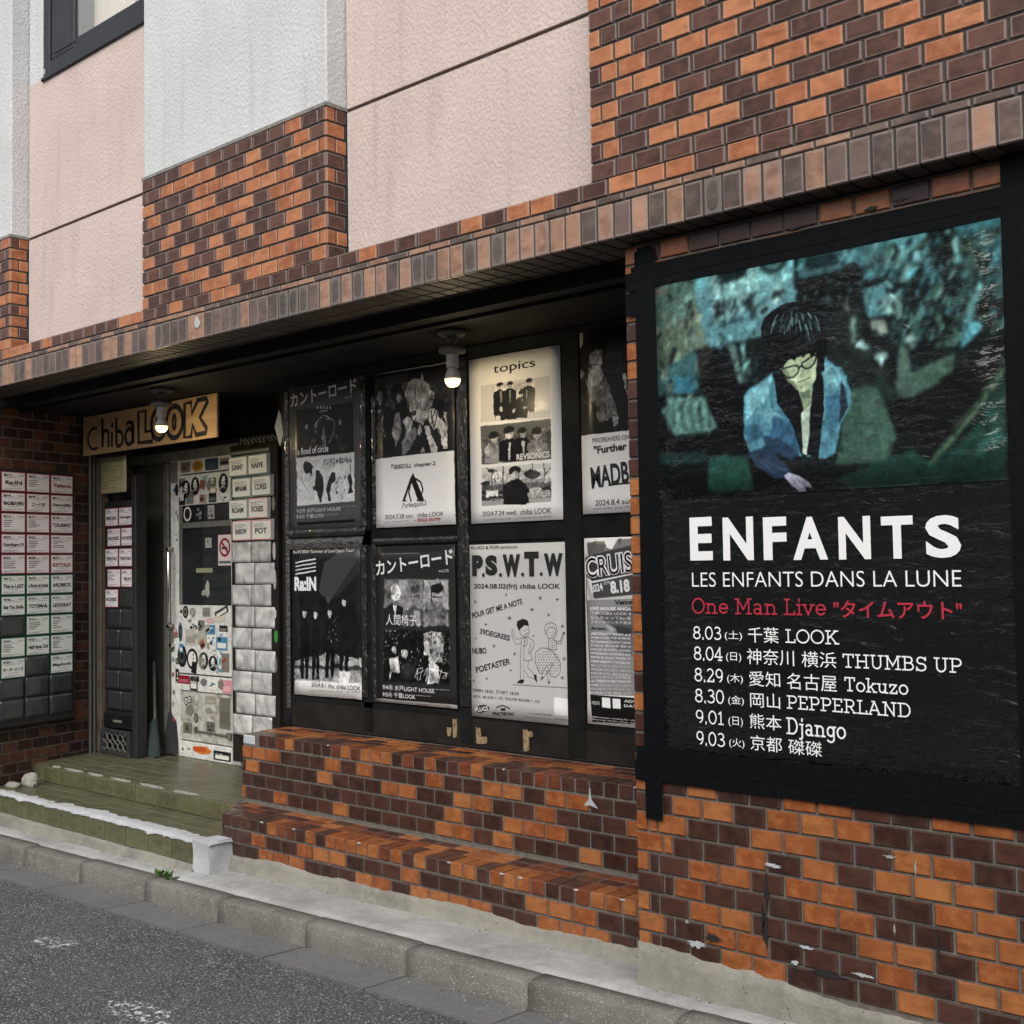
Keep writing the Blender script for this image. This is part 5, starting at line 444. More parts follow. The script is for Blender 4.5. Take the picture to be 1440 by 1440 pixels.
[('b', (17, 27, 29)), ('p', (92, 108, 90), [(-0.0093, 0.9825), (0.1384, 1.0081), (0.1671, 0.6806), (0.0751, 0.6267), (-0.0076, 0.8005)]), ('p', (140, 130, 100), [(0.0869, 0.8261), (0.1392, 0.814), (0.1586, 0.6685), (0.0937, 0.6819)]), ('p', (120, 95, 80), [(-0.0084, 0.9946), (0.0363, 0.9825), (0.054, 0.942), (-0.0051, 0.9569)]), ('p', (110, 110, 80), [(-0.0025, 0.7992), (0.1038, 0.7871), (0.1105, 0.6321), (-0.0068, 0.5822)]), ('p', (70, 110, 115), [(0.0034, 0.6051), (0.1451, 0.659), (0.1511, 0.4825), (0.0101, 0.4838)]), ('s', [(120, 140, 120), (60, 90, 85), (20, 30, 28), (150, 130, 105)], 60, (-0.0135, 0.4394, 0.1578, 0.8801), 0.035, 41, 2), ('p', (60, 130, 160), [(0.065, 0.558), (0.1435, 0.5539), (0.1333, 0.4744), (0.0726, 0.4852)]), ('p', (104, 146, 156), [(0.1384, 1.0081), (0.4549, 1.0094), (0.4624, 0.7803), (0.3916, 0.686), (0.3122, 0.6819), (0.1755, 0.6644), (0.1527, 0.8342)]), ('p', (150, 130, 95), [(0.1316, 0.8868), (0.1527, 0.845), (0.1781, 0.6765), (0.1671, 0.6725)]), ('p', (142, 168, 166), [(0.1899, 0.9973), (0.346, 1.0081), (0.3519, 0.8248), (0.2051, 0.7615)]), ('p', (125, 162, 168), [(0.3502, 1.0067), (0.4321, 1.0108), (0.4405, 0.8639), (0.3553, 0.8518)]), ('e', (38, 60, 60), (0.3949, 0.9906, 0.0397, 0.0458)), ('e', (80, 110, 105), (0.3949, 0.9933, 0.0228, 0.0269)), ('e', (25, 40, 40), (0.265, 0.9852, 0.0481, 0.0296)), ('s', [(25, 40, 42)], 26, (0.2186, 0.9461, 0.3139, 1.0), 0.03, 42, 2), ('s', [(22, 34, 36), (35, 50, 52)], 34, (0.2093, 0.8032, 0.3392, 0.8679), 0.032, 43, 3), ('p', (170, 190, 185), [(0.3873, 0.8868), (0.4262, 0.8922), (0.4236, 0.8261), (0.3848, 0.8194)]), ('p', (30, 45, 48), [(0.3916, 0.8693), (0.4211, 0.8733), (0.4186, 0.8396), (0.389, 0.8369)]), ('p', (160, 185, 180), [(0.3426, 0.8046), (0.3781, 0.8288), (0.3857, 0.7992), (0.3536, 0.7628)]), ('p', (30, 45, 48), [(0.3502, 0.7965), (0.3738, 0.8154), (0.3781, 0.7992), (0.3578, 0.7749)]), ('s', [(30, 50, 55)], 12, (0.2312, 0.7574, 0.3021, 0.7803), 0.02, 44, 1.5), ('p', (58, 96, 104), [(0.4667, 1.0108), (0.5907, 1.0013), (0.5941, 0.9084), (0.4717, 0.9043)]), ('p', (28, 50, 54), [(0.4886, 0.9933), (0.5772, 0.9892), (0.5797, 0.9286), (0.4911, 0.9326)]), ('l', (140, 170, 165), 0.0025, [(0.4726, 0.938), (0.5907, 0.9259)]), ('p', (14, 20, 20), [(0.4532, 0.9043), (0.654, 0.903), (0.643, 0.7143), (0.4844, 0.7534)]), ('p', (80, 130, 138), [(0.5958, 1.0108), (0.7283, 1.0148), (0.7283, 0.8504), (0.6599, 0.8477), (0.6008, 0.9178)]), ('s', [(20, 40, 42), (130, 165, 165), (50, 80, 85)], 70, (0.5966, 0.876, 0.7249, 0.9973), 0.022, 45, 2.5), ('p', (96, 146, 156), [(0.7249, 1.0081), (0.8211, 1.0108), (0.8219, 0.9259), (0.7553, 0.8531), (0.719, 0.8949)]), ('s', [(84, 140, 150), (50, 90, 95), (120, 160, 155), (18, 28, 28), (35, 60, 55), (18, 24, 24), (70, 95, 75), (150, 180, 175)], 330, (0.7021, 0.5539, 1.0076, 0.9677), 0.045, 46, 2.6), ('p', (52, 104, 112), [(0.8819, 1.0094), (0.9992, 1.0054), (1.0, 0.7453), (0.9662, 0.872), (0.8937, 0.965)]), ('p', (15, 22, 20), [(0.8236, 0.9771), (0.8751, 0.9704), (0.8861, 0.876), (0.8346, 0.8504)]), ('p', (62, 84, 66), [(0.8996, 0.9124), (0.9426, 0.9097), (0.9283, 0.8046), (0.9122, 0.779), (0.8987, 0.8423)]), ('p', (88, 150, 165), [(0.9055, 0.6307), (0.9544, 0.5889), (0.897, 0.5121), (0.8878, 0.5243)]), ('p', (100, 150, 158), [(0.6447, 0.81), (0.7072, 0.8248), (0.719, 0.6954), (0.6633, 0.6887)]), ('p', (150, 170, 165), [(0.6861, 0.7561), (0.7468, 0.7722), (0.7519, 0.6779), (0.7055, 0.6995)]), ('s', [(20, 35, 38)], 16, (0.6878, 0.6981, 0.7468, 0.7561), 0.02, 47, 3), ('p', (170, 150, 130), [(0.6633, 0.6779), (0.7046, 0.6779), (0.7173, 0.6132), (0.6827, 0.6105)]), ('s', [(84, 140, 150), (50, 90, 95), (18, 28, 28), (35, 60, 55), (70, 95, 75)], 110, (0.7916, 0.6779, 1.0076, 0.9582), 0.038, 56, 2.6), ('l', (110, 130, 110), 0.0034, [(0.8363, 0.6361), (0.8624, 0.6563), (0.8903, 0.6334), (0.8987, 0.5822), (0.8785, 0.5364), (0.8473, 0.5337)]), ('e', (16, 22, 20), (0.8675, 0.5889, 0.0236, 0.0405)), ('s', [(90, 120, 100), (50, 70, 60)], 26, (0.8405, 0.5445, 0.8928, 0.6226), 0.025, 48, 2), ('e', (14, 17, 17), (0.6177, 0.8491, 0.0363, 0.0795)), ('p', (36, 42, 38), [(0.5544, 0.7251), (0.5873, 0.7709), (0.6371, 0.7695), (0.6481, 0.6078), (0.7207, 0.4663), (0.7215, 0.3315), (0.6506, 0.3962), (0.5392, 0.5445), (0.5342, 0.6536)]), ('p', (120, 100, 85), [(0.5907, 0.7642), (0.6084, 0.7655), (0.6152, 0.7318), (0.6008, 0.7358)]), ('p', (130, 140, 125), [(0.6152, 0.7102), (0.6253, 0.7183), (0.627, 0.6011), (0.6127, 0.5943)]), ('p', (150, 165, 155), [(0.6228, 0.5916), (0.6481, 0.597), (0.6684, 0.566), (0.6338, 0.5728)]), ('e', (170, 175, 165), (0.6911, 0.5243, 0.0203, 0.0215)), ('p', (96, 112, 92), [(0.7359, 0.5458), (0.7629, 0.5512), (0.7738, 0.4353), (0.8186, 0.3868), (0.7722, 0.3491), (0.7291, 0.3558)]), ('p', (85, 108, 84), [(0.7705, 0.4461), (0.8785, 0.5067), (0.8768, 0.4259), (0.7983, 0.345)]), ('e', (150, 160, 150), (0.7747, 0.5741, 0.0118, 0.031)), ('p', (40, 52, 40), [(0.6802, 0.4636), (0.7291, 0.3814), (0.7181, 0.3423), (0.6717, 0.4124)]), ('p', (18, 22, 20), [(0.8768, 0.4367), (0.9958, 0.5795), (0.9983, 0.4124), (0.903, 0.2129), (0.8068, 0.155), (0.6768, 0.2871), (0.7781, 0.3477)]), ('p', (72, 98, 78), [(0.6127, 0.4111), (0.6751, 0.4097), (0.7114, 0.3127), (0.7325, 0.2062), (0.6996, 0.097), (0.5603, 0.1065), (0.5814, 0.2695)]), ('p', (86, 106, 86), [(0.6295, 0.3895), (0.6717, 0.3922), (0.6768, 0.3073), (0.6414, 0.2601)]), ('p', (14, 20, 18), [(0.6979, 0.3356), (0.7848, 0.3315), (0.8726, 0.2466), (0.8262, 0.1226), (0.7291, 0.1968)]), ('p', (30, 72, 60), [(0.5924, -0.0606), (0.5738, 0.0566), (0.7679, 0.1402), (0.8118, 0.0836), (0.9021, 0.1725), (0.9983, 0.3935), (0.9949, -0.0903)]), ('p', (44, 100, 84), [(0.9198, 0.1213), (0.9764, 0.2116), (0.9932, 0.1604), (0.9316, 0.0903)]), ('l', (96, 116, 74), 0.0118, [(1.011, 0.4488), (0.9418, 0.2951), (0.8844, 0.1954), (0.8118, 0.0836)]), ('l', (140, 155, 100), 0.0026, [(1.0025, 0.4609), (0.93, 0.3019), (0.8717, 0.2075)]), ('l', (20, 30, 26), 0.0034, [(1.016, 0.4003), (0.9536, 0.2642), (0.8962, 0.1739)]), ('p', (16, 20, 20), [(-0.0017, 0.2938), (0.3046, 0.2749), (0.3148, -0.0404), (-0.0025, -0.0175)]), ('p', (36, 88, 72), [(0.1755, 0.1792), (0.303, 0.1739), (0.3249, 0.0701), (0.3198, 0.0121), (0.1713, 0.0256)]), ('p', (30, 60, 56), [(0.0017, 0.221), (0.1713, 0.2008), (0.1705, 0.155), (0.0051, 0.1617)]), ('p', (16, 18, 20), [(0.303, 0.1739), (0.3814, 0.1536), (0.4236, -0.0485), (0.3232, -0.0418)]), ('p', (104, 132, 120), [(0.0177, 0.4111), (0.0633, 0.469), (0.2093, 0.438), (0.2236, 0.31), (0.173, 0.2938), (0.0608, 0.2911)]), ('l', (130, 160, 145), 0.0076, [(0.0481, 0.3342), (0.0422, 0.4299), (0.0557, 0.4704)]), ('l', (40, 60, 55), 0.0034, [(0.0641, 0.3208), (0.0599, 0.4272)]), ('l', (130, 160, 145), 0.0084, [(0.0785, 0.3302), (0.0734, 0.4259), (0.0861, 0.465)]), ('l', (40, 60, 55), 0.0034, [(0.0945, 0.3167), (0.0911, 0.4232)]), ('l', (130, 160, 145), 0.0076, [(0.1097, 0.3261), (0.1038, 0.4205), (0.1165, 0.4596)]), ('l', (40, 60, 55), 0.0034, [(0.1249, 0.3113), (0.1215, 0.4178)]), ('l', (130, 160, 145), 0.0076, [(0.1392, 0.3221), (0.1342, 0.4151), (0.1468, 0.4542)]), ('l', (40, 60, 55), 0.0034, [(0.1544, 0.3073), (0.1511, 0.4124)]), ('l', (130, 160, 145), 0.0076, [(0.1696, 0.3167), (0.1646, 0.4111), (0.1764, 0.4501)]), ('l', (40, 60, 55), 0.0033, [(0.184, 0.3032), (0.1814, 0.4084)]), ('l', (130, 160, 145), 0.0068, [(0.1949, 0.314), (0.1899, 0.407), (0.2017, 0.4447)]), ('l', (40, 60, 55), 0.0034, [(0.2093, 0.3005), (0.2059, 0.4043)]), ('e', (60, 42, 38), (0.1747, 0.6065, 0.0312, 0.0647)), ('e', (14, 16, 18), (0.2034, 0.566, 0.0329, 0.0634)), ('p', (16, 18, 20), [(0.1511, 0.5067), (0.2532, 0.5566), (0.308, 0.4784), (0.3046, 0.2534), (0.2068, 0.3113)]), ('p', (120, 135, 125), [(0.2464, 0.6671), (0.2709, 0.6671), (0.2962, 0.4919), (0.2802, 0.4838)]), ('p', (100, 130, 125), [(0.2878, 0.6752), (0.2996, 0.6725), (0.3089, 0.5013), (0.2962, 0.4919)]), ('s', [(120, 150, 140), (40, 60, 60)], 16, (0.3089, 0.4892, 0.3603, 0.7156), 0.03, 49, 3), ('d', 900, (0.0, 0.42, 1.0, 1.0), 0.042, 71, 0.45, 1.6), ('d', 500, (0.0, 0.0, 1.0, 0.5), 0.035, 72, 0.55, 1.35), ('s', [(130, 155, 140), (60, 90, 90), (24, 34, 34)], 40, (0.4616, 0.7588, 0.6608, 0.8801), 0.022, 90, 2.2), ('tint', (0.6, 1.0, 1.0), 0.34, 1.12), ('blur', 5), ('p', (78, 132, 150), [(0.2937, 0.4353), (0.308, 0.4609), (0.3401, 0.4838), (0.384, 0.5202), (0.4346, 0.5216), (0.4937, 0.4447), (0.5401, 0.558), (0.5857, 0.5027), (0.6093, 0.4137), (0.6118, 0.3491), (0.5781, 0.2695), (0.5595, 0.155), (0.5316, 0.1307), (0.4658, 0.1496), (0.4278, 0.1698), (0.3595, 0.2116), (0.3114, 0.1792), (0.2945, 0.2547), (0.2903, 0.345)]), ('p', (116, 168, 180), [(0.2979, 0.4286), (0.3401, 0.4784), (0.3814, 0.5013), (0.3705, 0.4218), (0.3308, 0.3733), (0.2987, 0.3208)]), ('p', (112, 164, 176), [(0.5308, 0.5458), (0.5679, 0.5121), (0.5983, 0.4259), (0.5873, 0.3962), (0.5376, 0.4367)]), ('p', (96, 148, 162), [(0.33, 0.3612), (0.3857, 0.3639), (0.4304, 0.2911), (0.384, 0.2642)]), ('p', (50, 92, 122), [(0.3848, 0.3315), (0.4532, 0.2871), (0.4616, 0.1658), (0.4278, 0.1819), (0.3679, 0.2439)]), ('p', (34, 58, 84), [(0.3443, 0.2534), (0.3983, 0.2345), (0.4582, 0.1617), (0.4354, 0.1361), (0.3586, 0.2008)]), ('p', (60, 106, 134), [(0.5367, 0.3935), (0.584, 0.3868), (0.5722, 0.2709), (0.5443, 0.221)]), ('p', (26, 40, 54), [(0.5814, 0.4394), (0.5924, 0.4272), (0.6008, 0.341), (0.5722, 0.2709), (0.5764, 0.3558)]), ('p', (52, 96, 120), [(0.2928, 0.2992), (0.3376, 0.3046), (0.3519, 0.2466), (0.3038, 0.2197)]), ('l', (36, 66, 84), 0.0016, [(0.3722, 0.4784), (0.384, 0.3531), (0.4532, 0.3046)]), ('l', (142, 184, 188), 0.0017, [(0.3603, 0.469), (0.3747, 0.3598)]), ('l', (36, 66, 84), 0.0017, [(0.5553, 0.5148), (0.5772, 0.4299), (0.5266, 0.2668)]), ('l', (140, 180, 184), 0.0016, [(0.5376, 0.4474), (0.5274, 0.2776)]), ('l', (40, 70, 90), 0.0025, [(0.3848, 0.3531), (0.4312, 0.3329)]), ('l', (40, 70, 90), 0.0017, [(0.3046, 0.2534), (0.3612, 0.3005), (0.3688, 0.2884)]), ('p', (38, 56, 78), [(0.303, 0.1846), (0.3595, 0.2102), (0.416, 0.128), (0.438, 0.0809), (0.4262, 0.0606), (0.3797, 0.0647), (0.3257, 0.1267)]), ('l', (90, 110, 140), 0.0017, [(0.3578, 0.1456), (0.411, 0.0957)]), ('l', (90, 110, 140), 0.0017, [(0.3342, 0.159), (0.3806, 0.0876)]), ('d', 260, (0.2861, 0.1536, 0.6186, 0.5283), 0.028, 81, 0.72, 1.3), ('blur', 3), ('p', (9, 13, 17), [(0.3848, 0.5175), (0.4228, 0.5243), (0.4633, 0.4259), (0.4776, 0.3383), (0.4937, 0.1604), (0.4667, 0.1415), (0.4405, 0.279), (0.3975, 0.3827)]), ('p', (9, 13, 17), [(0.5072, 0.5647), (0.5308, 0.4811), (0.5316, 0.341), (0.5114, 0.128), (0.4878, 0.1469), (0.4911, 0.3369), (0.5021, 0.4434)]), ('p', (9, 13, 17), [(0.4051, 0.5714), (0.5401, 0.5876), (0.5384, 0.5013), (0.4338, 0.4784)]), ('p', (138, 152, 118), [(0.4599, 0.4272), (0.4996, 0.4636), (0.4962, 0.3571), (0.4751, 0.3396)]), ('p', (90, 102, 80), [(0.4633, 0.4218), (0.4928, 0.4326), (0.4928, 0.3962), (0.4717, 0.3922)]), ('p', (182, 192, 172), [(0.4658, 0.3275), (0.4945, 0.3625), (0.4895, 0.2493), (0.4793, 0.1509), (0.4675, 0.1604)]), ('p', (170, 178, 142), [(0.4084, 0.531), (0.4354, 0.566), (0.5122, 0.5876), (0.5198, 0.5485), (0.5097, 0.4663), (0.4937, 0.4367), (0.4768, 0.4245), (0.4599, 0.4286), (0.4304, 0.4677)]), ('p', (118, 128, 98), [(0.4084, 0.531), (0.4253, 0.5364), (0.4414, 0.4757), (0.4633, 0.4313), (0.4304, 0.465)]), ('p', (146, 154, 122), [(0.4675, 0.5148), (0.4785, 0.5216), (0.481, 0.4892), (0.47, 0.4838)]), ('l', (84, 62, 52), 0.0025, [(0.4591, 0.465), (0.4776, 0.4704), (0.4954, 0.4798)]), ('l', (120, 122, 94), 0.0017, [(0.4633, 0.4434), (0.4861, 0.4555)]), ('l', (96, 100, 76), 0.0008, [(0.4726, 0.5094), (0.4692, 0.4892), (0.4793, 0.4852)]), ('p', (188, 196, 164), [(0.4338, 0.4784), (0.4565, 0.4865), (0.4549, 0.4636)]), ('p', (186, 194, 160), [(0.4945, 0.5108), (0.5097, 0.5175), (0.5055, 0.4865)]), ('p', (9, 13, 16), [(0.3519, 0.6617), (0.3544, 0.717), (0.3662, 0.7601), (0.3857, 0.7857), (0.4169, 0.8046), (0.4473, 0.8113), (0.4776, 0.8032), (0.5072, 0.7709), (0.53, 0.7305), (0.5435, 0.6846), (0.5468, 0.6294), (0.5435, 0.5768), (0.5283, 0.5472), (0.5173, 0.5903), (0.5013, 0.5633), (0.4903, 0.5916), (0.4751, 0.566), (0.4633, 0.5903), (0.4506, 0.558), (0.4338, 0.5768), (0.416, 0.5337), (0.4042, 0.5593), (0.3882, 0.5202), (0.3722, 0.5674), (0.3595, 0.5809)]), ('l', (158, 192, 186), 0.0016, [(0.4338, 0.7129), (0.4287, 0.6995), (0.4262, 0.686)]), ('l', (110, 150, 150), 0.0017, [(0.4194, 0.7251), (0.4118, 0.7075), (0.4068, 0.69)]), ('l', (158, 192, 186), 0.0017, [(0.4, 0.7399), (0.389, 0.7129), (0.3806, 0.6846)]), ('l', (40, 66, 70), 0.0025, [(0.4262, 0.7264), (0.4194, 0.7143), (0.4152, 0.7008)]), ('l', (66, 98, 102), 0.0008, [(0.4076, 0.7426), (0.3975, 0.721), (0.3907, 0.6981)]), ('l', (40, 66, 70), 0.0008, [(0.438, 0.7251), (0.4338, 0.6968), (0.4304, 0.6685)]), ('l', (66, 98, 102), 0.0017, [(0.4219, 0.7453), (0.4143, 0.7318), (0.4101, 0.7183)]), ('l', (110, 150, 150), 0.0025, [(0.4068, 0.7655), (0.3966, 0.7439), (0.3899, 0.721)]), ('l', (158, 192, 186), 0.0017, [(0.4287, 0.7439), (0.4228, 0.7102), (0.4186, 0.6765)]), ('l', (110, 150, 150), 0.0017, [(0.4236, 0.7642), (0.4169, 0.752), (0.4118, 0.7385)]), ('l', (158, 192, 186), 0.0016, [(0.4414, 0.7372), (0.4371, 0.7143), (0.4346, 0.69)]), ('l', (40, 66, 70), 0.0026, [(0.4312, 0.7615), (0.4253, 0.7291), (0.4211, 0.6954)]), ('l', (66, 98, 102), 0.0017, [(0.4464, 0.7332), (0.4439, 0.7143), (0.4422, 0.6954)]), ('l', (40, 66, 70), 0.0009, [(0.4447, 0.7534), (0.4414, 0.7291), (0.4388, 0.7062)]), ('l', (66, 98, 102), 0.0017, [(0.4405, 0.779), (0.4363, 0.7453), (0.4329, 0.7116)]), ('l', (110, 150, 150), 0.0025, [(0.4498, 0.748), (0.4481, 0.7291), (0.4464, 0.7102)]), ('l', (158, 192, 186), 0.0016, [(0.4473, 0.7722), (0.4447, 0.7439), (0.4422, 0.7156)]), ('l', (110, 150, 150), 0.0009, [(0.4582, 0.7345), (0.4565, 0.7008), (0.4557, 0.6671)]), ('l', (158, 192, 186), 0.0017, [(0.4591, 0.7588), (0.4591, 0.7399), (0.4582, 0.721)]), ('l', (40, 66, 70), 0.0026, [(0.4624, 0.783), (0.4624, 0.7547), (0.4624, 0.7251)]), ('l', (66, 98, 102), 0.0017, [(0.4633, 0.752), (0.4641, 0.7372), (0.4641, 0.7237)]), ('l', (40, 66, 70), 0.0017, [(0.4734, 0.7668), (0.4759, 0.7466), (0.4768, 0.7264)]), ('l', (66, 98, 102), 0.0025, [(0.4684, 0.7372), (0.4692, 0.7075), (0.47, 0.6779)]), ('l', (110, 150, 150), 0.0026, [(0.4776, 0.7574), (0.4802, 0.7426), (0.4819, 0.7278)]), ('l', (158, 192, 186), 0.0017, [(0.4692, 0.7291), (0.4709, 0.7049), (0.4717, 0.6806)]), ('l', (110, 150, 150), 0.0017, [(0.481, 0.7412), (0.4844, 0.7102), (0.4869, 0.6806)]), ('l', (158, 192, 186), 0.0025, [(0.4945, 0.7561), (0.5004, 0.7399), (0.5046, 0.7251)]), ('l', (40, 66, 70), 0.0025, [(0.4819, 0.7332), (0.4852, 0.7075), (0.4869, 0.6833)]), ('l', (66, 98, 102), 0.0017, [(0.4962, 0.7466), (0.5021, 0.7116), (0.5063, 0.6765)]), ('l', (40, 66, 70), 0.0017, [(0.4785, 0.7197), (0.4819, 0.7049), (0.4844, 0.69)]), ('l', (66, 98, 102), 0.0017, [(0.4962, 0.7291), (0.5021, 0.7035), (0.5055, 0.6792)]), ('l', (110, 150, 150), 0.0026, [(0.5139, 0.7358), (0.5232, 0.7008), (0.5291, 0.6658)]), ('l', (158, 192, 186), 0.0009, [(0.4945, 0.721), (0.5004, 0.7008), (0.5038, 0.6806)]), ('l', (110, 150, 150), 0.0008, [(0.5114, 0.7183), (0.5198, 0.6914), (0.5257, 0.6671)]), ('l', (158, 192, 186), 0.0025, [(0.4878, 0.7102), (0.4928, 0.6752), (0.4954, 0.6402)]), ('l', (40, 66, 70), 0.0025, [(0.508, 0.7102), (0.5165, 0.6887), (0.5215, 0.6685)]), ('l', (66, 98, 102), 0.0017, [(0.4835, 0.7062), (0.4878, 0.6752), (0.4903, 0.6456)]), ('l', (40, 66, 70), 0.0017, [(0.4996, 0.6995), (0.5063, 0.6631), (0.5105, 0.6294)]), ('l', (9, 11, 14), 0.0034, [(0.4118, 0.5256), (0.416, 0.5337), (0.4346, 0.535), (0.4591, 0.5364), (0.465, 0.5243), (0.4616, 0.5081), (0.4447, 0.4865), (0.4278, 0.4879), (0.4177, 0.5054), (0.4118, 0.5256)]), ('l', (9, 11, 14), 0.0042, [(0.4743, 0.5445), (0.4954, 0.562), (0.5139, 0.5741), (0.5148, 0.558), (0.5097, 0.5377), (0.4962, 0.5202), (0.4827, 0.5189), (0.4759, 0.531), (0.4743, 0.5445)]), ('l', (9, 11, 14), 0.0043, [(0.4624, 0.5229), (0.4684, 0.531), (0.4751, 0.5337)]), ('p', (190, 182, 202), [(0.4093, 0.0714), (0.4262, 0.0876), (0.4565, 0.0687), (0.4861, 0.035), (0.4945, 0.0148), (0.4717, 0.0216), (0.4759, -0.0094), (0.4565, 0.0013), (0.4346, 0.0296)]), ('l', (120, 112, 130), 0.0017, [(0.4489, 0.058), (0.4709, 0.0296)]), ('l', (120, 112, 130), 0.0017, [(0.4371, 0.0485), (0.4591, 0.0135)]), ('tint', (0.6, 1.0, 1.0), 0.14, 1.04), ('warp', 0.0016, 7, 0.08), ('blur', 2)],
[]),
}
# ------------------------------------------------------------------ bricks: one mesh per size and glaze, shared
BK = {}
def brick_mesh(w, h, d, m, ch=.0025):
    k = (round(w, 4), round(h, 4), round(d, 4), m.name)
    if k not in BK: BK[k] = MB().box(0, w, 0, d, 0, h, m, ch).mesh('brick')
    return BK[k]
def brick(parent, x, z, w, h, m, y=0., d=.016, name='brick', rot=(0, 0, 0), jit=.0012):
    r = random
    return ob(name, brick_mesh(w, h, d, m), parent, (x+r.uniform(-.0006, .0006), y-r.uniform(0, jit), z), (rot[0]+r.uniform(-.004, .004), rot[1]+r.uniform(-.003, .003), rot[2]+r.uniform(-.006, .006)))
def pick(p, pal): return pal[1] if random.random() < p else pal[0]
PAL = (M_D, M_O); WPAL = (M_WD, M_WO)
G = .0095   # joint
def course(parent, x0, x1, z, h, off, pal, y=0., p=.45, seq=None, corner=None, pitch=.12, cut=None, d=.016, sliver=.029):
    """one running-bond course from x0 to x1; off = a joint position; corner = 'A'/'B' return pieces at x0"""
    xs = x0
    if corner == 'A': brick(parent, x0, z, .045, h, pick(p, pal), y, d); brick(parent, x0+.054, z, sliver, h, pick(p, pal), y, d); xs = x0+.063+sliver; off = xs
    if corner == 'B': brick(parent, x0, z, .105, h, pick(p, pal), y, d); brick(parent, x0+.114, z, sliver, h, pick(p*.5, pal), y, d); xs = x0+.123+sliver; off = xs
    a = off+math.floor((xs-off+.0005)/pitch)*pitch; k = 0
    while a < x1-.004:
        b0 = max(a, xs); b1 = min(a+pitch, x1)
        if b1-b0 > .02:
            m = {'O': pal[1], 'D': pal[0], 'R': M_R}[seq[k]] if seq and k < len(seq) else pick(p, pal)
            if not (cut and cut(b0, b1, z, z+h)): brick(parent, b0, z, b1-b0-G, h, m, y, d)
            k += 1
        a += pitch
random.seed(11)
# ------------------------------------------------------------------ ground
road = MB(); nx = 30
def strip(mb, x0, x1, y0, y1, off, m, n=1):
    xs = [x0+(x1-x0)*i/n for i in range(n+1)]
    mb.add([(x, y, gz(x)+off) for x in xs for y in (y0, y1)], [(2*i, 2*i+2, 2*i+3, 2*i+1) for i in range(n)], m)
strip(road, -70, 60, -40, -.418, -.107, M_ASPH)
ob('road', road, kind='structure')
pm = MB()
ccx = [(-5.10+random.gauss(0, .05), -.95+random.gauss(0, .04)) for _ in range(5)]
def blob(cx, cy, rx, ry, n=14, jag=.35): return [(cx+math.cos(2*math.pi*i/n)*rx*random.uniform(1-jag, 1), cy+math.sin(2*math.pi*i/n)*ry*random.uniform(1-jag, 1)) for i in range(n)]
pts = blob(-5.02, -.82, .17, .075, 22); pm.add([(x, y, gz(x)-.103) for x, y in pts], [tuple(range(len(pts)))], M_PAINT)
pts = blob(-3.95, -1.06, .22, .10, 26); pm.add([(x, y, gz(x)-.103) for x, y in pts], [tuple(range(len(pts)))], M_PAINT)
ob('worn_paint_mark', pm, kind='structure')
gut = ob('gutter', None, kind='structure'); gut.empty_display_size = .2
kerb = ob('kerb', None, kind='structure')
k0 = -2.84
def kerb_stone(L, seed):
    prof = [(-.108, -.16), (-.108, .0), (-.165, .0), (-.186, -.001), (-.197, -.005), (-.203, -.014), (-.206, -.108), (-.207, -.16)]; n = 9; mb = MB(); v = []
    for i in range(n):
        x = L*i/(n-1)
        for (y, z) in prof:
            e = mnoise.noise(Vector((x*9+seed*5, y*20, z*20)))*.0014; ee = .0018 if i in (0, n-1) and z > -.05 else 0
            v.append((x, y+(e+ee if y < -.15 else 0), z+e*.8-(ee*.7 if z > -.05 else 0)))
    P = len(prof); f = [(i*P+k, (i+1)*P+k, (i+1)*P+k+1, i*P+k+1) for i in range(n-1) for k in range(P-1)]
    f += [tuple(range(P)), tuple(reversed(range((n-1)*P, n*P)))]; mb.add(v, f, M_KERB); return mb.mesh('kerb_stone', True)
for i in range(-9, 5):
    x = k0+.622*i; L = .614
    o = ob('kerb_stone', kerb_stone(L, i), kerb, (x+.004, random.uniform(-.004, .004), gz(x)+.004*random.uniform(-1, 1)), (0, -math.atan(.02), random.uniform(-.006, .006)))
    L2 = .612; g = MB(); w0, w1 = -.418, -.2
    v = [(0, w0, -.098), (L2, w0, -.098), (L2, w1, -.107), (0, w1, -.107), (0, w0, -.16), (L2, w0, -.16), (L2, w1, -.16), (0, w1, -.16)]
    g.add(v, [(0, 1, 2, 3), (4, 5, 1, 0), (5, 6, 2, 1), (7, 4, 0, 3)], M_GUT)
    ob('gutter_slab', g, gut, (x+.006, 0, gz(x)+random.uniform(0, .003)), (0, -math.atan(.02), 0))
bed = MB(); strip(bed, -9, 1.2, -.43, -.10, -.125, M_MORTD); ob('kerb_bedding', bed, kind='structure')
pv = MB(); nn = 90
xs = [-9+10.2*i/nn for i in range(nn+1)]
v = []
for i, x in enumerate(xs):
    e = .009*mnoise.noise(Vector((x*6, 0, 0)))+.004*mnoise.noise(Vector((x*25, 3, 0)))+(.012 if abs(x+5.0) < .25 else 0)
    for j, y in enumerate((-.098+e, -.05, .02, .10, .3)): v.append((x, y, gz(x)+.003*mnoise.noise(Vector((x*2, y*8, 5)))-(.004 if j == 0 else 0)))
    v.append((x, -.098+e, gz(x)-.06))
pv.add(v, [(i*6+j, (i+1)*6+j, (i+1)*6+j+1, i*6+j+1) for i in range(nn) for j in range(4)]+[(i*6+5, (i+1)*6+5, (i+1)*6, i*6) for i in range(nn)], M_PAVE)
smooth(ob('pavement', pv, kind='structure'))
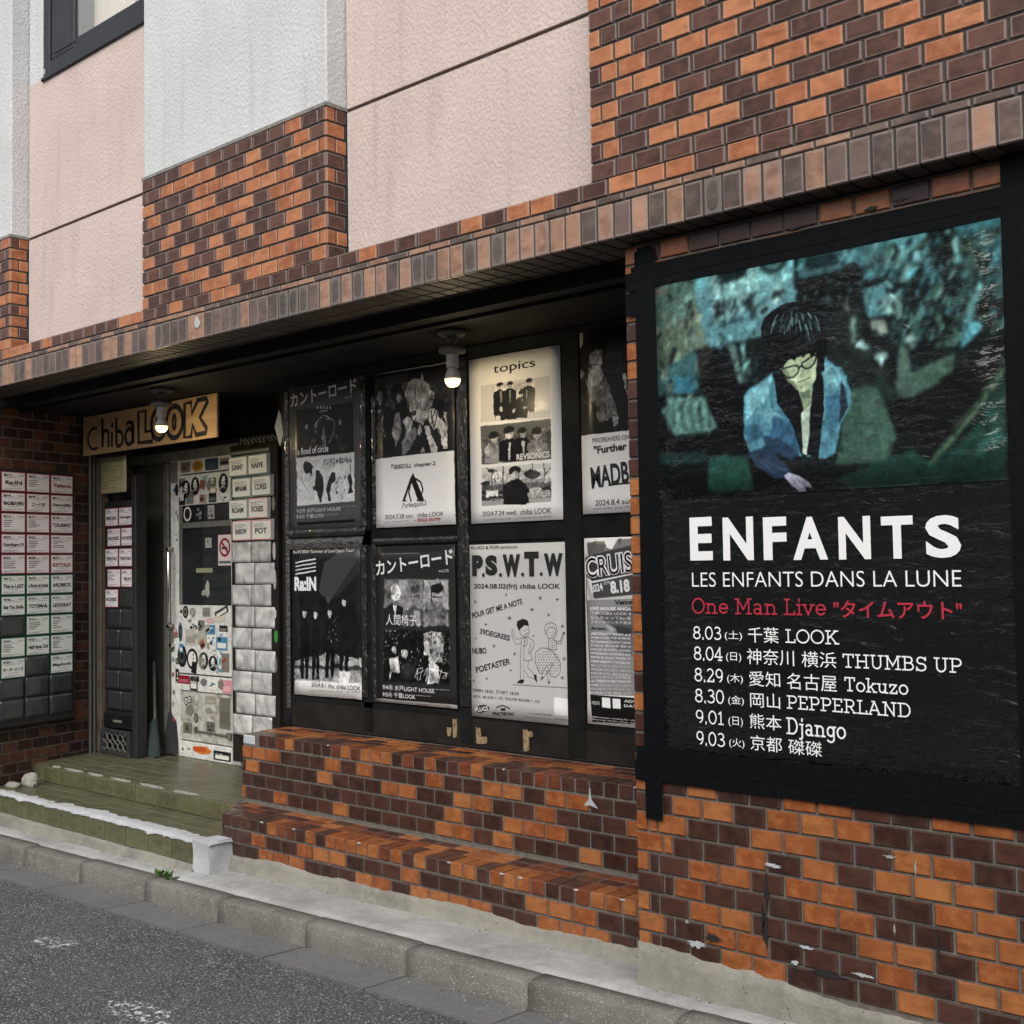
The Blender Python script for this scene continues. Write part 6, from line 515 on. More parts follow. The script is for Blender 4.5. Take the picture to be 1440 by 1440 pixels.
# ------------------------------------------------------------------ right-hand tiled wall (ground floor)
rw = thing('brick_wall', 'glossy orange and dark brown tiled wall carrying the large black concert banner', 'wall', (-2.5, 0, 0))
b = MB().box(0, 1.66, .007, .45, .02, 2.62, M_MORT); ob('mortar_bed', b, rw)
SEQ = ['DODDOODDOOD', 'OODOOODDDDO', 'ODDOODDOODD', 'DDOODODOODO'[0:0]+'DDODODOOODDD', 'DOODOOODDOD'[0:0]+'DOODOODDOODD', 'ODDDOODDOOOO', 'DOODDDOODO', 'DOODDDODOOO', 'DDOODDDOD']
def behind_banner(a, b_, z0, z1): return a > .10 and b_ < 1.40 and z0 > .83 and z1 < 2.50
zt = .572
for r in range(-5, 31):
    z = zt+.068*r-.059; even = (r % 2 == 0)   # even rows: full corner piece
    i = 3-r
    top = {3: 0, 2: 1, 1: 2, 0: 3, -1: 4, -2: 5, -3: 6, -4: 7, -5: 8}.get(r)
    course(rw, 0, 1.67, z, .059, (.159 if not even else .109)-.0, PAL, 0, .5, SEQ[top] if top is not None else None, 'B' if even else 'A', cut=behind_banner)
# cement fillet at the foot, uneven upper edge
def footing(parent, x0, x1, y, zt0, zt1, th, seed, m=M_FOOT, amp=.022, zb=None, foot=0., name='footing'):
    n = int((x1-x0)/.02)+2; v = []; cols_ = 4
    for i in range(n):
        x = x0+(x1-x0)*i/(n-1); g = gz(x+parent.location.x)-.01 if zb is None else zb
        top = zt0+(zt1-zt0)*i/(n-1)+amp*mnoise.noise(Vector((x*3.1+seed, seed, 0)))+amp*.45*mnoise.noise(Vector((x*17, seed, 2)))
        for j in range(cols_):
            t = j/(cols_-1); v.append((x, y-th*(1-.25*t)-foot*(1-t)**2+.004*mnoise.noise(Vector((x*14, t*4, seed))), g+(top-g)*t))
        v.append((x, y+.02, top))
    P = cols_+1; f = [(i*P+k, (i+1)*P+k, (i+1)*P+k+1, i*P+k+1) for i in range(n-1) for k in range(P-1)]
    f += [tuple(reversed(range(P))), tuple(range((n-1)*P, n*P))]
    mb = MB(); mb.add(v, f, m); return smooth(ob(name, mb, parent))
footing(rw, 0, 1.67, -.001, .196, .120, .006, 3.1, amp=.022, foot=.012)
# chips and tape scars: small torn marks on the tiles
for (x, z, rx, rz, m) in ((.30, .262, .045, .020, M_INK), (.235, .232, .055, .014, M_PATCH), (.50, .318, .016, .075, M_INK), (.505, .45, .012, .07, M_INK), (.49, .36, .009, .06, M_INK), (.64, .300, .035, .007, M_PATCH), (.60, .245, .022, .010, M_PATCH), (.71, .235, .09, .016, M_INK), (1.06, .395, .006, .05, M_INK), (.93, .41, .005, .02, M_PATCH), (.53, .535, .045, .010, M_PATCH), (.83, .255, .05, .006, M_PATCH), (.60, .225, .012, .008, M_INK), (1.00, .60, .006, .03, M_RUB), (.2, .3, .012, .008, M_PATCH), (.92, .62, .03, .006, M_RUB)):
    pts = blob(x, z, rx*.85, rz, 26, .7); ob('chip', MB().prism(pts, -.0030, -.0005, M_RUB if m is M_PATCH and rx < .02 else m), rw)
for (x, z) in ((1.02, 2.567), (.93, 2.56), (.66, 2.553)):
    pts = blob(x, z, .03, .008, 14, .7); ob('chip', MB().prism(pts, -.0045, -.0005, M_INK), rw)
# ------------------------------------------------------------------ brick band over the entrance
bd = thing('brick_band', 'projecting band of upright soldier tiles with sooty underside running over the entrance', 'ledge', (-7.6, -.1, 2.62))
X0 = -7.6
ob('mortar_bed', MB().box(0, 7.4, .006, .27, .012, .162, M_MORTD).box(0, 7.4, .006, .12, .162, .224, M_MORTD), bd)
a = -2.395-.0728*72
while a < -.75:
    brick(bd, a-X0, .008, .0645, .1215, random.choice((M_WS, M_WS2, M_WS2, M_WP, M_WP2, M_WS) if -5.0 < a < -2.6 else (M_WS2, M_WP2, M_WS2, M_WS2, M_WS2, M_WP, M_WS)), 0, .016, 'soldier_brick'); a += .0728
a = -2.422-.12*43
while a < -.75:
    brick(bd, a-X0, .136, .111, .021, pick(.45, (M_WS2, M_WP2)), 0, .016, 'thin_brick'); a += .12
course(bd, .12, 6.85, .165, .056, .07, WPAL, 0, .4)
a = -2.395-.0728*72
while a < -.75:
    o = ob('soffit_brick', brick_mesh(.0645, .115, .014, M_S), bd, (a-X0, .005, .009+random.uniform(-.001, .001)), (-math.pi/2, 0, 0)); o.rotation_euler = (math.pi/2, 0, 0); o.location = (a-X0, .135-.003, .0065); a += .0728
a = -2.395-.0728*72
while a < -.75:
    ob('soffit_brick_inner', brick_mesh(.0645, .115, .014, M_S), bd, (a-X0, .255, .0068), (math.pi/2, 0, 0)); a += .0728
# a torn white sticker on the band
ob('sticker_scrap', MB().prism(blob(2.60, .085, .028, .035, 12, .35), -.004, -.0022, M_PATCH), bd)
# ------------------------------------------------------------------ upper right brick wall
uw = thing('upper_brick_wall', 'weathered orange and brown tiled wall above the banner, right of the pink panels', 'wall', (-2.566, -.1, 2.842))
ob('mortar_bed', MB().box(.003, 2.4, .006, .4, 0, 1.02, M_MORTD), uw)
for r in range(15):
    course(uw, 0, 1.95, .068*r+.003, .058, .159 if r % 2 else .109, WPAL, 0, .5, corner='B' if r % 2 == 0 else 'A', sliver=.067)
# ------------------------------------------------------------------ pilasters
def pilaster(name, label, x0, x1, off, seed, ztop):
    random.seed(seed); w = x1-x0
    t = thing(name, label, 'pilaster', (x0, -.1, 2.842))
    ob('mortar_bed', MB().box(.006, w-.006, .006, .3, 0, .675, M_MORTD), t)
    for r in range(10):
        z = .068*r+.002; par = r % 2
        course(t, 0, w-.0005-(0 if par else 0), z, .058, off+(.06 if par else 0)-x0, WPAL, 0, .48)
        # side return facing +X
        segs = ((0.004, .05), (.058, .115)) if par else ((.004, .104),)
        for (s0, s1) in segs:
            ob('side_brick', brick_mesh(s1-s0, .058, .014, random.choice((M_WO, M_WD, M_WO))), t, (w, s0, z), (0, 0, math.pi/2))
    ob('mortar_cap', MB().box(-.004, w+.004, -.003, .29, .674, .690, M_CAP), t)
    mb = MB(); mb.box(.004, w-.004, .008, .3, .690, ztop, M_WHITE, .006); ob('stucco_face', mb, t)
    return t
pilaster('pilaster', 'wide projecting pilaster, grey stucco above weathered brick, between two pink panels', -5.496, -4.016, -5.442, 21, 2.35)
pilaster('pilaster', 'projecting pilaster at the left edge, left of the window and pink panel', -7.75, -6.963, -7.02, 22, 2.65)
# ------------------------------------------------------------------ pink stucco walls
def pink(label, x0, x1, ztop, notch=None):
    t = thing('stucco_wall', label, 'wall', (x0, .02, 2.85)); w = x1-x0
    ob('lower_panel', MB().box(0, w, 0, .2, 0, .662, M_PINK), t)
    ob('joint_sealant', MB().box(0, w, .010, .2, .662, .678, M_SEAL), t)
    ob('upper_panel', MB().box(0, w, -.003, .2, .678, ztop-2.85, M_PINK), t)
    ob('corner_bead', MB().box(w-.006, w-.001, -.006, .0, 0, .66, M_WHITE) if False else MB().box(.002, .008, -.005, .0, 0, .66, M_WHITE), t); return t
pink('pink stucco wall with one horizontal joint, beside the wide pilaster and over the posters', -4.010, -2.570, 5.2)
pw = pink('pink stucco wall under the dark framed window at the far left', -6.957, -5.50, 4.46)
ob('reveal', MB().box(.001, .172, -.002, .2, 1.611, 2.6, M_WHITE), pw)
# ------------------------------------------------------------------ window, top left
wn = thing('window', 'charcoal framed window at the top left, beige boards behind its glass in place of a reflection', 'window', (-6.783, .02, 4.46))
f = MB(); f.box(0, .075, -.004, .1, 0, 1.1, M_WIN, .004); f.box(1.19, 1.26, -.004, .1, 0, 1.1, M_WIN, .004); f.box(.075, 1.19, -.004, .1, 0, .085, M_WIN, .004); f.box(0, 1.26, -.02, 0, -.022, -.002, M_WIN, .003); ob('frame', f, wn)
f = MB(); f.box(.08, .35, .006, .05, .09, 1.1, M_WIN, .006); f.box(.35, 1.18, .012, .05, .09, .145, M_WIN, .004); f.box(.30, .312, .002, .01, .13, 1.1, M_WIN, .002); f.box(.12, .35, .002, .01, .118, .128, M_WIN, .002); ob('sash', f, wn)
q = NT('window pane glass'); q.col((.9, .93, .92)); q.rough(.02); q.p.inputs['Alpha'].default_value = .16; q.p.inputs['Specular IOR Level'].default_value = .8
ob('pane', MB().box(.35, 1.18, .028, .034, .145, 1.1, q.m), wn)
b = MB()
for i in range(9): b.box(.30+i*.115, .30+i*.115+.111, .16, .18, .05, 1.1, M_PLATE, .003)
ob('reflection_boarding', b, wn)  # boards behind the pane stand in for siding reflected in the glass
ob('inner_sill', MB().box(.3, 1.2, .055, .16, .09, .12, simple('grey green sill', (.33, .34, .29), .6)), wn)
ob('reflection_pipe', MB().tube([(.78, .15, .13), (.78, .15, .38), (.93, .15, .33), (.93, .15, .13)], .007, M_SEAL, 8), wn)  # pipe of the reflected siding, built in behind the pane
b = MB(); n = 7
v = [(.95+.26*i/(n-1), .10+.02*math.sin(i*2.1), .20+.055*i+ .9*j/5 + (.02*math.sin(i*3+j))) for i in range(n) for j in range(6)]
b.add(v, [(i*6+j, (i+1)*6+j, (i+1)*6+j+1, i*6+j+1) for i in range(n-1) for j in range(5)], simple('hanging grey cloth', (.36, .38, .37), .8)); smooth(ob('curtain', b, wn))
ob('screw_cap', MB().box(.008, .026, -.009, -.003, .02, .05, M_PATCH), wn)
# ------------------------------------------------------------------ building core: recess floor to ceiling
core = MB()
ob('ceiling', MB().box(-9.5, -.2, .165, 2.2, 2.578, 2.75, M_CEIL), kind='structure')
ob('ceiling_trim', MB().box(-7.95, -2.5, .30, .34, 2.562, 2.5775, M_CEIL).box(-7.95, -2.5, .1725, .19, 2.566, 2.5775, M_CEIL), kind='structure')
ob('back_wall', MB().box(-8.6, -5.5, 1.30, 1.5, .1, 2.577, M_BROWN).box(-9.5, -.2, .262, .5, 2.752, 6.2, M_BROWN), kind='structure')
ob('sealed_panel', MB().box(-6.42, -5.5, 1.14, 1.20, 2.27, 2.577, M_BROWN).box(-6.45, -5.5, 1.10, 1.145, 2.245, 2.29, M_BROWN), kind='structure')
# ------------------------------------------------------------------ tiled seat ledges under the posters
def ledge(label, x0, x1, y, ztop, rows, off, nback, seed, cut, cornerpatch=False):
    random.seed(seed); t = thing('brick_ledge', label, 'ledge', (x0, y, 0)); w = x1-x0; zb = ztop-.068*rows
    side = cut
    pts = [(.006, .006), (w, .006), (w, .5), (-side, .5), (-side, .32 if side else .006)]
    ob('mortar_bed', MB().slab([(.006, .006), (w, .006), (w, nback*.068+.14), (-side+.006, nback*.068+.14)], zb-(.03 if zb > .2 else .012), ztop-.004, M_MORT), t)
    fx = 0.; skip = .11 if cornerpatch else -1
    a = .074*math.ceil(max(0, skip)/.074)+.0
    while a < w-.03:   # bullnose tiles, long side running back
        m = random.choice((M_D, M_D, M_O, M_O, M_R)); ww = min(.0655, w-a)
        ob('nosing_brick', MBnose(ww, m), t, (a, random.uniform(-.001, 0), ztop+random.uniform(-.001, .0008)), (0, 0, random.uniform(-.004, .004))); a += .074
    if zb >= 0:
        for r in range(1, rows):
            pz = .0705 if rows > 3 else .068; z = ztop-pz*(r+1)+.009+(pz-.068)
            course(t, 0, w, z, .0605 if rows > 3 else .0585, off+(.06 if r % 2 else 0), PAL, 0, .42)
    for j in range(nback):
        yy = .1205+.068*j; a = -(side*min(1, (yy)/.27) if side else 0)+(.06 if j % 2 else 0)
        st = a
        if st > -side*min(1, yy/.27)+.03: brick_flat(t, -side*min(1, yy/.27), yy, ztop, .05)
        while a < w-.03: brick_flat(t, a, yy, ztop, min(.111, w-a)); a += .12
    return t
NM = {}
def MBnose(w, m):
    k = (round(w, 3), m.name)
    if k not in NM: NM[k] = MB().box(0, w, 0, .113, -.058, 0, m, .004).mesh('nosing')
    return NM[k]
def brick_flat(t, x, y, ztop, w):
    if w < .03: return
    m = random.choice((M_D, M_O, M_O, M_R, M_D)); o = ob('tread_brick', brick_mesh(w, .0595, .02, m), t, (x, y+.0, ztop-.0005+random.uniform(-.0012, .0006)), (-math.pi/2, 0, 0))
    o.rotation_euler = (-math.pi/2, 0, 0); o.location.y = y
lower = ledge('lower tier of the tiled seat ledge, nearest the pavement, with chipped white nosing', -5.222, -2.5, .18, .268, 3, .062, 2, 31, .225)
upper = ledge('upper tier of the tiled seat ledge directly under the eight posters', -5.43, -2.5, .45, .625, 5, .031, 3, 32, 0, True)
footing(lower, -.03, 2.72, -.002, .078, .098, .010, 9.2, amp=.016, foot=.03)
# slanted left end of the lower tier
b = MB(); b.add([(0, 0, .0), (-.225, .27, .0), (-.225, .27, .262), (0, 0, .262)], [(0, 1, 2, 3)], M_MORT); ob('end_bed', b, lower)
ang = math.atan2(.27, -.225)
for r in range(3):
    z = .268-.068*(r+1)+.008; L = math.hypot(.27, .225); a = .0
    for k in range(3):
        ww = .105 if k < 3 else .05; o = ob('end_brick', brick_mesh(ww, .058, .012, pick(.35, PAL)), lower, (-.225+.2*0+math.cos(ang)*0, .27, z), (0, 0, ang+math.pi))
        s = L-.002-k*.116-ww; o.location = (-.225*(1-(L-s-ww-0)/L if False else (1-(k*.116)/L)), .27*(1-(k*.116)/L), z)
# white plaster corner left where nosing tiles fell off
ob('plaster_patch', MB().box(.004, .108, .002, .115, .566, .618, M_PATCH, .006), upper)
for (x, z, rx, rz) in ((2.37, .545, .034, .05),):
    ob('chip', MB().prism([(x-.03, z-.028), (x-.005, z), (x+.002, z+.05), (x+.01, z), (x+.04, z-.03), (x, z-.022)], -.004, -.0008, M_PATCH), upper)
for x in (.33, .58, 1.05, 1.62, 1.92, 2.02, 2.3, 2.52):
    ob('chip', MB().prism(blob(x, .264, .016, .0045, 13, .7), -.004, .002, M_PATCH), lower)
for x in (.72, 1.9, 2.6): ob('chip', MB().prism(blob(x, .620, .012, .004, 13, .7), -.004, .002, M_PATCH), upper)
# ------------------------------------------------------------------ green tiled entrance steps
def tile_flat(t, x, y, w, h, z, m, name='tile'):
    o = ob(name, brick_mesh(w, h, .012, m, .0015), t, (x, y, z+random.uniform(-.001, .0012)), (-math.pi/2+random.uniform(-.004, .004), 0, 0)); return o
XL = -7.72
s1 = thing('entrance_step', 'lower olive tiled step with white cement smeared along its front edge', 'step', (XL, .04, 0))
s2 = thing('entrance_step', 'upper olive tiled step and landing in front of the doors, its edge crumbling', 'step', (XL-.2, .42, 0))
ob('mortar_bed', MB().box(-.4, 2.47, .008, .42, -.2, .1385, M_MORTG), s1)
ob('mortar_bed', MB().box(-.2, 2.55, .008, .96, .0, .2465, M_MORTG), s2)
def rnd_green(): return M_GR
a = -5.687-.2215*10
while a < -5.30:
    x = a-XL
    if x > -.45: ob('riser_tile', brick_mesh(.2135, .100, .012, M_GR, .002), s1, (x, -.0005, .033+random.uniform(-.001, .001)))
    a += .2215
a = -6.447-.227*6
while a < -5.3:
    ob('riser_tile', brick_mesh(min(.219, -5.31-a), .094, .012, M_GR, .002), s2, (a-XL+.2, -.0005, .146)); a += .227
for j in range(4):
    a = (j % 2)*.11-.4
    while a < 2.40:
        tile_flat(s1, a, .012+.097*j-.004, min(.214, 2.44-a), .0925, .1405, M_G); a += .2215
for j in range(10):
    a = (j % 2)*.11-.12
    while a < 2.45:
        tile_flat(s2, a, .004+.097*j, min(.214, 2.50-a), .0925, .2485, M_G); a += .2215
footing(s1, -.4, 2.47, -.004, .028, .030, .004, 5.5, m=M_FOOT, amp=.006, foot=.03)
# cement smear on the lower nosing and the rough end block
n = 150; xs_ = [-.3+(2.60+.3)*i/n for i in range(n+1)]
front = [(x, -.006+.004*mnoise.noise(Vector((x*12, 1, 0)))) for x in xs_]
back = []
for x in xs_:
    wdt = (.115 if x > .95 else .085)+.030*mnoise.noise(Vector((x*4, 9, 0)))+.026*mnoise.noise(Vector((x*17, 9, 0)))+.014*mnoise.noise(Vector((x*60, 9, 0))); wdt = max(wdt, .02)
    back.append((x, wdt))
b = MB(); v = []
for (fx_, fy), (bx, by) in zip(front, back):
    dr = .004+.016*max(0, mnoise.noise(Vector((fx_*9, 4, 0))))+.010*max(0, mnoise.noise(Vector((fx_*38, 4, 0))))
    v += [(fx_, fy, .146-dr*1.6), (fx_, fy, .1455), (bx, by*.5, .1465+.003*mnoise.noise(Vector((bx*20, 2, 0)))), (bx, by, .1425)]
b.add(v, [(i*4+j, (i+1)*4+j, (i+1)*4+j+1, i*4+j+1) for i in range(n) for j in range(3)], M_PATCH); smooth(ob('cement_smear', b, s1))
# crumbling nosing of the upper step
for (cx, wd) in ((.98, .10), (1.30, .13), (1.62, .16), (1.97, .15), (.72, .12), (.50, .06)):
    b = MB(); pts = [(cx+x_, y_) for x_, y_ in blob(0, .012, wd, .018, 22, .45)]; b.slab(pts, .2445, .2535, M_RUB)
    ob('crumbled_edge', b, s2)
def lump(name, parent, loc, sc, m, seed, **tags):
    import bmesh
    bm = bmesh.new(); bmesh.ops.create_icosphere(bm, subdivisions=3, radius=1)
    for q_ in bm.verts:
        p = q_.co.copy(); k = 1+.28*mnoise.noise(p*1.3+Vector((seed, 0, 0)))+.12*mnoise.noise(p*3.5+Vector((seed, 4, 0))); q_.co = Vector((p.x*sc[0], p.y*sc[1], p.z*sc[2]))*k
    me = bpy.data.meshes.new(name); bm.to_mesh(me); bm.free(); me.materials.append(m); return ob(name, me, parent, loc, **tags)
lump('rubble_lump', None, (-7.50, .30, .172), (.062, .05, .050), M_RUB, 3.3, label='larger grey lump of broken mortar lying in the corner of the lower step', category='rubble')
lump('rubble_lump', None, (-7.56, .21, .150), (.075, .035, .02), M_RUB, 8.1, label='flat small flake of broken mortar beside the larger lump on the step', category='rubble')
# end block of the lower step
blk = MB(); v = []
def bp(x, y, z, s): return (x+.012*mnoise.noise(Vector((x*9, y*9, z*9+s))), y+.010*mnoise.noise(Vector((x*9+4, y*9, z*9+s))), z+.005*mnoise.noise(Vector((x*9, y*9+7, z*9))))
nx_, ny_, nz_ = 5, 6, 6
def face(fn, nu, nv_):
    vv = [fn(i/nu, j/nv_) for i in range(nu+1) for j in range(nv_+1)]
    blk.add(vv, [(i*(nv_+1)+j, (i+1)*(nv_+1)+j, (i+1)*(nv_+1)+j+1, i*(nv_+1)+j+1) for i in range(nu) for j in range(nv_)], M_PATCH)
xa, xb, ya, yb, za, zb_ = -5.262, -5.135, .028, .185, -.02, .152
face(lambda a, c: bp(xa+(xb-xa)*a+.02*(1-c)*a, ya, za+(zb_-za)*c, 1), 6, 8); face(lambda a, c: bp(xb+.02*(1-c)*(1-a), ya+(yb-ya)*a, za+(zb_-za)*c, 1), 6, 8); face(lambda a, c: bp(xa+(xb-xa)*a, ya+(yb-ya)*c, zb_, 1), 6, 6)
o = ob('end_block', blk, s1, (-XL, -.04, 0)); smooth(o)
# ------------------------------------------------------------------ left side wall of the entrance (slightly splayed)
SA = rad(14)  # splay
sw = thing('side_wall', 'dark brown tiled return wall on the left of the entrance, behind the schedule board', 'wall', (-7.62, .12, .14), (0, 0, math.pi/2+SA))
# local x runs back along the wall, -y faces +X
ob('mortar_bed', MB().box(-.45, 1.2, .006, .25, -.2, 2.44, M_MORT), sw)
random.seed(41)
M_SD = tile_mat('sooty dark wall tile', (.032, .016, .013), (.052, .026, .019), (.03, .022, .018), .4, .5)  # darker tones than the tiles of the right-hand wall
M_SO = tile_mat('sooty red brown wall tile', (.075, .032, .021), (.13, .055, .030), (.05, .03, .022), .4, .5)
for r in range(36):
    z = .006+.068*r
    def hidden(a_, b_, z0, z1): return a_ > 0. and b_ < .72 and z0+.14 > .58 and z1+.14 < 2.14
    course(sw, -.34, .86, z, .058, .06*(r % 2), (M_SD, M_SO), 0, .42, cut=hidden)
for x in (.765, .800):
    ob('conduit', MB().tube([(x, -.022, .10), (x, -.022, 2.43)], .011, M_PIPE, 10), sw)
# ------------------------------------------------------------------ big banner
bn = thing('banner', 'huge black concert banner with teal photograph, white title and six tour dates', 'banner', (-2.375, 0, .845))
random.seed(51)

# grit and fallen bits gathered in the gutter and along the wall foot
random.seed(101); gb = MB()
for i in range(520):
    x = random.uniform(-7.4, -1.0); k = i % 3
    if k == 0: y = -.209-abs(random.gauss(0, .03)); z = gz(x)-.104
    elif k == 1: y = random.uniform(-.9, -.42) if i % 2 else -.43-abs(random.gauss(0, .03)); z = gz(x)-.105
    else: y = (.165 if x > -5 else .03)-abs(random.gauss(0, .025)); z = gz(x)+.002; y = y if x < -2.55 else -.02-abs(random.gauss(0, .02))
    s = random.uniform(.0015, .0055); m = random.choice((M_RUB, M_MORT, M_POST, M_MORTD, M_PATCH)); a = random.uniform(0, 6.3); c_, s_ = math.cos(a)*s, math.sin(a)*s
    gb.add([(x+c_, y+s_, z), (x-s_, y+c_, z), (x-c_*.8, y-s_, z), (x+s_, y-c_*1.3, z), (x, y, z+s*.8)], [(0, 1, 4), (1, 2, 4), (2, 3, 4), (3, 0, 4)], m)
ob('grit', gb, kind='stuff')
def wrinkle_mat(name, base_col=None, img=None):
    q = NT(name)
    st = q.mapping((2.0, 1, 7.5)); n = q.noise(4.2, 4, .55, vec=st, dist=3.2); n2 = q.noise(7, 2, .5, vec=q.mapping((1., 1, 3.)), dist=1.5)
    if img is not None:
        ti = q.n('ShaderNodeTexImage'); ti.image = img; ti.extension = 'EXTEND'; q.l(q.tc.outputs['UV'], ti.inputs[0]); q.col(q.mix(1., ti.outputs[0], (1., 1., 1.), 'MULTIPLY'))
    else: q.col(base_col)
    q.rough(.55); q.p.inputs['Coat Weight'].default_value = .7; q.p.inputs['Coat Roughness'].default_value = .03; q.p.inputs['Specular IOR Level'].default_value = .05
    w_ = q.noise(2.6, 3, .6, vec=q.mapping((1., 1, 2.2))); zone = q.ramp(w_, [(.40, .25), (.56, 1.)])
    r = q.ramp(n, [(.45, 0.), (.485, 1.), (.52, 0.), (.61, 0.), (.635, .9), (.66, 0.)]); hgt = q.math('MULTIPLY', q.math('ADD', r, q.math('MULTIPLY', n2, .5)), zone)
    b = q.n('ShaderNodeBump'); b.inputs['Strength'].default_value = 1.; b.inputs['Distance'].default_value = .028; q.l(hgt, b.inputs['Height']); q.l(b.outputs[0], q.p.inputs['Coat Normal'])
    return q.m
X0_, Y0_, Z0_, w_, h_, ops, _ = PRINTS['bannerphoto']
M_BFILM = wrinkle_mat('black wrinkled film', (.0050, .0054, .0058))
M_BPHOTO = wrinkle_mat('printed photograph under film', None, raster(ops, 720, 450, 'banner_photo'))
film = sheet(1.40, 1.66, M_BFILM, 12, 16, .003, .002, 4); ob('film', film, bn, (-.07, -.0065, -.02))
ob('photo_print', sheet(1.185, .742, M_BPHOTO, 12, 8, .0015, .001, 6), bn, (0, -.0105, .870))
put_text(bn, PRINTS['bannertext'][6], (0, -.0100, 0))
def tape(parent, x0, x1, z0, z1, y, seed=0, m=M_TAPE, name='tape_strip'):
    """one strip of cloth tape with slightly ragged ends"""
    random.seed(seed*13+5); L, W = (x1-x0, z1-z0); horiz = L > W; n = 10; top = []; bot = []
    for i in range(n+1):
        u = i/n
        if horiz: top.append((x0+L*u, z1+random.uniform(-.0015, .0015))); bot.append((x0+L*u, z0+random.uniform(-.0015, .0015)))
        else: top.append((x1+random.uniform(-.0015, .0015), z0+W*u)); bot.append((x0+random.uniform(-.0015, .0015), z0+W*u))
    pts = bot+top[::-1]
    return ob(name, MB().prism(pts, y-.0012, y, m), parent)
for i, (x0, x1, z0, z1, y) in enumerate(((-.115, 1.36, 1.608, 1.672, -.012), (-.09, 1.36, 1.64, 1.692, -.0135), (-.115, 1.36, -.09, -.02, -.012), (-.11, 1.36, -.045, .025, -.0135), (-.075, -.004, -.22, 1.745, -.0125), (-.045, .012, -.02, 1.73, -.014), (1.188, 1.26, -.05, 1.79, -.0125), (1.235, 1.30, -.05, 1.80, -.014), (-.115, -.03, 1.52, 1.60, -.0145), (-.115, -.02, -.09, -.03, -.0145), (-.06, .0, 1.70, 1.755, -.0152))):
    tape(bn, x0, x1, z0, z1, y, i)
# ------------------------------------------------------------------ poster wall in the recess
pb = thing('poster_board', 'long black board in the recess, taped with black strips between the posters', 'board', (-5.5, .80, .62))
ob('panel', MB().box(0, 3.0, .004, .06, 0, 1.956, M_BLACK), pb)
ob('skirting', MB().box(0, 3.0, -.002, .004, .006, .15, M_BROWN), pb)
for i, (x0, x1, z0, z1) in enumerate(((.665, .735, .02, 1.93), (1.375, 1.455, .02, 1.93), (2.05, 2.15, .02, 1.93), (.02, 3., 1.0, 1.075), (0., 3., 1.905, 1.95), (.0, .055, .0, 1.95), (.05, 3., .145, .175))):
    tape(pb, x0, x1, z0, z1, -.001-.0013*(i % 3+1), 60+i, M_BLACK)
for i, (x, z, w, h, m) in enumerate(((1.32, .045, .03, .09, M_TAN), (1.28, .05, .03, .04, M_TAN), (1.48, .03, .07, .035, M_TAN), (1.48, .03, .03, .075, M_TAN), (1.78, .02, .035, .10, M_TAN), (1.78, .085, .06, .028, M_TAN))):
    ob('torn_paper', MB().prism([(x+random.uniform(0, .006), z), (x+w*.5, z-.003), (x+w-random.uniform(0, .006), z+.004), (x+w, z+h*.6), (x+w-random.uniform(0, .012), z+h), (x+w*.4, z+h-random.uniform(0, .01)), (x, z+h)], -.0052-.0006*i, -.003, m), pb)
def poster(key, label, seed, wx=300, wz=410, wav=.003, rough=.35, curl=.0, y=-.008, cat='poster', grade=1.):
    X, Y, Z, w, h, ops, tx = PRINTS[key]
    t = thing('poster', label, cat, (X, Y+y, Z), me=sheet(w, h, print_mat('poster print', raster(ops, wx, wz, key), rough, .04, .08, grade=grade), 8, 11, wav, .0012, seed, 0., curl))
    put_text(t, tx, (0, 0, 0), -wav-.0009); return t
poster('kanto36', 'grey poster with a white Japanese title and two framed band photographs, upper row far left', 1, rough=.3, grade=.8)
poster('seeds', 'white poster whose top photograph shows a blond masked face gripping with big hands', 2)
poster('topics', 'white poster headed topics with three stacked black and white band photographs', 3)
poster('further', 'poster of a long haired man in leopard shirt, half hidden behind the brick pier', 4)
poster('summer', 'black poster of four standing figures with a white strip below, lower row far left', 5)
poster('kanto33', 'black poster with white Japanese title over two collage photographs, lower row', 6)
poster('pswtw', 'grey poster of a cartoon couple dancing among little stars', 7, rough=.55)
poster('cruise', 'crowded black and white festival line-up poster, lower row beside the brick pier', 8)
# crinkled plastic edges round the left posters
def ribbon(parent, x0, x1, z0, z1, y, m, seed, n=46, amp=.007, name='plastic_edge'):
    horiz = (x1-x0) > (z1-z0); v = []
    for i in range(n+1):
        u = i/n
        for j in range(4):
            w = j/3; d = amp*(mnoise.noise(Vector((u*38, w*2, seed)))+.4*mnoise.noise(Vector((u*90, w*4, seed)))) if 0 < j < 3 else 0
            v.append((x0+(x1-x0)*(u if horiz else w), y-.002-abs(d)-(.004 if 0 < j < 3 else 0), z0+(z1-z0)*(w if horiz else u)))
    mb = MB(); mb.add(v, [(i*4+j, (i+1)*4+j, (i+1)*4+j+1, i*4+j+1) if horiz else (i*4+j, i*4+j+1, (i+1)*4+j+1, (i+1)*4+j) for i in range(n) for j in range(3)], m)
    return smooth(ob(name, mb, parent))
ribbon(pb, .012, .05, .10, 1.88, -.006, M_BAGV, 1); ribbon(pb, .655, .705, 1.10, 1.9, -.006, M_BAG, 2, amp=.01); ribbon(pb, .03, .70, 1.055, 1.095, -.008, M_BAG, 3, amp=.01); ribbon(pb, .04, .68, .99, 1.045, -.008, M_BAGV, 4, amp=.012)
